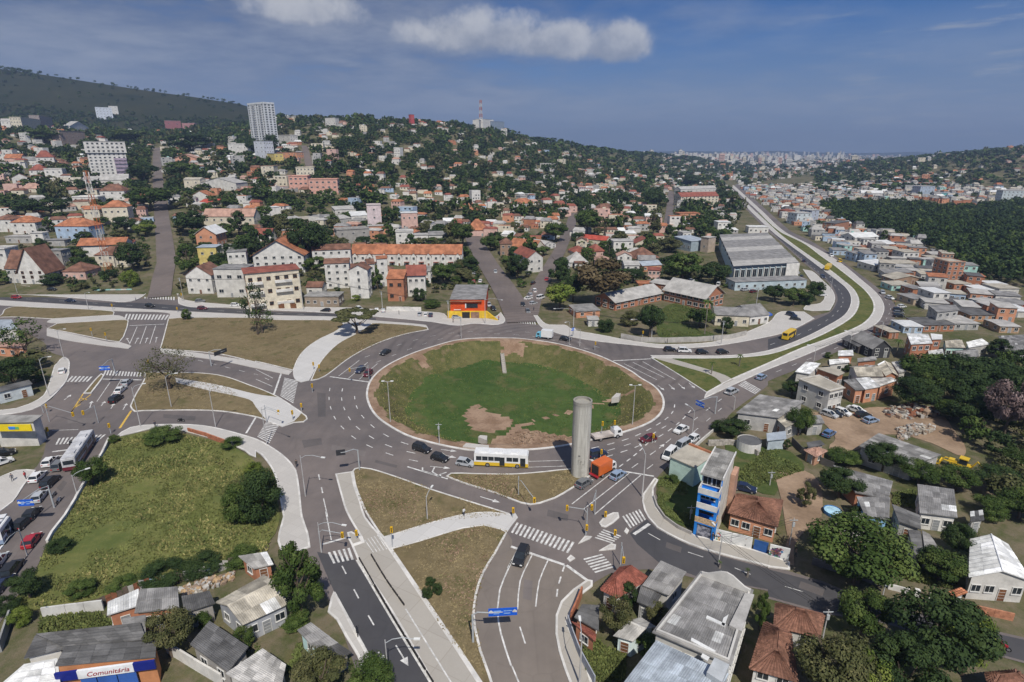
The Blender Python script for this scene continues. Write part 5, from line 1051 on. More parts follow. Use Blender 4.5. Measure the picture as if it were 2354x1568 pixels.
qb('house with charcoal sheet roof at the bottom left middle', 'L1932,1040 2285,1252 2095,1485 1752,1255', 3.2, 'shedb', .5, 'dark', CONC, 1, 3, near=1)
qb('pale sheet roof cut by the bottom edge, left of the garden', 'D520,1556 605,1498 658,1530 640,1620', 3.2, 'shedb', .4, 'light', OFFW, 1, 2, near=1)
qb('turquoise and white shack with grey roof in the garden', 'M382,1112 508,1042 760,1218 560,1290', 2.6, 'shedb', .3, 'grey', (.55, .75, .74), 1, 2, near=1)
qb('ragged grey roof shack beside the turquoise shack', 'M410,1410 755,1232 880,1300 530,1500', 2.4, 'shedb', .3, 'dark', CONC, 1, 1, near=1)
qb('small brick hut with tin roof at the end of the scrap fence', 'M-160,430 105,390 162,492 -20,535', 2.6, 'shedb', .3, 'light', BRICK, 1, 1, name='hut', near=1)
qb('white kiosk with dark roof behind the tree at the left edge', 'G-60,400 270,320 300,345 -40,430', 3.2, 'shedb', .4, 'dark', (.5, .54, .55), 1, 2, name='kiosk', cat='kiosk')
yb = qb('filling station shop with yellow banner at the left edge', 'G-60,700 300,690 370,640 -20,640', 6, 'flat', 0, 'slab', OFFW, 1, 0, name='station_shop', cat='shop', sides=False)
def banner(root):
 o = root.location; a, b = (Vector(flat(p, 5.6))-o for p in px('G-60,745 302,742')); d = (b-a).normalized(); n = Vector((d.y, -d.x, 0)); g = MB(); g.obox(a+n*.3, b+n*.3, .25, 4.9, 6.5); g.build('yellow_banner', mat('banner_yellow', (.72, .55, .02), .6, .08), root)
 c = a.lerp(b, .53)+n*.45; g = MB(); g.obox(c-d*.9, c+d*.5, .06, 5.35, 6.05); g.build('blue_emblem', mat('emblem_blue', (.05, .22, .62), .5), root); c = c+d*1.0; g = MB(); g.obox(c-d*.45, c+d*.35, .06, 5.35, 6.0); g.build('green_emblem', mat('emblem_green', (.12, .35, .12), .5), root)
banner(yb)
qb('row of salmon roofs by the big tree at the left edge', 'A-40,1290 240,1300 250,1350 -40,1330', 3, 'shedb', .3, 'pinkish', SALMON, 1, 2)
qb('long grey roof at the left edge behind the big tree', 'A-80,1090 110,1085 160,1160 -60,1180', 4, 'shedb', .4, 'zinc', OFFW, 1, 2)
def blue_house():
 Q, a, b = frontq('J1662,1485 1846,1546', 11.5); z = (zat((a+b)/2, (0, px('J0,990')[0][1]))); cen = sum(Q, Vector((0, 0)))/4
 root = empty('blue_house', (cen.x, cen.y, 0), 0, 'tall narrow four-storey house with bright blue front and open balconies', 'house'); OCC.append((cen.x, cen.y, 8)); d = (Q[1]-Q[0]).normalized(); n = Vector((d.y, -d.x)); L = (Q[1]-Q[0]).length; ang = math.atan2(d.y, d.x)
 P = lambda s, t, o=cen: (Q[0]+d*s-n*t)-o
 bl, wh, ty = paint(BLUE), paint((.62, .58, .50)), mat('balcony_tile', (.50, .36, .22), .7, .3, 3, 8, .3); fh = z/4; t0 = 2.2
 g = MB(); g.prism([P(0, t0), P(L, t0), P(L, 11.5), P(0, 11.5)], -.3, z, 0); g.build('wall', wh, root)
 g = MB(); g.prism([P(.02, t0-.06), P(L-.02, t0-.06), P(L-.02, t0), P(.02, t0)], 0, z-.02); g.build('blue_front', bl, root)
 for s0, s1 in ((0, .45), (L-.45, L)):
  g = MB(); g.prism([P(s0, 0), P(s1, 0), P(s1, .45), P(s0, .45)], 0, z-fh); g.build('pillar', bl, root)
 for k in (1, 2, 3):
  g = MB(); g.prism([P(0, -.1), P(L, -.1), P(L, t0), P(0, t0)], k*fh-.15, k*fh+.1, bottom=True); g.build('balcony_floor', bl, root)
  g = MB(); g.prism([P(0, -.12), P(L, -.12), P(L, .03), P(0, .03)], k*fh+.1, k*fh+1.15); 
  g.prism([P(0, .03), P(.15, .03), P(.15, t0), P(0, t0)], k*fh+.1, k*fh+1.15); g.prism([P(L-.15, .03), P(L, .03), P(L, t0), P(L-.15, t0)], k*fh+.1, k*fh+1.15); g.build('balcony_rail', ty if k == 1 else paint(WHITE), root)
 for k in range(4):
  for c in (.28, .70):
   p = P(L*c, t0-.07); link('window' if k else 'door', winmesh(1.5, 1.5, 'wood' if k == 1 else 'open') if k else doormesh(1.4, 2.2, M_dark), root, (p.x, p.y, k*fh+(.85 if k else .05)), ang)
 g = MB(); g.prism([P(.5, .2), P(L-.5, .2), P(L-.5, t0-.1), P(.5, t0-.1)], .05, 2.5); g.build('ground_floor_shop', mat('shop_goods', (.12, .14, .2), .7, .6, 2, 6, .4, (.35, .35, .4)), root)
 rp = [P(-.2, 1.2), P(L+.2, 1.2), P(L+.2, 11.7), P(-.2, 11.7)]; g = MB(); g.prism(rp, z, z+.2, bottom=True); ro = g.build('roof', roofmat('slab'), root)
 sheets(ro, tuple(Vector((p.x, p.y, z+.2)) for p in rp), 'slab', seed=5, patch=0)
 g = MB(); g.prism([P(-.22, 1.2), P(-.02, 1.2), P(-.02, 11.7), P(-.22, 11.7)], z, z+.5); g.prism([P(L+.02, 1.2), P(L+.22, 1.2), P(L+.22, 11.7), P(L+.02, 11.7)], z, z+.5); g.build('parapet', paint(WHITE), root)
 g = MB(); g.prism([P(L+.05, 9.6), P(L+.9, 9.6), P(L+.9, 13), P(L+.05, 13)], -.2, z*.72); g.build('brick_side_stair', paint((.45, .27, .19)), root)
blue_house()
def turquoise():
 Q, a, b = frontq('J1440,945 1660,1045', 7.5); h = zat((a+b)/2, (0, px('J0,840')[0][1]))
 r_ = house('turquoise_house', 'pale turquoise house with blank wall and orange ridge below the road edge', 'house', Q, 0, max(4.5, h), 'flat', 0, 'tan', (.50, .66, .58), 1, 0, sides=False, over=.25)
 c = Vector(r_.location[:2]); q = [p-c for p in Q]; g = MB(); g.obox(q[3]+(q[0]-q[3])*.05, q[2]+(q[1]-q[2])*.05, .5, max(4.5, h)+.15, max(4.5, h)+.55); g.build('orange_ridge_tiles', roofmat('orange'), r_)
turquoise()
def column():
 b = flat(px('J622,925')[0]); h = zat(b, (0, px('J0,245')[0][1])); root = empty('water_column', b, 0, 'tall round concrete column standing alone at the roundabout edge', 'column'); r0 = 1.86
 m = bpy.data.materials.new('column_concrete'); m.use_nodes = True; t = NT(m.node_tree); pos = t.new('ShaderNodeNewGeometry').outputs['Position']; st = t.new('ShaderNodeMapping', i={'Scale': (1, 1, .06)}); t.link(pos, st.inputs[0])
 z = t.new('ShaderNodeSeparateXYZ', i={0: pos}).outputs[2]; s1 = t.noise(st.outputs[0], 1.1, 5, .65); s2 = t.noise(pos, .8, 5, .6)
 c = t.mix(t.ss(s1, .38, .62), (.34, .325, .285), (.54, .525, .465)); topm = t.ss(t.m('ADD', z, t.m('MULTIPLY', s1, 5.0)), h+.6, h+4.2)
 c = t.mix(t.m('MULTIPLY', topm, .85), c, (.10, .085, .07)); lo = t.m('MULTIPLY', t.ss(z, 4.2, .8), t.ss(s2, .45, .6)); c = t.mix(t.m('MULTIPLY', lo, .6), c, (.60, .58, .52)); ring = t.ss(t.m('FRACT', t.m('MULTIPLY', z, .42)), .02, .0); c = t.mix(t.m('MULTIPLY', ring, .6), c, (.2, .19, .17))
 bs = t.new('ShaderNodeBsdfPrincipled', i={'Base Color': c, 'Roughness': .9, 'Specular IOR Level': .15}); t.link(bs.outputs[0], t.new('ShaderNodeOutputMaterial').inputs[0])
 g = MB(); g.cyl(0, 0, -.3, h-.6, r0, r0, 48, cap=False); g.build('shaft', m, root, smooth=True)
 g = MB(); g.cyl(0, 0, h-.6, h, r0+.06, r0+.04, 48, cap=False); n0 = len(g.v)
 for rr, zz in ((r0+.04, h), (r0-.3, h), (r0-.3, h-.5)): g.v += [(rr*math.cos(6.2832*i/48), rr*math.sin(6.2832*i/48), zz) for i in range(48)]
 for k in range(2):
  for i in range(48): j = (i+1) % 48; g.f.append((n0+k*48+i, n0+k*48+j, n0+k*48+48+j, n0+k*48+48+i)); g.mi.append(0)
 g.f.append(tuple(n0+96+i for i in range(48))); g.mi.append(0); g.build('rim', m, root)
 gm = mat('graffiti_black', (.03, .03, .035), .8)
 for a0, a1, z0, z1 in ((-1.95, -1.72, 5.2, 5.35), (-1.95, -1.74, 5.05, 5.12), (-1.95, -1.92, 3.2, 4.4), (-1.86, -1.80, 4.3, 4.4), (-1.70, -1.50, 3.9, 4.0), (-1.5, -1.3, 3.2, 3.3), (-1.28, -1.25, 3.2, 4.2), (-1.72, -1.69, 3.2, 3.9)):
  g = MB(); k = 4
  for i in range(k):
   t0, t1 = a0+(a1-a0)*i/k, a0+(a1-a0)*(i+1)/k; rr = r0+.02; g.quad((rr*math.cos(t0), rr*math.sin(t0), z0), (rr*math.cos(t1), rr*math.sin(t1), z0), (rr*math.cos(t1), rr*math.sin(t1), z1), (rr*math.cos(t0), rr*math.sin(t0), z1))
  g.build('graffiti_stroke', gm, root)
column()
# ---------------------------------------------------------------- trees
def leafmat(name, cols, var=.22):
 out = []
 for i, c in enumerate(cols):
  m = bpy.data.materials.new('%s_%d' % (name, i)); m.use_nodes = True; t = NT(m.node_tree); pos = t.new('ShaderNodeNewGeometry').outputs['Position']
  oi = t.new('ShaderNodeObjectInfo').outputs['Random']; k = t.m('ADD', 1-var, t.m('ADD', t.m('MULTIPLY', t.noise(pos, 1.3, 3), var*1.3), t.m('MULTIPLY', oi, var*.9)))
  col = t.new('ShaderNodeVectorMath', operation='SCALE', i={0: c, 3: k}).outputs[0]
  b = t.new('ShaderNodeBsdfPrincipled', i={'Base Color': col, 'Roughness': .75, 'Specular IOR Level': .15})
  t.link(b.outputs[0], t.new('ShaderNodeOutputMaterial').inputs[0]); out.append(m)
 return out
LEAF = {'green': leafmat('leaf_green', [(.036, .062, .013), (.056, .088, .020), (.088, .120, .030)]), 'dark': leafmat('leaf_dark', [(.022, .040, .012), (.032, .055, .016), (.045, .070, .020)]),
  'olive': leafmat('leaf_olive', [(.060, .066, .024), (.085, .088, .034), (.115, .110, .045)]), 'brown': leafmat('leaf_brown', [(.085, .062, .030), (.120, .090, .045), (.165, .130, .075)]),
  'lime': leafmat('leaf_lime', [(.075, .110, .018), (.125, .165, .028), (.18, .21, .045)]), 'blossom': leafmat('leaf_blossom', [(.12, .085, .080), (.22, .155, .145), (.31, .235, .22)])}
M_bark = mat('bark', (.105, .080, .060), .95, .3, .8, 6, .25); M_bark2 = mat('bark_pale', (.20, .175, .15), .95, .3, .8, 6, .25)
def leaf(mb, p, nrm, sz, r, m):
 u = nrm.cross(Vector((r.random()-.5, r.random()-.5, r.random()-.5))).normalized(); v = nrm.cross(u); s = sz*(.6+.8*r.random()); u *= s; v *= s*.7
 mb.quad(p-u-v, p+u-v*.6, p+u*.8+v, p-u*.7+v*.8, m)
def rdir(r):
 z = r.uniform(-1, 1); a = r.uniform(0, 6.2832); q = math.sqrt(1-z*z); return Vector((q*math.cos(a), q*math.sin(a), z))
def crownmesh(seed, n, lsz, kind='round', gaps=.0, leafk='green'):
 r = random.Random(seed); mb = MB(); K = 26 if kind != 'umbrella' else 18; cl = []
 for i in range(K):
  d = rdir(r); 
  if kind == 'round': c = Vector((d.x*.34, d.y*.34, .62+d.z*.24)); rad = r.uniform(.12, .2)
  elif kind == 'tall': zz = r.uniform(.22, .93); w_ = .36*math.sin(math.pi*min(1, (zz-.05)/.95)**.8)+.04; c = Vector((d.x*w_, d.y*w_, zz)); rad = r.uniform(.10, .16)
  elif kind == 'cone': zz = r.uniform(.12, .97); w_ = .42*(1.03-zz); c = Vector((d.x*w_, d.y*w_, zz)); rad = .05+.13*(1-zz)
  elif kind == 'umbrella': c = Vector((d.x*.42, d.y*.42, .78+abs(d.z)*.10)); rad = r.uniform(.09, .14)
  else: c = Vector((d.x*.36, d.y*.36, .42+d.z*.34)); rad = r.uniform(.14, .22)      # bush
  if r.random() < gaps: continue
  cl.append((c, rad, r.choice((0, 0, 1, 1, 1, 2))))
 per = max(1, n//max(1, len(cl)))
 for c, rad, sh in cl:
  for i in range(per):
   d = rdir(r); d.z = d.z*.85+.12; p = c+Vector((d.x, d.y, d.z*.8))*rad*(r.random()**.35); nn = (d+rdir(r)*.55+Vector((0, 0, .35))).normalized()
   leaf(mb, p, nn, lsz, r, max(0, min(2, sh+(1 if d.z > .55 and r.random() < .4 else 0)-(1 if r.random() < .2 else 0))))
 return mb.mesh('crown', LEAF[leafk])
def trunkmesh(seed, kind='round', m=None):
 r = random.Random(seed); mb = MB()
 if kind == 'bush': mb.tube([(0, 0, -.02), (.02, 0, .3)], [.03, .015], 5); return mb.mesh('trunk', m or M_bark)
 top = .5 if kind in ('round', 'umbrella') else .85; mb.tube([(0, 0, -.03), (.01, .01, top*.5), (-.01, .02, top)], [.036, .026, .014], 6)
 for i in range(7 if kind != 'cone' else 0):
  a = r.uniform(0, 6.28); z = r.uniform(.22, .45) if kind != 'tall' else r.uniform(.25, .7); L = r.uniform(.2, .34); mb.tube([(0, .01, z), (math.cos(a)*L*.5, math.sin(a)*L*.5, z+.14), (math.cos(a)*L, math.sin(a)*L, z+(.34 if kind != 'umbrella' else .36))], [.016, .011, .005], 4)
 return mb.mesh('trunk', m or M_bark)
TP = {}
def proto(kind, leafk, lod, var=0):
 k = (kind, leafk, lod, var)
 if k not in TP:
  n, ls = {0: (11000, .0145), 1: (4200, .025), 2: (1300, .044)}[lod]; g = 0
  if kind == 'sparse': g = .2; n = int(n*.16); ls *= .8
  kd = {'sparse': 'round'}.get(kind, kind); sd = hash((kind, leafk, var)) % 999 if False else sum(map(ord, kind+leafk))+var*31
  TP[k] = (crownmesh(sd, n, ls, kd, g, leafk), sparsetrunk(sd) if kind == 'sparse' else trunkmesh(sd, kd))
 return TP[k]
def sparsetrunk(seed):
 r = random.Random(seed); mb = MB()
 def br(p, d, L, rad, lv):
  q = p+d*L; mb.tube([p, p.lerp(q, .5)+rdir(r)*L*.08, q], [rad, rad*.8, rad*.55], 5)
  if lv: 
   for i in range(3 if lv > 1 else 4):
    e = (d+rdir(r)*.75+Vector((0, 0, .1))).normalized(); br(q if i else p.lerp(q, .7), e, L*r.uniform(.6, .8), rad*.55, lv-1)
 br(Vector((0, 0, -.02)), Vector((0, 0, 1)), .26, .034, 4); return mb.mesh('trunk', M_bark)
NT_ = {}
def tree(loc, h, wd, kind='round', leafk='green', lod=1, label='', cat='tree', group=None, name=None, var=None):
 nm = name or {'bush': 'bush', 'cone': 'conifer_tree'}.get(kind, 'tree')
 c, t = proto(kind, leafk, lod, rnd.randrange(3) if var is None else var); root = empty(nm, loc, rnd.uniform(0, 6.28), label, cat, group); root.scale = (wd, wd, h)
 link('crown', c, root); link('trunk', t, root); return root
def tr(base, top, w_, kind='round', leafk='green', label='', **kw):
 p = px(base)[0]; t = base[0]; g = at(p) if p[1] < 760 else flat(p); h = max(1.2, zat(g, (0, px('%s0,%g' % (t, top))[0][1]))-g.z); wd = w_*TILE[t][2]/F*(g.y*CP-(g.z-HC)*SP)
 lod = 0 if g.y < 150 else 1
 OCC.append((g.x, g.y, wd*.35)); return tree(g, h, wd, kind, leafk, lod, label, 'bush' if kind == 'bush' else 'tree', **kw)
HT = '''O800,660 110 930 round green|big round dense tree beside the dark street at right
O1560,640 360 430 round green|tree with yellowish top behind the big round tree at right
O1720,430 115 310 round dark|dark tree between the white cottage and the white gable house
O850,1160 745 500 round green|tree at the street's lower edge beside the two-winged tile house
O1480,1480 790 860 round dark|largest dark tree of the bottom right corner clump
O1780,1500 960 460 round lime|bright leaved tree right in the bottom right clump
O520,1760 1130 700 round olive|olive tree hiding the corner of the two-winged tile house
O800,1800 1230 420 round lime|yellow-green tree at the bottom edge in the right clump
O1180,1780 1180 640 round dark|dark low tree between the trees of the bottom right clump
N1060,900 665 230 tall dark|dark upright tree beside the corner tile roof
N930,1140 800 340 round olive|olive tree behind the mossy dark roof on the corner lot
N1330,1060 850 230 round olive|small olive tree by the long grey hall
N1225,1340 1105 240 bush green|low green tree at the turquoise striped cottage
N2265,1080 740 170 tall green|narrow tree at the side wall of the grey hall
M430,1010 300 480 tall green|tall leafy tree leaning over the south-west road
M380,1060 900 260 bush green|low shrub at the foot of the tall leafy roadside tree
L1580,1330 930 460 round olive|olive tree behind the blue and white shop
L1860,1070 925 190 bush green|shrub between the dark roof and the beige gable house
L2250,1240 1040 210 bush green|shrub at the corner of the beige gable house
M620,1700 1330 520 round olive|leafy tree at the bottom edge beside the south-west road
M1080,1740 1300 420 bush green|bush mass at the bottom edge on the road side
I70,1580 1090 430 bush dark|dark bushy tree at the meadow's east edge
I-120,1600 1200 330 bush green|green bush at the meadow's east edge, left of the dark one
G2230,1470 1210 380 sparse olive|grey half-bare shrub tree on the meadow
I-10,1190 1050 170 bush lime|bright small shrub by the curved pavement
L280,790 560 320 round dark|dark tree at the meadow's lower left corner
L560,360 240 220 bush dark|dark bush on the meadow's edge by the west road
L200,1040 870 190 bush lime|bright bush left of the scrap fence
L90,930 760 220 bush dark|dark bush at the left edge by the wall
G860,1270 1030 300 round green|roadside tree where the grey bus waits
G1520,870 730 340 bush green|big shrub at the top of the meadow
G2140,930 830 200 bush green|shrub at the brick wall on top of the meadow
G1060,880 800 100 bush green|small shrub at the meadow's north corner
L1500,620 490 420 bush dark|dark creeper bush at the meadow's lower side, leftmost
L1850,540 420 380 bush dark|dark creeper bush at the meadow's lower side, middle
L2220,470 330 330 bush green|creeper bush at the meadow's lower side, by the brick hut
L1120,690 630 260 bush green|creeper bush above the scrap fence
L750,760 640 260 bush green|green bush at the scrap fence's left half
G140,400 95 430 round dark|dark rounded tree above the kiosk at the left edge
G330,330 180 190 bush green|shrub right of the kiosk tree
A255,1420 1050 440 sparse green|big open-crowned tree at the left edge of the west islands
G1560,390 -20 520 sparse olive|nearly bare spreading tree on the west splitter island
B930,1205 990 450 umbrella olive|flat-topped leaning tree beside the white footpath
B20,1215 700 260 sparse dark|dark spiky tree on the dry grass island
B60,1200 960 280 sparse green|low twiggy shrub beside the dark spiky tree
A1720,1075 960 90 bush green|small shrub on the pavement at the west crossing
K690,820 715 320 round green|tree over the lower left end of the long grey shed
K1050,900 640 350 round dark|tall dark tree in front of the long grey shed
K1380,1010 820 360 round green|tree left of the yellow loader
K1720,1070 860 360 round green|tree just below the yellow loader
K2080,1040 860 400 round dark|dark tree right below the yellow loader
K2290,900 690 300 round green|tree at the right edge beside the blossoming tree
K2150,640 20 430 round blossom|large pale pink blossoming tree at the right edge
K2020,330 120 260 round blossom|smaller pink blossoming tree beside the large one
K650,1140 875 390 round dark|round dark tree on the dirt lane
K335,1220 1000 170 tall olive|thin tree on the dirt lane near the pink house
K275,570 310 260 round green|tree at the left end of the dirt yard
K215,210 60 210 round dark|dark tree beside the unfinished concrete house
K820,1380 1220 210 bush dark|dark bush by the blue paddling pool
K170,700 610 90 tall dark|slim dark tree at the yard fence corner
K1320,330 40 420 round dark|dark tree at the forest corner behind the dirt yard
K1720,300 -40 460 round dark|dark tree in the wood behind the scrap heap
K1480,210 -80 380 round green|green tree in the wood behind the orange row
K1850,520 200 420 round dark|dark tree in the wood right of the rubble
K1680,420 260 320 round green|small leafy tree at the scrap heap
K2280,200 -60 420 round dark|dark tree in the wood at the right edge
K2300,1330 1080 420 round green|leafy tree at the right edge above the white gable house
K2000,1320 1110 320 bush green|bushy growth right of the white cottage
J2030,580 430 300 round dark|dark tree below the bank of the right carriageway
J1900,520 430 160 bush dark|bush at the retaining wall of the right carriageway
J1470,1000 930 130 bush green|small bush in the hollow by the turquoise house
E1400,1420 1150 420 round green|tree at the wood's corner beside the orange row
E1700,1480 1150 480 round dark|large dark tree at the wood's front edge
E2060,1440 1190 420 round dark|dark tree behind the blossoming tree
E2110,1190 1000 210 tall dark|upright dark tree among the grey roofs at right
E700,1300 1215 130 bush dark|round bush among the sheet roofs below the boulevard
E555,1180 1125 80 bush green|little bush on the boulevard verge
E60,660 510 230 round dark|dark tree below the factory, leftmost of the clump
E230,700 530 220 round green|tree of the clump below the factory, middle
E420,660 470 190 round dark|dark tree of the clump below the factory, rightmost
E330,690 560 160 bush dark|bush in the clump below the factory
Y820,690 250 540 round brown|great brown tree beside the school
Y440,740 490 300 round lime|bright lime-green round tree at the parked cars
Y445,500 260 240 tall dark|dark tall tree left of the great brown tree
Y560,660 420 190 round dark|dark tree squeezed between the lime and brown trees
Y1265,990 690 270 round dark|dark tree in the school garden
Y1080,880 730 200 bush olive|olive bush in the school garden
Y860,940 800 150 bush dark|clipped round bush by the small white shed
Y1720,900 720 270 round green|tree in front of the school gable
Y1960,960 800 150 round dark|dark tree before the blue-awning shops
Y1560,500 190 350 round green|big tree behind the school roof
Y1860,500 290 300 round dark|dark tree between the school and the factory
Y1450,210 75 250 round olive|round olive tree behind the school
Y890,270 85 130 cone dark|dark conifer left of the brown tile roof
Y1110,490 350 220 round dark|dark tree right of the great brown tree
Y50,460 225 230 round dark|dark tree left of the parked cars street
Y290,240 150 130 round green|small round tree at the straight street end
Q400,1190 1005 240 round green|round tree in the fork of the two streets
Q690,1130 880 250 round green|broad tree under the tall conifer
Q705,940 745 75 cone dark|tall slim conifer above the side street
Q1300,900 690 210 round dark|dark tree left of the narrow far street
Q1640,690 570 200 round dark|dark tree behind the mansard block
B490,580 120 350 round dark|tall dark tree beside the big orange-roofed block
B1720,750 545 230 round green|green tree right of the dark red porch house
B1650,380 305 200 round green|tree at the orange terrace's right end
B1120,800 600 130 tall green|slim tree right of the white complex
B1900,400 170 240 round green|tree at the upper end of the straight street
B2150,440 300 190 round green|round tree right of the straight street
B920,900 840 90 bush lime|small shrub before the white gabled wing
B1600,960 880 200 bush green|garden shrubs left of the corner shop
A1235,640 360 260 round dark|dark tree left of the climbing street
A1340,310 170 200 round lime|bright round tree at the climbing street
A1150,280 120 240 round dark|dark tree behind the long orange roof by the street
A1250,110 -90 110 cone dark|dark pointed conifer left of the climbing street
A1740,660 380 200 tall green|tall green tree beside the tall yellow house
A1780,300 60 310 round dark|spreading dark tree right of the climbing street
A2200,300 70 190 tall dark|dark tree before the long row of old houses
A1200,770 590 160 bush lime|lime green garden bush at the street corner
A500,750 640 230 bush dark|dark shrubs between the chalet and the pink house
A690,500 390 210 round dark|dark tree behind the pink house
A2270,560 300 240 round dark|dark tree left of the big orange-roofed block
A1880,740 600 110 sparse olive|bare little tree before the arched white house
M1605,670 605 110 bush dark|dark round bush on the dry grass, back one of three
M1670,760 650 105 bush dark|dark round bush on the dry grass, right one of three
M1575,785 690 115 bush dark|dark round bush on the dry grass, front one of three
R1400,1440 1220 430 round green|big green tree at the bend of the climbing street
R480,1500 1320 340 round dark|dark tree left of the white terraces block
R250,1500 1330 320 round dark|dark tree above the wide orange hipped roof
R1330,1180 1010 300 round dark|dark tree right of the white apartment tower
R1670,1140 985 320 round green|tree above the cream pointed house
R1750,910 730 470 round dark|broad dark tree across the street from the apartment tower
R1180,830 690 400 round green|broad green tree behind the apartment tower
S-15,705 520 140 round dark|dark tree at the left foot of the ridge tower
S160,700 490 150 round dark|dark tree at the right foot of the ridge tower
S70,715 540 130 round green|green tree before the foot of the ridge tower
B1500,900 760 130 bush dark|dark shrubs between the porch house and the corner shop
A1000,690 600 150 bush dark|dark shrubs at the foot of the lattice mast
R420,820 690 340 round green|broad tree below the cream block on the slope'''
for ln in HT.split('\n'):
 a, lb = ln.split('|'); b, t, w_, k, lf = a.split(); tr(b, float(t), float(w_), k, lf, lb)
def palm(base, top, label, group=None):
 p = px(base)[0]; g = at(p); h = zat(g, (0, px('%s0,%g' % (base[0], top))[0][1]))-g.z; h = max(1.5, h); root = empty('palm_tree', g, 0, label, 'palm', group); r = random.Random(int(h*100)); b = MB(); b.tube([(0, 0, -.1), (.1, .05, h*.5), (0, .1, h*.86)], [.2, .15, .13], 6); b.build('trunk', M_bark2, root)
 b = MB()
 for i in range(15):
  a = i*2.4+r.random()*.4; L = min(3, h*.3)*r.uniform(.8, 1.1); up = r.uniform(-.1, .6); c, s = math.cos(a), math.sin(a); pts = [Vector((c*L*t, s*L*t+.1, h*.86+up*L*t*1.2-L*t*t*.8)) for t in (0, .3, .6, 1)]; n = Vector((-s, c, 0))
  for q in range(3):
   w0, w1 = L*.12*(1-abs(q/3-.4)), L*.12*(1-abs((q+1)/3-.4))*(0.2 if q == 2 else 1); b.quad(pts[q]-n*w0+Vector((0, 0, -w0*.5)), pts[q], pts[q+1], pts[q+1]-n*w1+Vector((0, 0, -w1*.5))); b.quad(pts[q], pts[q]+n*w0+Vector((0, 0, -w0*.5)), pts[q+1]+n*w1+Vector((0, 0, -w1*.5)), pts[q+1])
 b.build('crown', LEAF['green'][1], root)
for b, t, lb in (('Y1768,965', 610, 'tall slender palm in front of the school gable'), ('Y2085,1262', 1135, 'young palm on the green median tip'), ('Y1830,1335', 1205, 'small palm beside the median footpath'), ('N1905,520', 470, 'little palm at the kerb of the dark street'), ('N2160,600', 520, 'low palm at the parapet of the grey hall'), ('E1175,1160', 990, 'palm beside the black timber house'), ('B1560,930', 800, 'palm in the garden left of the corner shop'), ('Y640,200', 95, 'palm left of the pair at the side street mouth'), ('Y720,205', 95, 'palm right of the pair at the side street mouth'), ('Y1055,265', 170, 'palm behind the brown tile roof'), ('B60,300', 150, 'palm left of the big orange-roofed block')): palm(b, t, lb)
# ---------------------------------------------------------------- the town on the slopes and the plain
import numpy as np
FAV = px('D1700,432 1880,398 2354,440 2354,468 1950,458 1885,476 1930,512 2010,538 2120,560 2240,635 2354,690 2354,790 2100,745 2030,690 1920,585 1800,500')
FOREST = px('D1880,478 1945,452 2060,470 2200,485 2400,462 2400,672 2250,640 2150,582 2085,545 1990,528 1920,512')
DENSE = [(px(s), f) for s, f in (('D0,330 310,330 320,560 0,560', .38), ('D400,330 700,330 700,500 400,520', .46), ('D690,440 1080,430 1080,545 690,545', .54), ('D1080,400 1560,390 1560,560 1100,560', .5), ('D700,255 1300,270 1500,350 1500,392 700,392', .24), ('D0,228 570,240 570,310 0,320', .26))]
STREETS = [[at(p) for p in px(s)] for s in ('D366,684 383,603 378,553 366,440 361,340', 'D1200,742 1150,650 1120,605 1097,566 1085,540', 'D1215,725 1250,640 1312,520 1318,490', 'D1535,520 1543,440', 'D713,392 700,335')]
def segd(p, a, b):
 ax, ay, bx, by = a.x, a.y, b.x, b.y; dx, dy = bx-ax, by-ay; t = max(0, min(1, ((p[0]-ax)*dx+(p[1]-ay)*dy)/(dx*dx+dy*dy+1e-9))); return math.hypot(p[0]-ax-dx*t, p[1]-ay-dy*t)
OUTP = [(p.x, p.y) for p in OUT]; ob = (min(p[0] for p in OUTP), max(p[0] for p in OUTP), min(p[1] for p in OUTP), max(p[1] for p in OUTP))
ogrid = {}
for o in OCC: 
 for i in range(int((o[0]-o[2])//20), int((o[0]+o[2])//20)+1):
  for j in range(int((o[1]-o[2])//20), int((o[1]+o[2])//20)+1): ogrid.setdefault((i, j), []).append(o)
def free(x, y, rad):
 for i in (-1, 0, 1):
  for j in (-1, 0, 1):
   for o in ogrid.get((int(x//20)+i, int(y//20)+j), ()):
    if math.hypot(o[0]-x, o[1]-y) < o[2]*.82+rad*.6: return False
 if y < 1300:
  for s in STREETS:
   for a, b in zip(s, s[1:]):
    if segd((x, y), a, b) < 6.5+rad*.4: return False
 if ob[0] < x < ob[1] and ob[2] < y < ob[3]:
  if inpoly((x, y), OUTP): return False
  for k in range(0, len(OUTP), 3):
   if abs(OUTP[k][0]-x) < 7 and abs(OUTP[k][1]-y) < 7: return False
 return True
HS, TS = [], []                                     # houses and trees found
cand = {}
def sow(x0, x1, y0, y1, n, sp, fn, seed):
 r = random.Random(seed); cell = {}
 for _ in range(n):
  y = math.sqrt(r.uniform(y0*y0, y1*y1)); a = r.uniform(x0, x1); x = math.tan(R(a))*y; s = sp(y); k = (int(x//s), int(y//s))
  if any(math.hypot(x-q[0], y-q[1]) < s*.9 for i in (-1, 0, 1) for j in (-1, 0, 1) for q in cell.get((k[0]+i, k[1]+j), ())): continue
  if not free(x, y, 4.5): continue
  cell.setdefault(k, []).append((x, y)); fn(x, y, topx(Vector((x, y, H(x, y)))), r)
def slope(x, y, p, r):
 if inpoly(p, FAV) or inpoly(p, FOREST): return
 f = .2
 for poly, v in DENSE:
  if inpoly(p, poly): f = v; break
 f *= .45+1.2*max(0, min(1, noise.noise((x*.011, y*.011, 4))+.5))
 if p[1] < 262 and p[0] > 600: f *= .5
 (HS if r.random() < f else TS).append((x, y, r.random(), 's'))
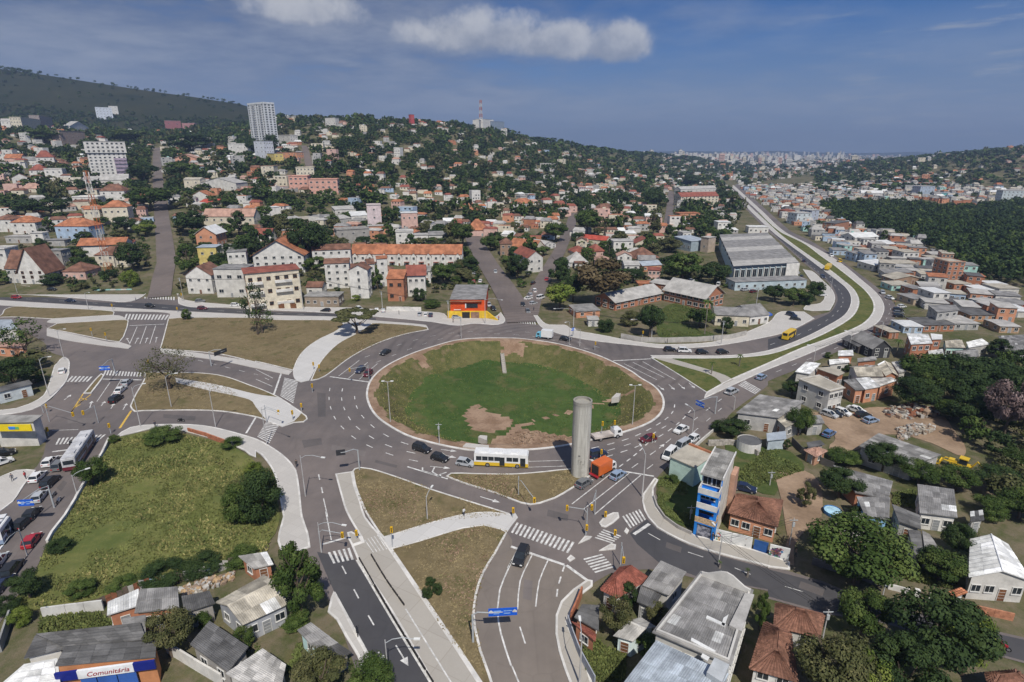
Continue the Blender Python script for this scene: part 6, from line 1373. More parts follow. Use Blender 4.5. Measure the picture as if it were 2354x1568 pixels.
sow(-41, 21, 285, 1200, 9000, lambda y: 9.5 if y < 520 else 12 if y < 800 else 15, slope, 3)
def plain(x, y, p, r):
 if inpoly(p, FOREST) or (inpoly(p, FAV)): return
 f = .72 if y < 2400 else .6
 if p[0] > 1960 and p[1] < 445: f = .34
 f *= .5+1.0*max(0, min(1, noise.noise((x*.006, y*.006, 8))+.5))
 (HS if r.random() < f else TS).append((x, y, r.random(), 'p'))
sow(14, 46, 640, 3600, 11000, lambda y: 12 if y < 900 else 15 if y < 1500 else 25, plain, 5)
def fav(x, y, p, r):
 if inpoly(p, FAV): (HS if r.random() < .9 else TS).append((x, y, r.random(), 'f'))
sow(14, 46, 215, 1100, 9000, lambda y: 8.2, fav, 7)
def yard(x, y, p, r):
 if p[1] > 600 and p[0] < 1700 and p[1] < 700 and r.random() < .35: TS.append((x, y, r.random()*.5, 'y'))
sow(-41, 15, 268, 330, 500, lambda y: 9, yard, 9)
LM = (('the lattice mast', 240, 520), ('the white apartment tower', 255, 375), ('the ridge tower', 606, 280), ('the pink apartment pair', 722, 425), ('the orange-roofed terrace', 935, 575), ('the big orange-roofed block', 645, 570), ('the pinkish tower house', 862, 475), ('the orange corner shop', 1085, 700), ('the hilltop antenna', 1105, 275), ('the mansard block', 1605, 460), ('the factory', 1740, 590), ('the brick tower house', 2190, 625), ('the pale blue forest block', 1850, 500), ('the brick school', 1540, 680), ('the mural block', 2095, 440), ('the great brown tree', 1385, 640), ('the climbing street', 372, 560))
ORD = ('', 'second ', 'third ', 'fourth ', 'fifth ', 'sixth ', 'seventh ', 'eighth ', 'ninth ', 'tenth ', 'eleventh ', 'twelfth ', 'thirteenth ', 'fourteenth ', 'fifteenth ', 'sixteenth ', 'seventeenth ', 'eighteenth ', 'nineteenth ', 'twentieth ')
REL = {}
def where(p, desc):
 k = min(LM, key=lambda l: math.hypot(l[1]-p[0], (l[2]-p[1])*1.6)); dx, dy = p[0]-k[1], (p[1]-k[2])*1.6
 rel = ('right of' if dx > 0 else 'left of') if abs(dx) > abs(dy) else ('below' if dy > 0 else 'above'); key = (desc, rel, k[0]); REL.setdefault(key, []); REL[key].append((math.hypot(dx, dy), p)); return key, math.hypot(dx, dy)
def resolve(items):
 by = {}
 for o, k, d in items: by.setdefault(k, []).append((d, o))
 for k, v in by.items():
  v.sort(key=lambda t: t[0])
  for i, (d, o) in enumerate(v): o['label'] = '%s%s %s %s%s' % (ORD[i] if i < 20 else 'farther ', k[0], k[1], k[2], '' if len(v) == 1 else ', counting outward')
WCOL = ((WHITE, 'white', 5), (OFFW, 'off-white', 3), (CREAM, 'cream', 3), (PINK, 'pinkish', 1.4), (GREY, 'grey', 1.6), (SALMON, 'salmon', 1), (LBLUE, 'pale blue', .6), (BRICK, 'brick', .8))
def pick(r, tab): 
 t = sum(v[-1] for v in tab)*r
 for v in tab:
  t -= v[-1]
  if t <= 0: return v
 return tab[0]
RS = (('orange', 'orange', 1.8), ('brown', 'brown', 4.2), ('redbrown', 'dark red', 2), ('grey', 'grey', 2.4), ('light', 'pale', 2.4), ('white', 'white', 1), ('pinkish', 'dull pink', 1.2))
RF = (('grey', 'grey', 4), ('light', 'pale', 3), ('dark', 'dark', 2), ('white', 'white', .9), ('tan', 'tan', 2.4), ('orange', 'orange', .5))
WF = ((BRICK, 'brick', 3), (OFFW, 'off-white', 3), (WHITE, 'white', 1.1), (GREY, 'grey', 3.4), (SALMON, 'salmon', 1.6), (LBLUE, 'pale blue', 1), (TEAL, 'turquoise', .5), (CREAM, 'cream', 1))
HS.sort(key=lambda h: h[1]); NHAND = len([o for o in C.objects if o.get('category') in ('house', 'shop', 'apartment block')])
NIND = max(0, 292-NHAND); items = []; far_h = []
BD = math.atan2(*reversed([v for v in (at(px('D1765,507')[0])-at(px('D1660,425')[0]))[:2]]))
for n_, (x, y, q, z_) in enumerate(HS):
 r = random.Random(int(x*31+y*17)); wc = pick(r.random(), WF if z_ == 'f' or (z_ == 'p' and y < 1100) else WCOL); rc = pick(r.random(), RF if z_ == 'f' or (z_ == 'p' and r.random() < .6) else RS)
 ang = (R(8)*round(noise.noise((x*.004, y*.004, 1))*8)+R(r.uniform(-6, 6))) if z_ == 's' else BD+R(90)+R(r.uniform(-12, 12)); wd, dp, ht = r.uniform(5.5, 10.5), r.uniform(5.5, 9), r.choice((2.9, 3.1, 3.3, 5.4, 5.8)) if z_ != 'f' else r.choice((3, 3.2, 3.4, 5.8)); big = r.random() < .05 and z_ != 'f'
 if big: wd *= 1.5; ht = r.choice((9, 12))
 if z_ == 'f': wd, dp = r.uniform(5.5, 9.5), r.uniform(6, 9)
 flat_ = big or (r.random() < .3) or z_ == 'f' and r.random() < .4; g = H(x, y)
 if n_ < NIND:
  u, v = Vector((math.cos(ang), math.sin(ang))), Vector((-math.sin(ang), math.cos(ang))); c = Vector((x, y)); Q = [c-u*wd/2-v*dp/2, c+u*wd/2-v*dp/2, c+u*wd/2+v*dp/2, c-u*wd/2+v*dp/2]
  rf = 'flat' if flat_ else ('shedb' if z_ == 'f' else r.choice(('gx', 'hip', 'gy', 'gx'))); zt = max(H(p.x, p.y) for p in Q)
  o = house('house', '', 'house', Q, zt, ht, rf, r.uniform(1.2, 2.2) if rf[0] in 'gh' else .6, rc[0], wc[0], 1 if ht < 4 else 2, r.choice((2, 3)), occ=False, zb=g-1.5, group='houses of the hillside streets' if z_ == 's' else 'houses of the settlement')
  p = topx(o.location+Vector((0, 0, ht/2))); items.append((o,)+where(p, '%s %s with %s %s roof' % (wc[1], 'house' if ht < 5 else 'two-storey house' if ht < 8 else 'block', rc[1], 'flat' if rf == 'flat' else 'sloping')))
 else: far_h.append((x, y, g, ang, wd, dp, ht, flat_, wc[0], rc[0], r.uniform(1.2, 2.2)))
resolve(items)
big_ = lambda w_: w_ > 12
def mass_houses(name, data):
 wl_ = list(dict.fromkeys([d[8] for d in data])); rl = list(dict.fromkeys([d[9] for d in data])); mats = [paint(w_) for w_ in wl_]+[roofmat(k) for k in rl]+[M_glass]; b = MB(); rw = random.Random(5)
 for x, y, g, a, wd, dp, h, fl, wc, rk, rise in data:
  u, v = Vector((math.cos(a), math.sin(a), 0)), Vector((-math.sin(a), math.cos(a), 0)); c = Vector((x, y, 0)); wi, ri = wl_.index(wc), len(wl_)+rl.index(rk); gi = len(mats)-1
  P = lambda s, t, z: c+u*s*wd/2+v*t*dp/2+Vector((0, 0, g+z)); b.prism([P(-1, -1, 0)[:2], P(1, -1, 0)[:2], P(1, 1, 0)[:2], P(-1, 1, 0)[:2]], g-3, g+h, wi, top=ri)
  if not fl:
   e = 1.08; b.quad(P(-e, -e, h-.1), P(e, -e, h-.1), P(e*.7, 0, h+rise), P(-e*.7, 0, h+rise), ri); b.quad(P(e, e, h-.1), P(-e, e, h-.1), P(-e*.7, 0, h+rise), P(e*.7, 0, h+rise), ri); b.tri(P(e, -e, h-.1), P(e, e, h-.1), P(e*.7, 0, h+rise), ri); b.tri(P(-e, e, h-.1), P(-e, -e, h-.1), P(-e*.7, 0, h+rise), ri)
  if rw.random() < .55 and not big_(wd):
   s0, t0, hh = rw.choice((-1, 1)), rw.uniform(-.6, .2), h*rw.uniform(.5, .85); b.prism([P(s0*.9 if s0 > 0 else -1.55, t0, 0)[:2], P(1.55 if s0 > 0 else -.9, t0, 0)[:2], P(1.55 if s0 > 0 else -.9, t0+.8, 0)[:2], P(s0*.9 if s0 > 0 else -1.55, t0+.8, 0)[:2]], g-3, g+hh, wi, top=len(wl_)+rw.randrange(len(rl)))
  if fl and rw.random() < .3: b.prism([P(q_, t_, 0)[:2] for q_, t_ in ((.2, .2), (.6, .2), (.6, .6), (.2, .6))], g+h, g+h+1.2, rw.randrange(len(wl_)))
  if y < 2200:
   nf = max(1, int(h/2.9))
   for f in range(nf):
    for s in (-.6, 0, .6):
     if rw.random() < .45: continue
     z = f*2.9+1.0; w_ = rw.uniform(.09, .15); b.quad(*[P(s+q, -1, zz)-v*.04 for q, zz in ((-w_, z), (w_, z), (w_, z+1.2), (-w_, z+1.2))], gi)
 o = b.build(name, mats); o['kind'] = 'stuff'; return o
mass_houses('far_houses', far_h)
TS.sort(key=lambda t: t[1]); NT0 = len([o for o in C.objects if o.get('category') == 'tree']); NTI = max(0, 296-NT0); items = []; far_t = []
for n_, (x, y, q, z_) in enumerate(TS):
 r = random.Random(int(x*29+y*13)); lf = r.choice(('green', 'green', 'dark', 'green', 'dark', 'olive', 'olive')); kd = r.choice(('round', 'round', 'tall', 'bush')); wd = r.uniform(7, 12.5)*(1.15 if y > 500 else 1); h = wd*r.uniform(.75, 1.1)*(1.25 if kd == 'tall' else .8)
 if z_ in 'fy': wd *= .6; h *= .6
 if n_ < NTI:
  o = tree(Vector((x, y, H(x, y)-.2)), h, wd, kd, lf, 2 if y > 330 else 1, '', 'tree', 'trees among the houses', name='tree'); p = topx(o.location+Vector((0, 0, h*.6)))
  items.append((o,)+where(p, '%s %s tree' % ({'green': 'green', 'dark': 'dark', 'olive': 'olive'}[lf], {'round': 'round', 'tall': 'upright', 'bush': 'low bushy'}[kd])))
 else:
  far_t.append((x, y, H(x, y)-.2, h, wd, lf, r.randrange(3)))
  if z_ in 's' and y > 360:
   for _ in range(3 if y > 600 else 2 if y > 450 else 1):
    a = r.uniform(0, 6.28); x2, y2 = x+math.cos(a)*wd*.7, y+math.sin(a)*wd*.7
    if free(x2, y2, 1.5): far_t.append((x2, y2, H(x2, y2)-.3, h*r.uniform(.5, 1.1), wd*r.uniform(.6, 1.0), r.choice((lf, 'dark', 'green')), r.randrange(3)))
resolve(items)
def mass_trees(name, data, nq, ls):
 mats = LEAF['green']+LEAF['dark']+LEAF['olive']+LEAF['brown']; off = {'green': 0, 'dark': 3, 'olive': 6, 'brown': 9}; P = []
 for v in range(3):
  m = crownmesh(70+v, nq, ls, 'bush' if v == 1 else 'round'); co = np.empty(len(m.vertices)*3, np.float32); m.vertices.foreach_get('co', co); mi = np.empty(len(m.polygons), np.int32); m.polygons.foreach_get('material_index', mi); P.append((co.reshape(-1, 3), mi)); bpy.data.meshes.remove(m)
 V, MI = [], []; r = np.random.RandomState(4)
 for x, y, z, h, wd, lf, k in data:
  co, mi = P[k]; a = r.rand()*6.28; c, s = math.cos(a), math.sin(a); q = co.copy(); q[:, 0], q[:, 1] = (co[:, 0]*c-co[:, 1]*s)*wd+x, (co[:, 0]*s+co[:, 1]*c)*wd+y; q[:, 2] = (co[:, 2]-.12)*h*1.1+z; V.append(q); MI.append(mi+off[lf])
 V = np.concatenate(V); MI = np.concatenate(MI); me = bpy.data.meshes.new(name); nf = len(V)//4; me.vertices.add(len(V)); me.vertices.foreach_set('co', V.ravel().astype(np.float32)); me.loops.add(len(V)); me.loops.foreach_set('vertex_index', np.arange(len(V), dtype=np.int32)); me.polygons.add(nf); me.polygons.foreach_set('loop_start', np.arange(0, len(V), 4, dtype=np.int32)); me.polygons.foreach_set('material_index', MI.astype(np.int32)); 
 for m in mats: me.materials.append(m)
 me.update(); o = link(name, me); o['kind'] = 'stuff'; return o
def slope2(x, y, p, r): far_t.append((x, y, H(x, y)-1, r.uniform(8, 13), r.uniform(13, 24), r.choice(('green', 'dark', 'dark')), r.randrange(3)))
sow(-8, 22, 1190, 2700, 3500, lambda y: 15 if y < 1700 else 22, slope2, 23)
sow(27, 46, 880, 1750, 900, lambda y: 20, slope2, 24)
def slope3(x, y, p, r): far_t.append((x, y, H(x, y)-.3, r.uniform(6, 11), r.uniform(8, 15), r.choice(('green', 'dark', 'olive')), r.randrange(3)))
sow(-56, -42, 150, 1200, 2600, lambda y: 11 if y < 500 else 17, slope3, 26)
sow(47, 60, 110, 1200, 1600, lambda y: 11 if y < 500 else 17, slope3, 27)
gs_ = []
def shrub(x, y, p, r):
 if not (inpoly(p, FAV) or inpoly(p, FOREST)): gs_.append((x, y, H(x, y)-.2, r.uniform(1.4, 4.2), r.uniform(2.4, 5.2), r.choice(('green', 'dark', 'olive')), r.randrange(3)))
sow(-41, 22, 264, 430, 5200, lambda y: 3.7 if y < 340 else 5.5, shrub, 25)
mass_trees('garden_shrubs', gs_, 170, .085)
mass_trees('far_trees', [t for t in far_t if t[1] < 900], 130, .085)
mass_trees('far_trees', [t for t in far_t if t[1] >= 900], 60, .13)
ft = []; r = random.Random(21)
def frst(x, y, p, r):
 if inpoly(p, FOREST): wd = r.uniform(7, 12); ft.append((x, y, H(x, y)-.3, r.uniform(7, 12), wd, r.choice(('green', 'dark', 'dark', 'dark', 'dark')), r.randrange(3)))
sow(26, 46, 250, 720, 9000, lambda y: 6.4, frst, 13)
mass_trees('forest', ft, 210, .07)
ft2 = []
def frst2(x, y, p, r): 
 if inpoly(p, WOOD): wd = r.uniform(5, 8); ft2.append((x, y, -.3, r.uniform(5, 8.5), wd, r.choice(('green', 'dark', 'dark', 'olive')), r.randrange(3)))
WOOD = px('K1050,180 1250,60 1700,-60 2500,-120 2500,1500 2050,1150 1750,1050 1480,980 1980,900 2000,760 1700,520 1600,330 1300,260')
sow(20, 50, 90, 200, 3000, lambda y: 4.6, frst2, 15)
mass_trees('undergrowth', ft2, 900, .036)
rt = []; r = random.Random(8)
for _ in range(2600):
 a = r.uniform(-42, -20); y = r.choice((r.uniform(1210, 1420), r.uniform(1210, 1420), r.uniform(1400, 1640), r.uniform(1640, 1720))); x = math.tan(R(a))*y
 if y > 1600 and (a > -37 and r.random() < .86) or 1400 < y < 1635 and r.random() < .88: continue
 rt.append((x, y, H(x, y)-1, r.uniform(4, 8), r.uniform(6, 12), r.choice(('dark', 'green', 'dark')), r.randrange(3)))
mass_trees('hill_trees', rt, 60, .13)
ct = []; r = random.Random(31); tp = []
for _ in range(1500):
 a = r.uniform(9, 33); y = r.uniform(2300, 7500); x = math.tan(R(a))*y; core = math.exp(-((a-21)/5.5)**2); h = r.uniform(6, 15)+(r.random() < .34*core+.03)*r.uniform(10, 24)*(.4+y/4500); ct.append((x, y, H(x, y), R(r.uniform(-20, 20)), r.uniform(11, 26), r.uniform(10, 20), h, True, pick(r.random(), WCOL[:4])[0], 'light', 1))
ct.sort(key=lambda c: -c[6]/c[1]); mass_houses('far_city', ct[20:])
cn = {WHITE: 'white', OFFW: 'off-white', CREAM: 'cream', PINK: 'pinkish'}
mt = MB()
for i, c in enumerate(sorted(ct[:20], key=lambda c: c[0]/c[1])):
 x, y, g, a, wd, dp, h = c[:7]; o = empty('high_rise', (x, y, g), a, '%s%s high-rise of the far city skyline, counted from the left' % (ORD[i] or 'first ', cn[c[8]]), 'high-rise', 'high-rises of the far city'); b = MB(); b.box(-wd/2, wd/2, -dp/2, dp/2, -3, h); b.build('wall', paint(c[8]), o); b = MB(); b.box(-wd/4, wd/4, -dp/4, dp/4, h, h+4); b.build('roof_tank', paint(GREY), o)
 b = MB()
 for f in range(int(h/6)): b.quad(*[(s*wd, -dp/2-.1, f*6+zz) for s, zz in ((-.42, 2), (.42, 2), (.42, 4), (-.42, 4))])
 b.build('window_bands', M_glass, o)
mass_trees('far_woods', [(math.tan(R(a))*y, y, H(math.tan(R(a))*y, y)-1, 14, 34, 'dark', r.randrange(3)) for a, y in ((r.uniform(9, 44), r.uniform(2000, 8800)) for _ in range(1500))], 40, .16)
hb_ = MB()
for i in range(40):
 for j, (d, e) in enumerate(((0, 0), (1, 0))): pass
pts = [(-9000+18000*i/60, 9800+500*math.sin(i*.7), 25+60*max(0, noise.noise((i*.21, 3, 0))+.35)) for i in range(61)]
for p, q in zip(pts, pts[1:]): hb_.quad((p[0], p[1], -5), (q[0], q[1], -5), (q[0], q[1]+700, q[2]), (p[0], p[1]+700, p[2])); hb_.quad((p[0], p[1]+700, p[2]), (q[0], q[1]+700, q[2]), (q[0], q[1]+1800, -5), (p[0], p[1]+1800, -5))
struct(hb_.build('hills', M_hill_shaded, smooth=True))
# ---------------------------------------------------------------- vehicles
M_tyre = mat('tyre', (.022, .022, .022), .9, .1, 2, 5, .1); M_rim = mat('wheel_rim', (.38, .38, .39), .35, .1, 2, 5, .05, metal=.6); M_head = mat('headlight', (.75, .75, .72), .2, .05, 2, 5, .02, spec=.6); M_tail = mat('tail_light', (.35, .02, .02), .3, .1, 2, 5, .02)
CARC = {'white': (.72, .72, .71), 'silver': (.42, .44, .46), 'grey': (.16, .165, .17), 'black': (.018, .019, .022), 'dark blue': (.02, .03, .07), 'red': (.36, .02, .03), 'maroon': (.13, .02, .03), 'blue': (.10, .18, .34), 'steel blue': (.26, .34, .46), 'yellow': (.70, .46, .03), 'orange': (.62, .14, .03)}
def carpaint(c):
 n = 'car_'+c
 return MATS.get(n) or mat(n, CARC[c], .28, .06, .8, 4, .03, spec=.6)
def wheelmesh(r=.32, w=.22):
 b = MB(); n = 14
 for s in (-1, 1): b.v += [(r*math.cos(6.2832*i/n), s*w/2, r*math.sin(6.2832*i/n)) for i in range(n)]
 for i in range(n): j = (i+1) % n; b.f.append((i, n+i, n+j, j)); b.mi.append(0)
 b.f.append(tuple(range(n))); b.mi.append(0); b.f.append(tuple(range(2*n-1, n-1, -1))); b.mi.append(0)
 for s in (-1, 1):
  k = len(b.v); b.v += [(r*.6*math.cos(6.2832*i/n), s*(w/2+.01), r*.6*math.sin(6.2832*i/n)) for i in range(n)]; b.f.append(tuple(range(k, k+n)) if s < 0 else tuple(range(k+n-1, k-1, -1))); b.mi.append(1)
 return b.mesh('wheel', [M_tyre, M_rim])
WHEEL = wheelmesh(); WHEELB = wheelmesh(.5, .3)
_body = {}
def extr(b, prof, w, m=0, taper=None):
 n = len(prof); k = len(b.v); hw = taper or [w/2]*n; b.v += [(x, -hw[i], z) for i, (x, z) in enumerate(prof)]+[(x, hw[i], z) for i, (x, z) in enumerate(prof)]
 for i in range(n): j = (i+1) % n; b.f.append((k+i, k+n+i, k+n+j, k+j)); b.mi.append(m)
 for f, o in ((0, 1), (n, -1)):
  pts = [Vector((p[0], p[1], 0)) for p in prof]
  for t in tessellate_polygon([pts]):
   a, c, d = t; cr = (pts[c].x-pts[a].x)*(pts[d].y-pts[a].y)-(pts[c].y-pts[a].y)*(pts[d].x-pts[a].x)
   q = (a, c, d) if cr > 0 else (a, d, c); q = q if f == 0 else q[::-1]; b.f.append(tuple(k+f+v for v in q)); b.mi.append(m)
SHAPE = {'hatch': (4.0, [(-2, .3), (-1.98, .82), (-1.85, .95), (.9, .93), (1.75, .80), (1.97, .62), (2, .3)], [(-1.85, .93), (-1.55, 1.42), (-.9, 1.5), (.25, 1.46), (1.05, .93)]),
         'sedan': (4.4, [(-2.2, .3), (-2.2, .85), (-2.05, .95), (1.0, .92), (2.0, .80), (2.18, .6), (2.2, .3)], [(-1.65, .94), (-1.05, 1.38), (-.5, 1.45), (.3, 1.42), (1.15, .92)]),
         'suv': (4.5, [(-2.2, .35), (-2.2, 1.05), (1.0, 1.05), (2.0, .95), (2.2, .7), (2.2, .35)], [(-2.15, 1.04), (-1.9, 1.68), (-1.2, 1.76), (.35, 1.72), (1.15, 1.04)]),
         'van': (4.6, [(-2.3, .35), (-2.3, 1.15), (1.75, 1.1), (2.2, .95), (2.3, .4)], [(-2.28, 1.14), (-2.2, 1.95), (-1.9, 2.02), (1.1, 1.98), (1.85, 1.1)])}
def carparts(kind):
 if kind in _body: return _body[kind]
 L, lo, up = SHAPE[kind]; W_ = 1.75; b = MB(); extr(b, lo, W_, 0, [W_/2*(.95 if abs(x) > L*.42 else 1) for x, z in lo]); g = MB(); hw = [W_/2*.95 if z < 1.2 else W_/2*.80 for x, z in up]; extr(g, up, W_, 0, hw)
 r = MB(); zt = max(z for x, z in up); xs = [x for x, z in up if z > zt-.12]; x0, x1 = min(xs)+.02, max(xs)-.02; r.box(x0, x1, -W_/2*.80, W_/2*.80, zt-.06, zt+.03); cx = up[0][0], up[-1][0]
 for x_, q in ((up[0], up[1]), (up[-1], up[-2])):
  for s in (-1, 1): r.tube([(x_[0], s*W_/2*.94, x_[1]), (q[0], s*W_/2*.80, q[1]), ((x0 if x_ is up[0] else x1), s*W_/2*.78, zt-.02)], .05, 4)
 for s in (-1, 1): r.tube([(-.25, s*W_/2*.955, lo[2][1] if kind != 'van' else 1.1), (-.25, s*W_/2*.80, zt)], .05, 4)
 h = MB(); h.box(L/2-.08, L/2+.015, -.20, .20, -.07, .09); t = MB(); t.box(-L/2-.015, -L/2+.06, -.15, .15, -.09, .11)
 _body[kind] = (b, r, g.mesh('window_glass', M_glass), h.mesh('headlight', M_head), t.mesh('tail_light', M_tail), L); return _body[kind]
_cb = {}
def car(p, q, col, label, kind='hatch', loc=None, ang=None, group='cars on the roads and verges'):
 b, r, gm, hm, tm, L = carparts(kind)
 if (kind, col) not in _cb: _cb[kind, col] = (b.mesh('body', carpaint(col)), r.mesh('roof', carpaint(col)))
 bm, rm = _cb[kind, col]; A_, B_ = at(px(p)[0]), at(px(q)[0]); d = B_-A_; ang = math.atan2(d.y, d.x); m = A_
 root = empty('car' if kind != 'van' else 'van', (m.x, m.y, max(m.z, 0)+(.02 if m.z < 1 else .4)), ang, label, 'car' if kind != 'van' else 'van', group)
 link('body', bm, root); link('roof', rm, root); link('window_glass', gm, root)
 for x in (-L*.31, L*.32):
  for s in (-.78, .78): link('wheel', WHEEL, root, (x, s, .32))
 for s in (-.62, .62): link('headlight', hm, root, (0, s, .66)); link('tail_light', tm, root, (0, s, .72))
 return root
CARS = '''A155,880 A225,882 red hatch|red car on the west avenue at the left edge
A650,912 A715,915 dark_blue sedan|dark car on the west avenue behind the red one
A1380,958 A1440,966 black hatch|black car passing the mouth of the climbing street
A1862,982 A1915,985 maroon hatch|dark red car parked on the avenue near the arched house
A480,806 A560,808 black hatch|black car parked before the timbered chalet
A1840,915 A1900,912 grey hatch|grey car on the pavement by the climbing street
A2165,952 A2225,952 white hatch|white car on the pavement before the apartment block
B640,1002 B580,1000 black hatch|dark car under the flat-topped leaning tree
B950,985 B985,1000 white hatch|white car parked before the white gabled wing
B1110,1000 B1110,960 white hatch|white car parked left of the lamp post on the avenue
B1170,1005 B1172,960 silver hatch|silver car parked right of the lamp post on the avenue
B1505,1035 B1515,1000 silver sedan|silver car, left of three parked before the porch house
B1560,1042 B1568,1005 white hatch|white car, middle of three parked before the porch house
B1605,1045 B1612,1010 dark_blue hatch|dark car, right of three parked before the porch house
B1845,1062 B1900,1062 silver hatch|silver car parked at the corner shop's yellow wall
B2000,735 B2002,700 red hatch|crimson car parked above the corner shop
B2062,730 B2080,700 white hatch|white car parked beside the crimson one
B2025,660 B2060,665 silver sedan|pale car up the lane behind the corner shop
B2200,645 B2210,690 silver hatch|silver car driving down the straight street
B2140,950 B2165,985 silver hatch|silver car at the right side of the corner shop
B2180,985 B2205,1010 black hatch|black car nearest the right corner of the shop
B1190,1390 B1130,1420 black sedan|black car entering the roundabout's north-west curve
I960,230 I915,265 dark_blue hatch|dark car waiting at the stop line, left of the pair
I1030,262 I985,300 maroon hatch|dark red car waiting at the stop line, right of the pair
I1525,958 I1610,985 black suv|black off-roader leading the line of cars behind the bus
I1690,1042 I1765,1062 black hatch|black hatchback between the off-roader and the silver car
I1925,1088 I2000,1100 silver hatch|silver car right behind the white and yellow bus
J660,1030 J715,995 grey hatch|dark grey car stopped at the kerb below the orange truck
J972,955 J1025,920 steel_blue hatch|silver-blue car beside the orange truck
J785,762 J850,745 dark_blue suv|dark car half hidden by the concrete column
J1248,622 J1190,635 maroon hatch|maroon car turning in the middle of the east junction
J1552,535 J1505,560 white sedan|white car heading down at the blue overhead sign
J1655,625 J1605,655 white hatch|white car behind the parked white vans at the wall
J1560,690 J1500,725 silver van|silver van stopped at the retaining wall
J1445,770 J1405,810 white van|white van at the corner of the turquoise house
J2020,185 J2085,155 silver suv|silver pick-up on the right carriageway by the crosswalk
J2290,50 J2340,20 steel_blue hatch|white-blue car on the right carriageway above the crosswalk
J2135,1075 J2200,1090 dark_blue sedan|dark blue car standing on the grass behind the pink house
Y490,1022 Y545,1030 black hatch|dark car behind the pale blue cab truck
Y1450,1118 Y1510,1118 black hatch|first dark car on the boulevard lane before the school
Y1585,1130 Y1640,1132 white suv|white car in the queue before the school
Y1745,1142 Y1800,1140 black hatch|black car behind the white one before the school
Y1932,1140 Y1990,1135 black hatch|last black car of the queue before the school
Y195,505 Y225,480 black suv|dark car in the parked row by the lime-green tree
Y205,575 Y175,540 white suv|white car in the parked row nearest the lime-green tree
Y165,612 Y130,590 silver hatch|silver car in the parked row by the lime-green tree
Y150,645 Y190,635 white sedan|white car in the front of the parked row
Y195,690 Y235,680 silver hatch|silver car at the front corner of the parked row
Y262,640 Y300,628 white van|white van under the lime-green tree
Y100,705 Y120,745 black hatch|black car waiting at the side street crossing
Y145,765 Y160,790 grey hatch|grey car right behind the crossing of the side street
Y232,330 Y255,300 white hatch|white car parked up the side street, farther one
Y205,385 Y225,355 white hatch|white car parked up the side street, nearer one
Y150,432 Y170,410 black hatch|black car on the side street before the white house
Y318,468 Y340,440 red hatch|red car at the hedge of the side street
Y1650,480 Y1700,480 white hatch|white car in the yard behind the school
Y1895,520 Y1915,490 white van|white van by the dark tree at the school gable
Y2140,565 Y2190,560 silver hatch|silver car before the factory annex
Y2215,580 Y2260,570 maroon hatch|dark red car before the factory annex
E1050,590 E1080,620 silver hatch|silver car on the outer side of the bend, upper one
E1115,640 E1150,650 white hatch|white car on the outer side of the bend
E1225,720 E1265,715 white hatch|white car in the car park by the brick rooms
E1195,750 E1235,752 black hatch|black car, back one in the car park row
E1197,778 E1237,780 grey hatch|grey car, middle one in the car park row
E1200,806 E1240,808 black hatch|black car, front one in the car park row
E1370,872 E1420,870 steel_blue hatch|pale blue car before the row of brick rooms
E1008,985 E1045,960 black sedan|black car on the verge of the boulevard corner
E580,250 E610,270 white suv|white car on the right carriageway, farthest
E655,300 E625,280 yellow van|yellow van on the right carriageway above the bend
E215,800 E270,815 dark_blue suv|dark car at the blue awning shop, left
E250,835 E300,840 black hatch|black car at the blue awning shop, right
E500,612 E545,608 white hatch|white car on the pavement inside the bend
E270,412 E295,395 white hatch|white car beside the factory end wall
E305,445 E330,420 black hatch|black car behind the white one at the factory end
E330,298 E355,280 dark_blue hatch|dark car on the left carriageway beside the factory
E500,445 E525,460 dark_blue hatch|dark car on the left carriageway above the bend
G575,240 G590,200 white hatch|white car with dark stripe at the kerb of the west crossing
G1170,345 G1210,310 silver hatch|silver car, foremost of the three leaving the crossing
G1112,415 G1160,375 white sedan|white car, middle of the three leaving the crossing
G1070,500 G1120,465 black suv|black car, last of the three leaving the crossing
G465,1075 G520,1020 white hatch|white car at the stop line beside the grey bus
G560,1110 G610,1060 grey suv|grey car between the white car and the grey bus
G355,1215 G415,1160 white hatch|white car second in the left queue
G470,1265 G525,1215 black suv|black car behind the grey one in the queue
G370,1400 G410,1350 silver hatch|silver car at the blue sign in the queue
L300,290 L345,230 red hatch|red car on the west road by the bushes
L215,130 L260,90 black hatch|black car on the west road ahead of the red one
L20,700 L75,640 dark_blue sedan|dark blue car at the left edge of the west road
N85,440 N62,490 black suv|black car alone on the brown road below the crosswalk
K560,395 K610,412 silver hatch|silver car in the dirt yard beside the black and white ones
K612,385 K660,400 black hatch|black car between two pale cars in the dirt yard
K682,375 K730,392 white hatch|white car at the right of the dirt yard trio
K805,352 K860,370 white sedan|white car by the bank of the dirt yard
K870,400 K910,395 black hatch|black car beside the orange scrap in the dirt yard
K942,450 K985,440 steel_blue hatch|blue-grey car facing out in the dirt yard
K558,572 K600,545 blue hatch|blue car alone in the lower dirt yard
L120,560 L180,480 black suv|black car at the lower end of the west road
L-10,480 L50,400 silver hatch|silver car behind the pale bus at the left edge
G300,1560 G350,1500 black hatch|black car under the blue sign in the queue
G20,1080 G80,1060 white hatch|white car at the filling station, left edge
G30,1005 G90,990 black suv|black car at the filling station, left edge'''
for ln in CARS.split('\n'):
 a, lb = ln.split('|'); p, q, c, k = a.split(); car(p, q, c.replace('_', ' '), lb, k)
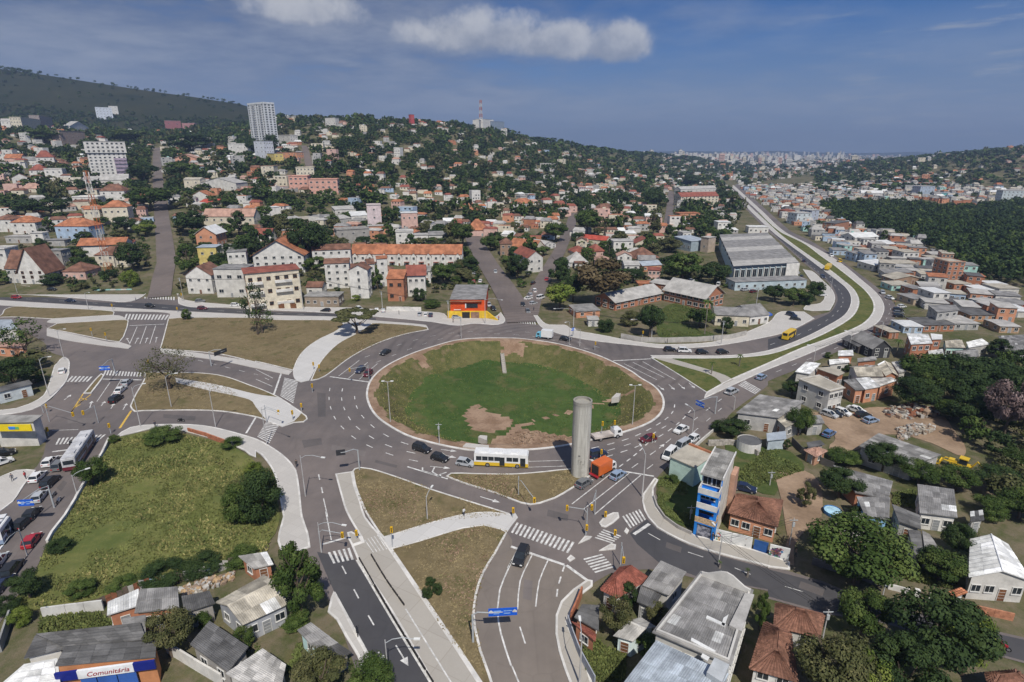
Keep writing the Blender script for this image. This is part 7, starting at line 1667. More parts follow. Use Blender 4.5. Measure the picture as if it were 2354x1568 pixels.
def bus(p, q, label, low, up, roof, W_=2.5, Hh=3.2, doors=(.52, .9), wheels=(.25, .80), ac=True, cat='bus'):
 a, b = flat(px(p)[0]), flat(px(q)[0]); d = b-a; L = d.length; m = (a+b)/2; root = empty('bus', (m.x, m.y, .02), math.atan2(d.y, d.x), label, cat); x = lambda t: -L/2+L*t
 g = MB(); g.box(-L/2, L/2, -W_/2, W_/2, .35, 1.15); g.build('lower_panel', low, root); g = MB(); extr(g, [(-L/2, 1.15), (-L/2+.05, Hh-.15), (-L/2+.25, Hh), (L/2-.3, Hh), (L/2-.02, Hh-.3), (L/2, 1.15)][::-1], W_-.02); g.build('body', up, root)
 g = MB(); g.box(-L/2+.1, L/2-.3, -W_/2+.1, W_/2-.1, Hh, Hh+.08); 
 g.build('roof', roof, root)
 if ac:
  for t in (.12, .38, .68): g = MB(); g.box(x(t), x(t)+1.6, -.8, .8, Hh+.08, Hh+.32); g.build('roof_unit', roof, root)
 for s in (-1, 1):
  n = 8
  for i in range(n):
   t0 = .04+.90*i/n
   if s < 0 and any(abs(t0+.05-dd) < .07 for dd in doors): continue
   g = MB(); g.box(x(t0), x(t0+.90/n)-.12, s*(W_/2+.0), s*(W_/2+.015), 1.55, 2.5); g.build('window', M_glass, root)
 for dd in doors: g = MB(); g.box(x(dd)-.55, x(dd)+.55, -W_/2-.03, -W_/2, .45, 2.45); g.build('door', M_glass, root)
 g = MB(); g.box(L/2-.02, L/2+.03, -W_/2+.15, W_/2-.15, 1.35, 2.75); g.build('windscreen', M_glass, root); g = MB(); g.box(-L/2-.03, -L/2+.03, -W_/2+.3, W_/2-.3, 1.7, 2.6); g.build('rear_window', M_glass, root)
 for t in wheels:
  for s in (-1.12, 1.12): link('wheel', WHEELB, root, (x(t), s, .5))
 for s in (-.9, .9): g = MB(); g.box(L/2, L/2+.04, s-.2, s+.2, .6, .85); g.build('headlight', M_head, root)
 return root
bus('I2012,1072 I2015,1074'.split()[0], 'J152,852', 'white city bus with yellow skirt driving round the roundabout', carpaint('yellow'), carpaint('white'), carpaint('white'))
bus('G650,1150', 'G830,880', 'pale grey city bus with dark red skirt waiting at the west crosswalk', carpaint('maroon'), mat('bus_roof', (.50, .50, .51), .5, .2, .5, 4, .15), mat('bus_roof', (.50, .50, .51)), ac=True)
bus('L-40,330', 'L60,190', 'pale blue-white bus cut by the left edge of the west road', carpaint('steel blue'), carpaint('white'), carpaint('white'))
bus('E150,1020', 'E225,975', 'yellow minibus on the left boulevard carriageway', carpaint('yellow'), carpaint('yellow'), carpaint('yellow'), 2.1, 2.7, (.8,), ac=False, cat='minibus')
def truck(p, q, label, cab, box, boxh=2.6, cl=1.9, boxname='cargo_box', cat='truck', z=0, barred=False):
 a, b = flat(px(p)[0]), flat(px(q)[0]); d = b-a; L = d.length; m = (a+b)/2; root = empty('truck', (m.x, m.y, .02), math.atan2(d.y, d.x), label, cat)
 g = MB(); extr(g, [(L/2-cl, .5), (L/2, .5), (L/2, 1.3), (L/2-.35, 2.2), (L/2-cl, 2.25)], 2.0); g.build('cab', cab, root); g = MB(); g.quad((L/2+.02, -.85, 1.35), (L/2+.02, .85, 1.35), (L/2-.31, .85, 2.12), (L/2-.31, -.85, 2.12)); g.box(L/2-1.3, L/2-.5, -1.02, 1.02, 1.4, 2.05); g.build('windscreen', M_glass, root)
 g = MB(); g.box(-L/2, L/2-cl, -.45, .45, .5, .75); g.build('chassis', M_tyre, root); g = MB(); g.box(-L/2, L/2-cl-.1, -1.15, 1.15, .8, .8+boxh); g.build(boxname, box, root)
 g = MB(); g.box(-L/2-.04, -L/2, -.9, .9, .9, .8+boxh-.3 if boxh > 1 else 1.0); g.build('tailgate', M_dark if barred else box, root)
 if barred: g = MB(); g.box(-L/2-.5, -L/2-.05, -1.15, 1.15, .5, .75); g.build('loading_step', carpaint('red'), root)
 for x in (-L*.28, L*.32):
  for s in (-.95, .95): link('wheel', WHEELB, root, (x, s, .5))
 for s in (-.75, .75): g = MB(); g.box(L/2, L/2+.04, s-.18, s+.18, .75, 1.0); g.build('headlight', M_head, root)
 return root
truck('J760,960', 'J925,872', 'orange refuse truck with white cab beside the concrete column', carpaint('white'), carpaint('orange'), 2.4, 1.5, barred=True)
truck('Y372,1010', 'Y225,995', 'box truck with pale blue cab on the north side of the roundabout', mat('cab_blue', (.16, .42, .55), .4, .1), carpaint('white'), 2.5)
truck('J740,618', 'J995,572', 'white flatbed road works truck parked at the inner kerb', carpaint('white'), mat('flatbed', (.45, .40, .36), .8, .3), .5, 2.2, 'flatbed')
truck('E535,382', 'E566,354', 'yellow truck on the left carriageway above the bend', carpaint('yellow'), carpaint('yellow'), 2.2)
def moto(p, q, col, label, rider=True):
 a, b = flat(px(p)[0]), flat(px(q)[0]); d = b-a; root = empty('motorcycle', (a.x, a.y, .02), math.atan2(d.y, d.x), label, 'motorcycle'); g = MB(); g.box(-.5, .3, -.12, .12, .6, .85); g.tube([(.3, 0, .8), (.62, 0, .3)], .05, 5); g.tube([(.2, -.35, 1.05), (.3, 0, .95), (.2, .35, 1.05)], .03, 4); g.box(-.2, .35, -.15, .15, .3, .6); g.build('frame', carpaint(col), root)
 for x in (-.62, .62): link('wheel', WHEEL, root, (x, 0, .32)).scale = (1, .5, 1)
 return root
for p, q, c, lb in (('I1048,300', 'I1020,320', 'dark blue', 'motorcycle beside the dark red waiting car'), ('G1665,690', 'G1700,690', 'black', 'black motorcycle on the lower west slip road'), ('G650,895', 'G680,850', 'black', 'black motorcycle on the west crosswalk'), ('G500,1375', 'G530,1340', 'grey', 'grey motorcycle in the queue by the silver car'), ('G545,1430', 'G575,1395', 'silver', 'pale scooter behind the motorcycle in the queue'), ('O2150,1265', 'O2080,1235', 'red', 'red motorcycle on the street at the far right'), ('M930,1120', 'M920,1060', 'black', 'dark motorcycle at the kerb of the south-west road')): moto(p, q, c, lb)
def loader():
 a, b = flat(px('K1905,930')[0]), flat(px('K1590,830')[0]); d = b-a; m = (a+b)/2; root = empty('backhoe_loader', (m.x, m.y, 0), math.atan2(d.y, d.x), 'yellow backhoe loader beside the long grey shed', 'loader'); y = carpaint('yellow'); g = MB(); g.box(-2, 1.6, -.8, .8, .8, 1.5); g.box(.4, 1.9, -.6, .6, 1.4, 1.9); g.build('body', y, root)
 g = MB(); g.box(-1.4, .2, -.8, .8, 2.7, 2.9); g.build('cab_roof', y, root); g = MB(); g.box(-1.3, .1, -.7, .7, 1.5, 2.7); g.build('cab', M_glass, root); g = MB(); g.tube([(1.2, -.7, 1.4), (2.6, -.7, 1.5), (3.3, -.7, .6)], .14, 5); g.tube([(1.2, .7, 1.4), (2.6, .7, 1.5), (3.3, .7, .6)], .14, 5); g.build('loader_arm', y, root); g = MB(); extr(g, [(3.1, .2), (4.0, .1), (3.9, .4), (3.3, .5), (3.3, 1.1), (3.1, 1.0)], 2.2); g.build('bucket', y, root)
 g = MB(); g.tube([(-2, 0, 1.2), (-2.8, 0, 2.9), (-3.8, 0, 1.9), (-3.6, 0, .6)], .17, 5); g.build('backhoe_arm', y, root); g = MB(); g.box(-3.9, -3.3, -.35, .35, .3, .8); g.build('digging_bucket', M_dark, root)
 for x, s in ((-1.3, 1.5), (1.3, 1.1)):
  for q in (-.95, .95): w_ = link('wheel', WHEELB, root, (x, q, .5*s)); w_.scale = (s, 1, s)
loader()
# ---------------------------------------------------------------- lamps, signals, signs
M_pole = mat('pole_concrete', (.44, .43, .42), .8, .12, .5, 3, .1); M_galv = mat('pole_steel', (.38, .40, .41), .5, .1, .5, 3, .1)
LAMPS = '''G1575,556 1548,270|lamp post beside the bare spreading tree|0
G1292,735 1250,372|lamp post at the start of the lower west slip road|0
G1982,738 1952,402|lamp post halfway along the lower west slip road|0
G455,462 410,112|lamp post at the left pavement of the west crossing|0
A592,1442 555,1172|lamp post at the far-left traffic island|0
A815,985 805,830|lamp post on the concrete strip before the pink house|0
I100,905 85,560|lamp post standing in the striped crossing of the plaza|I200,620
I455,1376 440,1000|lamp post with long arm at the curved pavement's end|I600,1030
J1195,1135 1235,738|tall lamp post at the pavement corner by the stop line|0
J1652,585 1680,340|lamp post behind the blue sign on the right carriageway|0
J2038,335 2052,215|lamp post on the right carriageway's outer kerb|0
N620,1590 697,1160|tall lamp post on the pavement beside the mossy roof|0
N1898,475 1932,225|lamp post on the far kerb of the dark street|0
M1222,1590 1226,1180|lamp post with arm over the south-west road|M1450,1190
M602,375 598,102|lamp post with arm at the south-west crosswalk|M790,138
I1236,695 1236,322|twin-headed lamp inside the roundabout, left side|T
J1106,472 1132,112|twin-headed lamp inside the roundabout, right side|T
I1685,890 1685,700|thin pole inside the near kerb of the roundabout|0
M1575,75 1580,-140|thin lamp post on the grass above the curved footpath|0
L252,405 206,160|lamp post with arm at the left road by the bushes|L30,330
G712,1372 680,1180|short lamp post on the meadow parapet|0
Y565,892 572,735|concrete pole at the brick shed below the lime tree|Y320,735
Y1282,990 1285,838|thick concrete pole at the school garden wall|Y1080,835
Y1920,1062 1938,838|tall pole before the blue-awning shops|0
Y525,1065 522,850|lamp post on the pavement north of the roundabout|0
Y622,1075 622,920|thin lamp post right of the one north of the roundabout|0
Y2225,830 2265,530|very tall slanting pole beside the second awning shop|0
E745,1105 765,940|lamp post at the outer boulevard lane's kerb|0
E1035,995 1058,850|lamp post at the boulevard corner before the brick house|0
E1450,825 1480,700|lamp post before the covered terrace house|0
E575,565 578,440|lamp post on the inside of the bend|0
E420,1215 432,1075|lamp post below the bend by the white sheet roofs|0
O1045,805 1092,600|pole in front of the big round tree|0
O502,1162 540,900|pole at the corner of the two-winged tile house|0
A160,832 138,635|lamp post with arm before the timbered chalet|A80,632
B1165,1005 1165,812|concrete pole between two parked cars on the avenue|0
B436,985 442,640|tall concrete pole at the beige apartment block's corner|0
B1770,1065 1774,895|concrete pole left of the corner shop|0
B2106,1112 2115,880|concrete pole right of the corner shop|B2250,900
A1688,905 1680,688|pole at the climbing street's right corner|0
B1886,1245 1890,1045|thin pole on the roundabout's north kerb|0
J1635,1350 1645,1215|white post in the hollow left of the blue house|0
O195,310 228,60|dark pole beside the graffiti wall|0
K15,1030 50,895|white post on the grass at the dirt lane|0'''
LTOP = {}
def lamp(ln):
 a, lb, arm = ln.split('|'); b, t = a.split(); p = px(b)[0]; T = b[0]; g = at(p) if p[1] < 700 else flat(p); tp = px('%s%s' % (T, t))[0]; h = min(16, max(3, zat(g, tp)-g.z)); LTOP[b] = Vector((g.x, g.y, g.z+h-.3)); root = empty('street_lamp', g, 0, lb, 'street lamp', 'street lamps and poles'); m = MB(); k = .15 if 'concrete' in lb or 'tall' in lb else .11; m.tube([(0, 0, -.1), (0, 0, h)], [k, k*.55], 7); m.build('pole', M_pole, root)
 if arm == 'T':
  for s in (-1, 1): m = MB(); m.tube([(0, 0, h-.1), (s*.9, 0, h+.15)], .05, 5); m.build('arm', M_galv, root); m = MB(); m.box(s*1.1-.35, s*1.1+.35, -.18, .18, h+.08, h+.24); m.build('lamp_head', M_head, root)
  return
 if arm == '0':
  if 'post' in lb and 'lamp' in lb: d = Vector((-g.x+10, 175-g.y, 0)).normalized()*2.2; e = Vector((d.x, d.y, h+.4))
  else:
   m = MB(); m.box(-.7, .7, -.05, .05, h-.5, h-.38); m.box(-.2, .2, -.25, -.05, h-1.6, h-.8); m.build('crossarm', M_galv, root); return
 else: q = px(arm)[0]; x, y, d = ray(q); kk = (h-.2-HC+g.z)/d; e = Vector((x*kk, y*kk, 0))-Vector((g.x, g.y, 0)); e = e.normalized()*min(e.length, 7); e.z = h+.1
 m = MB(); m.tube([(0, 0, h*.93), (e.x*.25, e.y*.25, h+.1), (e.x*.6, e.y*.6, h+.35), e], .055, 5); m.build('arm', M_galv, root); dd = Vector((e.x, e.y, 0)).normalized(); m = MB(); m.obox(e, e+dd*.8, .3, e.z-.06, e.z+.1); m.build('lamp_head', M_head, root)
for ln in LAMPS.split('\n'): lamp(ln)
def cable(a, b, label):
 a, b = LTOP[a], LTOP[b]; root = empty('overhead_cable', a, 0, label, 'cable', 'overhead cables'); d = b-a; n = Vector((-d.y, d.x, 0)).normalized()
 for k in (-.5, 0, .5): m = MB(); m.tube([d*t+n*k-Vector((0, 0, d.length*.10*t*(1-t)-abs(k)*.2)) for t in [i/8 for i in range(9)]], .022+.00008*a.y, 4); m.build('wire', M_tyre, root)
for a, b, lb in (('A1688,905', 'B436,985', 'cables from the climbing street corner to the apartment block pole'), ('B436,985', 'B1165,1005', 'cables from the apartment block pole to the parked-car pole'), ('B1165,1005', 'B1770,1065', 'cables from the parked-car pole to the pole left of the shop'), ('B1770,1065', 'B2106,1112', 'cables across the front of the corner shop'), ('Y565,892', 'Y1282,990', 'cables from the brick shed pole to the garden wall pole'), ('Y1282,990', 'Y1920,1062', 'cables along the school garden wall'), ('Y1920,1062', 'Y2225,830', 'cables from the awning shops up to the very tall pole'), ('N1898,475', 'O195,310', 'cables over the graffiti wall'), ('O502,1162', 'O1045,805', 'cables crossing the dark street before the round tree'), ('N1898,475', 'O502,1162', 'cables along the dark street above the hall'), ('E1450,825', 'E1035,995', 'cables across the car park by the boulevard'), ('E1035,995', 'E745,1105', 'cables along the outer boulevard kerb'), ('E745,1105', 'E420,1215', 'cables below the boulevard bend')): cable(a, b, lb)
M_sig = mat('signal_yellow', (.72, .42, .01), .5, .08, 1, 4, .05)
def signal(box, foot, label, z=None):
 g = flat(px(foot)[0]); bp = px(box)[0]; x, y, d = ray(bp); zz = zat(g, bp) if z is None else z
 k = (zz-HC)/d; q = Vector((x*k, y*k, zz)); root = empty('traffic_light', g, 0, label, 'traffic light', 'traffic lights'); o = q-g; far = Vector((o.x, o.y)).length > .8; m = MB(); m.tube([(0, 0, -.1), (0, 0, zz+(.3 if far else .4))], .08, 6); m.build('post', M_galv, root)
 if far: m = MB(); m.tube([(0, 0, zz-.6), (o.x*.15, o.y*.15, zz+.1), (o.x, o.y, zz+.25)], .06, 5); m.build('arm', M_galv, root)
 else: o = Vector((.12, -.15, zz))
 m = MB(); m.box(o.x-.2, o.x+.2, o.y-.16, o.y+.16, zz-.55, zz+.5); m.build('signal_box', M_sig, root)
 for i in range(3): m = MB(); m.cyl(o.x, 0, 0, .06, .11, n=8); w_ = m.build('lens', M_dark, root); w_.location = (0, o.y-.16, zz-.3+i*.3); w_.rotation_euler = (R(90), 0, 0)
SIG = '''M793,215 M600,375 4.5|traffic light on an arm over the south-west road
M940,190 M925,262 0|traffic light on the small refuge of the busway
M1240,160 M1254,332 0|traffic light at the start of the curved footpath
J506,1236 J682,1480 5|traffic light on the long arm over the south junction
J734,1230 J760,1300 5|traffic light beside the lane lines of the south junction
J686,1410 J676,1492 0|low traffic light on the painted triangle
J940,1455 J935,1520 0|traffic light on the striped crossing in the junction
N1026,445 N995,490 4|traffic light on the curved arm by the corner tile roof
J205,1165 J60,1122 4|traffic light at the lower corner of the small grass triangle
J15,1252 J5,1330 0|traffic light at the tip of the slip road
J838,1288 J850,1340 0|traffic light at the long painted island
J818,458 J820,600 0|traffic light behind the column, left of two
J926,448 J930,590 0|traffic light behind the column, right of two
J812,716 J812,800 0|traffic light in front of the dark car by the column
J1288,570 J1288,640 0|traffic light above the maroon car
I205,600 I100,700 4.5|traffic light on the plaza lamp's arm
I335,600 I340,680 0|traffic light at the plaza's right edge
I520,355 I520,420 0|traffic light at the footpath's lower end
I405,535 I420,590 0|traffic light by the striped crossing of the plaza
I860,212 I1040,310 4.5|traffic light hung over the north-west stop line
I530,155 I530,215 0|traffic light on the white footpath, left one
I580,178 I582,235 0|traffic light on the white footpath, right one
G668,620 G455,690 4.5|traffic light hung over the west crossing, left of the pair
G762,606 G905,700 4.5|traffic light hung over the west crossing, right of the pair
G420,545 G400,610 0|traffic light at the left kerb of the west crossing
G1020,720 G1020,800 0|traffic light at the right kerb of the west crossing
G450,756 G450,820 0|traffic light left of the west zebra
A850,1162 A850,1230 0|traffic light on the far-left grass, left one
A980,1205 A980,1270 0|traffic light on the far-left grass, right one
A1036,940 A1036,985 0|traffic light on the concrete strip before the zebra
A1372,1458 A1372,1520 0|traffic light under the bare spreading tree
A1632,970 A1632,1010 0|traffic light at the climbing street mouth
Y760,1045 Y760,1110 0|traffic light on the roundabout's north-east kerb
Y1195,945 Y1195,1020 0|yellow signal at the school garden wall
A1672,840 A1676,905 0|traffic light at the climbing street's right corner'''
for ln in SIG.split('\n'):
 a, lb = ln.split('|'); b, f, z = a.split(); signal(b, f, lb, float(z) or None)
M_blue = mat('sign_blue', (.01, .10, .55), .4, .08, 1, 3, .05); M_signback = mat('sign_back', (.035, .036, .04), .6, .15)
def gantry(l, r_, foot, label, z=5.4, hh=1.25, m=None, col='blue'):
 a, b, g = flat(px(l)[0], z), flat(px(r_)[0], z), flat(px(foot)[0]); root = empty('overhead_sign', g, 0, label, 'road sign', 'overhead road signs'); a, b = a-g, b-g; d = (b-a).normalized(); n = Vector((d.y, -d.x, 0)); mm = m or M_blue
 pb = MB(); pb.obox(a, b, .08, z-hh/2, z+hh/2); pb.build('panel', mm, root); e = a if Vector(a[:2]).length < Vector(b[:2]).length else b
 pb = MB(); pb.tube([(0, 0, -.1), (0, 0, z-.6)], [.16, .12], 7); pb.build('post', M_galv, root); pb = MB(); pb.tube([(0, 0, z-.7), (e.x*.3, e.y*.3, z-.1), (e.x, e.y, z), ((a+b)/2)[:2]+(z,)], .09, 6); pb.build('arm', M_galv, root)
 if mm is M_blue:
  for t, s in ((.09, 1), (.91, 1)):
   c = a.lerp(b, t)+n*.06; q = MB(); q.quad(c-d*.3+Vector((0, 0, -.1)), c+d*.3+Vector((0, 0, -.1)), c+d*.3+Vector((0, 0, .1)), c-d*.3+Vector((0, 0, .1))); q.tri(c-d*.34+Vector((0, 0, .1)), c+d*.34+Vector((0, 0, .1)), c+Vector((0, 0, .42))); q.build('arrow_symbol', M_line, root)
  for t0, t1, zz in ((.18, .44, .2), (.18, .38, -.2), (.53, .82, .2), (.53, .76, -.2)):
   c0, c1 = a.lerp(b, t0)+n*.055, a.lerp(b, t1)+n*.055; q = MB(); U = Vector((0, 0, 1)); q.quad(c0+U*(zz-.09), c1+U*(zz-.09), c1+U*(zz+.09), c0+U*(zz+.09)); q.build('lettering_line', mat('sign_text', (.25, .42, .75), .5), root)
gantry('M2135,930', 'N48,915', 'M1995,1205', 'long blue overhead sign with two arrows above the brown road')
gantry('G165,1438', 'G308,1430', 'G500,1480', 'blue overhead sign above the queue on the west road')
gantry('G912,200', 'G1008,195', 'G1060,250', 'blue overhead sign at the west zebra crossing')
gantry('J1690,265', 'J1765,298', 'J1865,372', 'blue overhead sign above the right carriageway')
gantry('Y545,920', 'Y578,915', 'Y560,985', 'small blue sign on the pavement north of the roundabout', 3.5, 1.0)
gantry('A1968,1395', 'A2083,1350', 'A1942,1500', 'dark back of an overhead sign on the upper west slip road', m=M_signback)
gantry('I735,978', 'I820,968', 'I952,1135', 'dark back of an overhead sign above the roundabout exit', m=M_signback)
def mast(foot, top, label, w0, w1, n, stripes=None):
 p = px(foot)[0]; g = at(p); h = zat(g, px(top)[0])-g.z; root = empty('lattice_mast', g, 0, label, 'mast'); legs = [MB() for _ in range(2)]
 for k in range(n):
  b = legs[k % 2]; z0, z1 = h*k/n, h*(k+1)/n; wa, wb = w0+(w1-w0)*k/n, w0+(w1-w0)*(k+1)/n; r_ = .09 if stripes else .35
  for i in range(4):
   c = [((-1) ** ((i+1)//2 % 2), (-1) ** (i//2)) for i in (i, (i+1) % 4)]; (xa, ya), (xb, yb) = c; b.tube([(xa*wa, ya*wa, z0), (xa*wb, ya*wb, z1)], r_*1.5, 4); b.tube([(xa*wa, ya*wa, z0), (xb*wb, yb*wb, z1)], r_*.7, 3); b.tube([(xa*wb, ya*wb, z1), (xb*wb, yb*wb, z1)], r_*.7, 3)
 legs[0].build('orange_section', mat('mast_orange', (.42, .12, .04), .6), root); legs[1].build('white_section', paint(OFFW), root)
 if stripes:
  for z, c in ((.97, 0), (.9, 1), (.83, 2)): b = MB(); [b.box(math.cos(a)*w1*1.7-.2, math.cos(a)*w1*1.7+.2, math.sin(a)*w1*1.7-.2, math.sin(a)*w1*1.7+.2, h*z-1, h*z+1) for a in (.3, 2.4, 4.5)]; b.build('antenna_panel', paint(WHITE), root)
mast('A1000,650', 'R912,1080', 'tall red and white lattice mast beside the climbing street', 1.1, .7, 9, True)
mast('S2068,470', 'S2068,185', 'thin lattice antenna on top of the green ridge', 3.2, 1.4, 9)
# ---------------------------------------------------------------- walls and fences
def wall(s, h, m, label, th=.25, name='boundary_wall', cat='wall', z=0, panel=2.6, cap=None):
 P = [at(p) if p[1] < 640 else flat(p) for p in px(s)]; c = P[0]; root = empty(name, c, 0, label, cat)
 for a, b in zip(P, P[1:]):
  n = max(1, round((b-a).length/panel))
  for i in range(n):
   p, q = a.lerp(b, i/n)-c, a.lerp(b, (i+.985)/n)-c; g = MB(); e = ((i*37) % 7-3)*.012; g.obox(p, q, th, -.3, h+e); g.build('wall_panel', m[i % len(m)] if isinstance(m, list) else m, root)
   if cap: g = MB(); g.obox(p, q, th+.12, h+e, h+e+.08); g.build('coping', cap, root)
 return root
def graffiti(root, s, h, seed, th=.26, n=46):
 P = [flat(p) for p in px(s)]; c = P[0]; r = random.Random(seed); cols = [mat('spray_%d' % i, v, .7, .1) for i, v in enumerate(((.45, .08, .16), (.05, .22, .45), (.05, .06, .07), (.10, .38, .22), (.62, .30, .06), (.32, .12, .38)))]
 a, b = P[0]-c, P[-1]-c; d = (b-a).normalized(); nn = Vector((d.y, -d.x, 0)); L = (b-a).length; gs = [MB() for _ in cols]
 for i in range(n):
  t = r.uniform(.4, L-1.4); z = r.uniform(.3, h-.6); pts = [a+d*(t+math.cos(q)*r.uniform(.2, .6))+nn*(th/2+.012)+Vector((0, 0, z+math.sin(q)*.35)) for q in [r.uniform(0, 6)+k*1.3 for k in range(4)]]
  g = gs[i % len(gs)]
  for p, q in zip(pts, pts[1:]):
   u = (q-p).normalized(); v = u.cross(nn)*.07; g.quad(p-v, q-v, q+v, p+v)
 for g, m in zip(gs, cols): g.build('graffiti', m, root)
w_ = wall('N1862,262 2010,300 2200,345', 2.3, paint((.66, .66, .64)), 'white wall sprayed with graffiti in front of the pink house'); graffiti(w_, 'N1862,262 2200,345', 2.3, 1)
w_ = wall('O5,405 190,450', 2.3, paint((.66, .66, .64)), 'white graffiti wall right of the blue gate'); graffiti(w_, 'O5,405 190,450', 2.3, 2)
wall('N2215,350 2345,385', 2.1, mat('gate_blue', (.03, .10, .30), .6, .2), 'blue metal gate between the two graffiti walls', .1, 'gate', 'gate')
wall('G1005,865 948,990 820,1200 700,1420 610,1570 L480,225 440,300', .8, paint(WHITE), 'low white parapet between the west road and the meadow', .3, cap=M_kerb)
wall('G1730,782 1900,830 2085,900', 1.1, mat('brick_red', (.40, .155, .085), .9, .25, 1.5, 9, .3), 'low brick wall at the top of the meadow')
wall('Y1000,1000 1180,1035 1400,1040 1700,1032 2000,1010 2150,975', 1.8, paint((.40, .38, .35)), 'long grey-beige garden wall of the school', .25)
wall('L10,1290 110,985', 1.6, paint((.28, .28, .27)), 'dark concrete wall at the bottom left corner')
wall('L400,970 620,940 960,900', 1.7, paint((.55, .54, .51)), 'whitewashed yard wall below the scrap fence')
wall('O1100,705 1295,755', .9, paint(WHITE), 'white low wall at the street, left piece by the round tree'); wall('O1340,770 1385,780', 1.2, paint(WHITE), 'white gate pillar between two low white walls', .6); wall('O1475,790 1620,840', .9, paint(WHITE), 'white low wall at the street, right piece')
wall('O1890,920 2250,1000', 1.2, mat('brick_red2', (.42, .19, .11), .9, .25, 1.5, 9, .3), 'raw brick front wall of the white gable house')
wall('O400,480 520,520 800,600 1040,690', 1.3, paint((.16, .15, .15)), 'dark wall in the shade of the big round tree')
wall('J1870,515 1620,735 1440,870', .7, paint(OFFW), 'low pale parapet above the hollow on the right carriageway', .25)
wall('J1300,1150 1330,1240 1400,1340 1520,1430 1650,1490', .8, paint((.36, .34, .32)), 'low grey wall around the grassy hollow by the blue house')
wall('N510,1030 560,1180 620,1340 700,1490 760,1600', 1.6, paint((.34, .36, .40)), 'blue-grey fence wall along the corner lot', .15)
wall('N640,770 590,900 540,1010', 1.7, mat('brick_red', (.40, .155, .085)), 'brick wall at the pavement of the corner lot')
wall('M1540,1330 1800,1620 1860,1700'.replace('M1540,1330 1800,1620 1860,1700', 'L1540,1290 1800,1450 2050,1600'), 1.9, paint(WHITE), 'white painted wall with blue bands right of the blue shutters shop')
wall('K215,640 300,730 480,830 600,880', 1.6, paint((.10, .095, .09)), 'black board fence of the scrap yard', .12, 'fence', 'fence')
wall('K1830,680 2000,655 2150,675 2280,740'.replace('K1830,680 2000,655 2150,675 2280,740', 'J1800,660 2000,655 2130,675 2260,760'), 1.3, mat('rubble_stone', (.36, .33, .29), .95, .35, 1.5, 5, .35), 'bent rubble stone wall on the green slope behind the blue house', .5)
wall('A870,815 1215,810', 1.0, [paint((.30, .52, .50)), paint(OFFW)], 'low white and turquoise front wall beside the lattice mast', .25)
wall('B1200,995 1520,1000', 1.9, paint(WHITE), 'white arched street wall before the brick house', .25)
wall('A-60,755 280,790', 1.3, paint((.42, .38, .33)), 'stone front wall below the timbered chalet')
wall('B100,975 430,972', 2.2, [M_wood, paint(CREAM)], 'street wall with wooden garage doors before the beige apartments')
def scrapfence():
 P = [flat(p) for p in px('L395,975 880,905 1290,720 1540,670 1900,590 2160,500')]; c = P[0]; root = empty('scrap_fence', c, 0, 'makeshift fence of rusty and grey boards below the meadow', 'fence'); r = random.Random(3); ms = [paint((.30, .29, .28)), mat('rust_sheet', (.22, .09, .05), .9, .35, 1.5, 6, .3), paint((.42, .40, .37)), mat('old_board', (.13, .10, .08), .95, .3, 1, 7, .3), paint((.20, .27, .34))]
 for a, b in zip(P, P[1:]):
  n = max(2, round((b-a).length/.75))
  for i in range(n):
   p, q = a.lerp(b, i/n)-c, a.lerp(b, (i+.94)/n)-c; g = MB(); g.obox(p, q, .05, -.2, (1.5+r.uniform(-.25, .35), 1.5+r.uniform(-.25, .35))); o = g.build('fence_board', r.choice(ms), root)
scrapfence()
def block(s, z0, z1, label, name='concrete_headwall', m=None, cat='headwall'):
 q = [Vector(flat(p, z1)) for p in px(s)]
 if (q[1]-q[0]).cross(q[2]-q[0]).z < 0: q.reverse()
 c = sum(q, Vector())/4; g = MB(); g.prism([(p.x-c.x, p.y-c.y) for p in q], z0-z1, 0); return tag(g.build(name, m or M_conc, None, (c.x, c.y, z1)), label, cat)
block('I1900,915 1930,885 2140,905 2140,945', -.6, .45, 'long concrete headwall at the near kerb of the sunken green'); block('I2040,830 2060,812 2125,818 2120,860', -3, -1.5, 'small concrete drain box in the sunken green')
block('J915,225 960,180 1000,185 985,215', -3.5, -1.8, 'concrete culvert mouth on the right bank of the sunken green')
RA = sorted((math.atan2(p.y-rimc.y, p.x-rimc.x), (p-rimc).length) for p in RIM)
def pits(x, y):
 a = math.atan2(y-rimc.y, x-rimc.x); k = min(len(RA)-1, bisect_right(RA, (a, 0))); return math.hypot(x-rimc.x, y-rimc.y)/RA[k][1]
def pitg(x, y): return pit_z(pits(x, y), Vector((x, y)))
g = MB(); r = random.Random(6)
for _ in range(16000):
 a = r.uniform(0, 6.283); q = 48*math.sqrt(r.random()); x, y = rimc.x+q*math.cos(a), rimc.y+q*math.sin(a); s = pits(x, y)
 if s > .93: continue
 z = pitg(x, y); p_ = topx(Vector((x, y, z)))
 if any(inpoly(p_, pl) for pl in SOIL): continue
 nz = noise.noise((x*.12, y*.12, 3)); 
 if nz < -.15 and s < .7: continue
 h = r.uniform(.08, .22)*(2.0 if s > .7 and r.random() < .4 else 1); u = Vector((math.cos(a*7), math.sin(a*7), 0))*r.uniform(.06, .14); o = Vector((x, y, z-.02)); t = Vector((r.uniform(-.15, .15), r.uniform(-.15, .15), h)); m = r.choice((1, 2, 2, 0)) if s > .7 else r.choice((3, 3, 0, 3)); g.quad(o-u, o+u, o+u*.7+t, o-u*.6+t, m); u = Vector((-u.y, u.x, 0)); g.quad(o-u, o+u, o+u*.7+t, o-u*.6+t, m)
TUFT = g
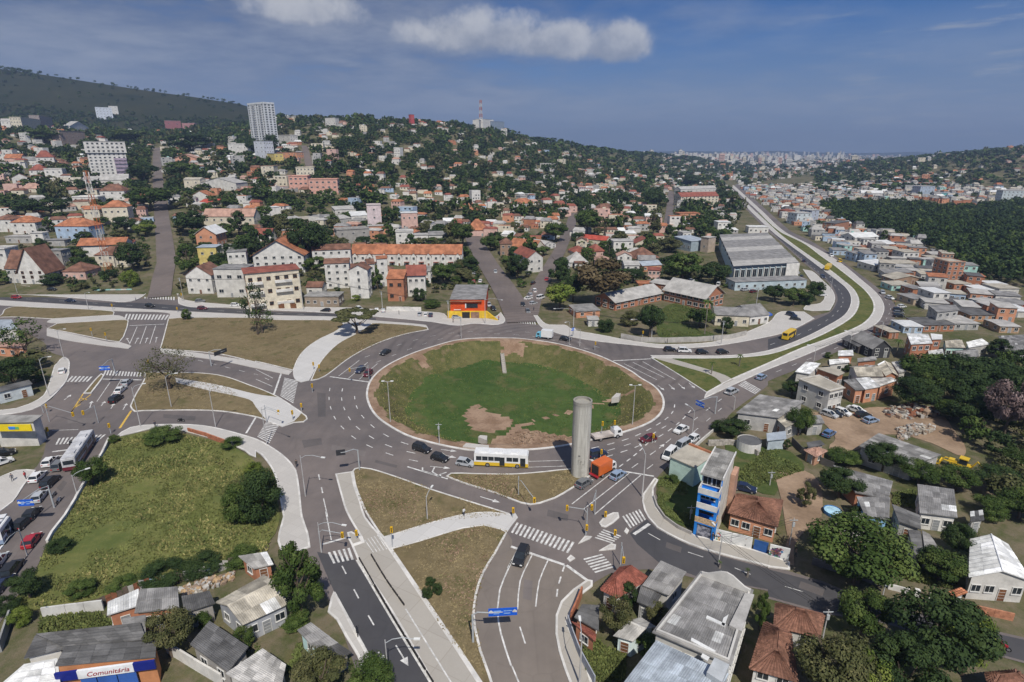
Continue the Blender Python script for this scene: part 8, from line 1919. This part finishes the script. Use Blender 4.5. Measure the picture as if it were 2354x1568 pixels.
def drain():
 fz = lambda p: (lambda q: Vector((q.x, q.y, pitg(q.x, q.y))))(flat(px(p)[0], -2.5)); a, b = fz('B2262,1370'), fz('B2284,1500'); root = empty('drain_chute', a, 0, 'stepped concrete drain chute on the far bank of the sunken green', 'drain'); n = 9
 for i in range(n):
  p, q = a.lerp(b, i/n)-a, a.lerp(b, (i+1)/n)-a; g = MB(); g.obox(p, q, 1.0, p.z-.6, p.z+.10); g.build('step', M_bus, root)
  for s in (-.55, .55): d = (q-p).normalized(); m_ = Vector((-d.y, d.x, 0)).normalized()*s; g = MB(); g.obox(p+m_, q+m_, .2, p.z-.6, p.z+.32); g.build('side_wall', M_bus, root)
drain()
def rail(s, label, h=.55, dark=True):
 P = spline(s, 2.2, closed=False); c = Vector((P[0].x, P[0].y, .1)); root = empty('kerb_barrier', c, 0, label, 'barrier')
 for i in range(0, len(P)-1):
  p, q = P[i], P[i+1]; g = MB(); g.obox(p-Vector(c[:2]), q-Vector(c[:2])+(p-q)*.12, .16, -.1, h); g.build('barrier_block', M_dark if dark else M_conc, root)  # dark colour of the blocks stands in for the low wall's cast shadow
rail('M*948,440 1250,960 *1640,1600', 'low barrier in shadow-dark colour along the white edge of the busway', .35); rail('M*1058,405 1200,640 *1370,880', 'row of blocks in shadow-black colour between busway and cycle lane', .3)
def heap(s, z, n, name, mats_, smin, smax, seed):
 pl = [Vector(flat(p)[:2]) for p in px(s)]; r = random.Random(seed); g = MB(); xs, ys = [p.x for p in pl], [p.y for p in pl]; k = 0; c = sum(pl, Vector((0, 0)))/len(pl); mr = max((p-c).length for p in pl)
 while k < n:
  p = Vector((r.uniform(min(xs), max(xs)), r.uniform(min(ys), max(ys))))
  if not inpoly(p, pl): continue
  k += 1; s_ = r.uniform(smin, smax); hh = z*max(0, 1-(p-c).length/mr)*r.random(); a = r.uniform(0, 3.14); u = Vector((math.cos(a), math.sin(a), r.uniform(-.4, .4)))*s_; v = Vector((-math.sin(a), math.cos(a), r.uniform(-.4, .4)))*s_*r.uniform(.4, 1); w2 = Vector((0, 0, s_*r.uniform(.3, .9))); o = Vector((p.x, p.y, hh)); m = r.randrange(len(mats_)); t = [o-u-v+w2, o+u-v+w2*.8, o+u+v+w2*1.2, o-u+v+w2*.7]; b = [o-u-v-w2, o+u-v-w2, o+u+v-w2, o-u+v-w2]; g.quad(*t, m)
  for i in range(4): j = (i+1) % 4; g.quad(b[i], b[j], t[j], t[i], m)
 o = g.build(name, mats_); o['kind'] = 'stuff'
RM = [paint((.42, .40, .37)), paint((.22, .20, .18)), mat('rust_sheet', (.22, .09, .05)), paint((.30, .22, .16)), paint((.40, .36, .30))]
heap('K1070,340 1200,325 1400,320 1550,330 1560,390 1330,425 1100,400', 2.2, 260, 'scrap', RM, .2, .7, 1); heap('K1190,520 1350,500 1520,490 1530,540 1350,580 1200,620', 1.6, 260, 'rubble', [RM[0], RM[3], RM[4]], .15, .5, 2); heap('L1640,700 1900,640 2150,560 2160,620 1980,700 1700,780', .8, 200, 'debris', [RM[3], RM[0], mat('planks', (.40, .28, .16))], .12, .4, 3)
heap('J-30,560 60,520 200,535 380,570 540,600 300,640 0,660', .3, 130, 'clods', [M_soil, M_dirt], .1, .3, 4)
def tufts(name, polys, n, h0, h1, mats_, seed, z=.08, w0=.25):
 r = random.Random(seed); g = MB()
 for s in polys:
  pl = [Vector(flat(p)[:2]) for p in px(s)]; xs, ys = [p.x for p in pl], [p.y for p in pl]; k = 0; tries = 0
  while k < n and tries < n*6:
   tries += 1; p = Vector((r.uniform(min(xs), max(xs)), r.uniform(min(ys), max(ys))))
   if not inpoly(p, pl): continue
   nz = noise.noise((p.x*.09, p.y*.09, 1))+noise.noise((p.x*.3, p.y*.3, 2))*.5
   if nz < -.25+r.random()*.3-.2: continue
   k += 1; h = r.uniform(h0, h1)*(1+.6*nz); m = r.randrange(len(mats_)) if nz > .1 else 0; o = Vector((p.x, p.y, z)); a = r.uniform(0, 3.14); u = Vector((math.cos(a), math.sin(a), 0))*w0*r.uniform(.6, 1.4)
   for q in (0, 1): t = Vector((r.uniform(-.3, .3), r.uniform(-.3, .3), h)); uu = u if q == 0 else Vector((-u.y, u.x, 0)); g.quad(o-uu, o+uu, o+uu*.7+t, o-uu*.5+t, m)
 o = g.build(name, mats_); o['kind'] = 'stuff'
GM = [mat('blade_green', (.15, .165, .05), .9, .25, .3, 3, .2), mat('blade_straw', (.30, .265, .105), .9, .25, .3, 3, .2), mat('blade_mid', (.215, .215, .075), .9, .25, .3, 3, .2), mat('blade_dark', (.115, .14, .042), .9, .25, .3, 3, .2)]
tufts('tall_grass', ['G1080,850 1460,775 1700,810 2100,920 2352,1075 I100,1140 180,1360 200,1560 M100,380 L2150,470 1900,530 1400,670 880,790 350,890 130,820 300,600 480,230 600,20 G750,1350 950,1000'], 15000, .10, .32, GM, 1, .08, .11)
o = TUFT.build('meadow_tufts', GM); o['kind'] = 'stuff'
tufts('weeds', ['J1350,960 1600,1010 1650,1420 1400,1300 1340,1200', 'K-330,950 0,690 200,720 310,900 -160,1060', 'Y1340,760 1500,680 1640,720 1640,900 1850,960 1400,1000 1330,900'], 2600, .08, .3, [GM[3], GM[3], GM[0]], 2, .08, .11)
tufts('yard_weeds', ['L380,980 900,930 1000,1000 1120,1060 600,1110 350,1120', 'M0,1000 400,1050 420,1400 250,1500 0,1300', 'N640,1180 800,1190 900,1330 760,1560 690,1480', 'O1400,380 1800,500 1700,720 1300,640 1150,560', 'N800,1250 1050,1300 1020,1560 780,1568', 'K1150,1100 1350,1080 1370,1250 1150,1200'], 900, .15, .5, [GM[3], GM[3], GM[0]], 3, .0, .14)
tufts('dry_tufts', ['I*1745,1195 2352,1172 J540,885 700,900 600,1030 260,1198 0,1165 I1900,1255', 'I905,1125 1300,1200 2000,1435 M2352,40 1700,88 1170,250 1005,10 I960,1420', 'M1232,345 1500,272 2100,125 2310,192 2095,565 2008,950 2070,1280 2110,1560 1850,1262', 'G1325,260 1960,290 2352,560 I0,640 G1960,585 1310,585 1200,550', 'A1545,1068 2352,1060 B740,1085 480,1330 345,1530 A2352,1470 1470,1345', 'B1130,1120 1575,1160 1200,1262 850,1438 I580,300 500,316 B1065,1120'], 2600, .03, .13, [mat('blade_dry', (.24, .19, .10), .9, .25), mat('blade_dull', (.15, .135, .06), .9, .25), M_soil], 4, .12, .10)
def small():
 g = flat(px('K590,1285')[0]); o = empty('paddling_pool', g, 0, 'round blue and white paddling pool in a yard by the dirt lane', 'pool'); b = MB(); b.cyl(0, 0, 0, .7, 1.5, 1.6, 20, cap=False); b.build('side', mat('pool_blue', (.06, .22, .52), .5, .2), o); b = MB(); b.cyl(0, 0, .5, .62, 1.45, 1.45, 20); b.build('water', mat('pool_water', (.40, .62, .74), .2, .25, 1.2, 4, .1), o)
 g = flat(px('J2170,690')[0]); o = empty('white_tank', g, 0, 'squat white round tank on the green slope', 'tank'); b = MB(); b.cyl(0, 0, 0, 2.2, 2.6, 2.6, 22, cap=False); b.build('side', paint(WHITE), o); b = MB(); b.cyl(0, 0, 1.6, 2.1, 2.55, 2.4, 22); b.build('lid', paint((.12, .12, .12)), o)
small()
def personmesh():
 bm = bpy.data.meshes.new('body'); V = [(0, 0, .95), (0, 0, 1.2), (0, 0, 1.42), (0, 0, 1.52), (0, .02, 1.66), (.1, 0, .88), (.12, .05, .5), (.12, .12, .06), (.13, -.02, .03), (-.1, 0, .88), (-.1, -.06, .5), (-.1, -.16, .08), (-.1, -.28, .06), (.2, 0, 1.38), (.26, .06, 1.1), (.26, -.06, .85), (-.2, 0, 1.38), (-.26, -.06, 1.1), (-.25, -.2, .9)]
 E = [(0, 1), (1, 2), (2, 3), (3, 4), (0, 5), (5, 6), (6, 7), (7, 8), (0, 9), (9, 10), (10, 11), (11, 12), (2, 13), (13, 14), (14, 15), (2, 16), (16, 17), (17, 18)]; rad = [.14, .13, .14, .06, .1, .09, .065, .05, .04, .09, .065, .05, .04, .065, .05, .04, .065, .05, .04]
 bm.from_pydata(V, E, []); o = bpy.data.objects.new('tmp', bm); C.objects.link(o); o.modifiers.new('s', 'SKIN'); o.modifiers.new('u', 'SUBSURF').levels = 1
 for i, v in enumerate(bm.skin_vertices[0].data): v.radius = (rad[i], rad[i]); v.use_root = i == 0
 dg = bpy.context.evaluated_depsgraph_get(); me = bpy.data.meshes.new_from_object(o.evaluated_get(dg)); bpy.data.objects.remove(o); me.name = 'body'; return me
PM = personmesh(); hairm = MB()
for i in range(2): hairm.cyl(0, .02, 1.66+i*.06, 1.72+i*.06, .115-i*.03, .085-i*.045, 10)
HAIR = hairm.mesh('hair', mat('hair_dark', (.02, .015, .012), .8))
def person(p, ang, top, legs, label):
 m = bpy.data.materials.new('clothing'); m.use_nodes = True; t = NT(m.node_tree); z = t.new('ShaderNodeSeparateXYZ', i={0: t.new('ShaderNodeTexCoord').outputs['Object']}).outputs[2]; c = t.mix(t.m('GREATER_THAN', z, .93), legs, top); c = t.mix(t.m('GREATER_THAN', z, 1.47), c, (.36, .21, .14)); s = t.new('ShaderNodeBsdfPrincipled', i={'Base Color': c, 'Roughness': .85}); t.link(s.outputs[0], t.new('ShaderNodeOutputMaterial').inputs[0])
 g = flat(px(p)[0]); root = empty('person', (g.x, g.y, .15), ang, label, 'person'); me = PM.copy(); me.materials.clear(); me.materials.append(m); link('body', me, root, smooth=True); link('hair', HAIR, root)
for a in (('M1912,45', .6, (.6, .6, .6), (.05, .05, .07), 'person in white top walking on the curved footpath'), ('B1315,1030', 1.5, (.05, .05, .06), (.04, .04, .05), 'person in black on the pavement before the white street wall'), ('B1812,1105', 2.2, (.25, .15, .12), (.06, .05, .05), 'person in brown walking past the corner shop'), ('I375,1110', .4, (.03, .03, .03), (.03, .03, .04), 'person in black at the curved pavement edge'), ('Y200,750', .2, (.06, .06, .08), (.04, .04, .05), 'person in dark clothes on the pavement by the parked row'), ('Y1425,1050', 1.2, (.05, .05, .06), (.03, .03, .04), 'person in dark clothes on the school pavement'), ('G1430,745', .9, (.05, .05, .07), (.03, .03, .03), 'person in dark clothes at the top of the meadow pavement'), ('B2230,1080', .3, (.4, .1, .1), (.05, .05, .1), 'person in red top at the corner shop kerb'), ('A1250,905', 2.6, (.3, .3, .35), (.05, .05, .06), 'person in grey on the pavement at the climbing street'), ('G120,1240', .4, (.1, .1, .12), (.04, .04, .05), 'person in dark clothes on the filling station pavement'), ('G240,1220', 1.4, (.5, .05, .06), (.1, .1, .12), 'person in red top on the filling station pavement'), ('O250,420', 1, (.3, .2, .15), (.04, .04, .05), 'person in brown by the right graffiti wall'), ('E1160,690', 1, (.6, .2, .15), (.06, .06, .08), 'person in orange top by the outer bend cars'), ('N1840,275', .5, (.04, .04, .05), (.03, .03, .03), 'person in black standing at the blue house corner')): person(*a)
# ---------------------------------------------------------------- air
hz = MB(); hz.box(-9300, 9300, -75, 9050, -22, 330); hm = bpy.data.materials.new('haze'); hm.use_nodes = True; t = NT(hm.node_tree); v = t.new('ShaderNodeVolumePrincipled', i={'Color': (.50, .66, .95, 1), 'Density': 1.6e-4, 'Anisotropy': .2}); t.link(v.outputs[0], t.new('ShaderNodeOutputMaterial').inputs['Volume'])
HAZE = hz.build('haze', hm); HAZE['kind'] = 'stuff'
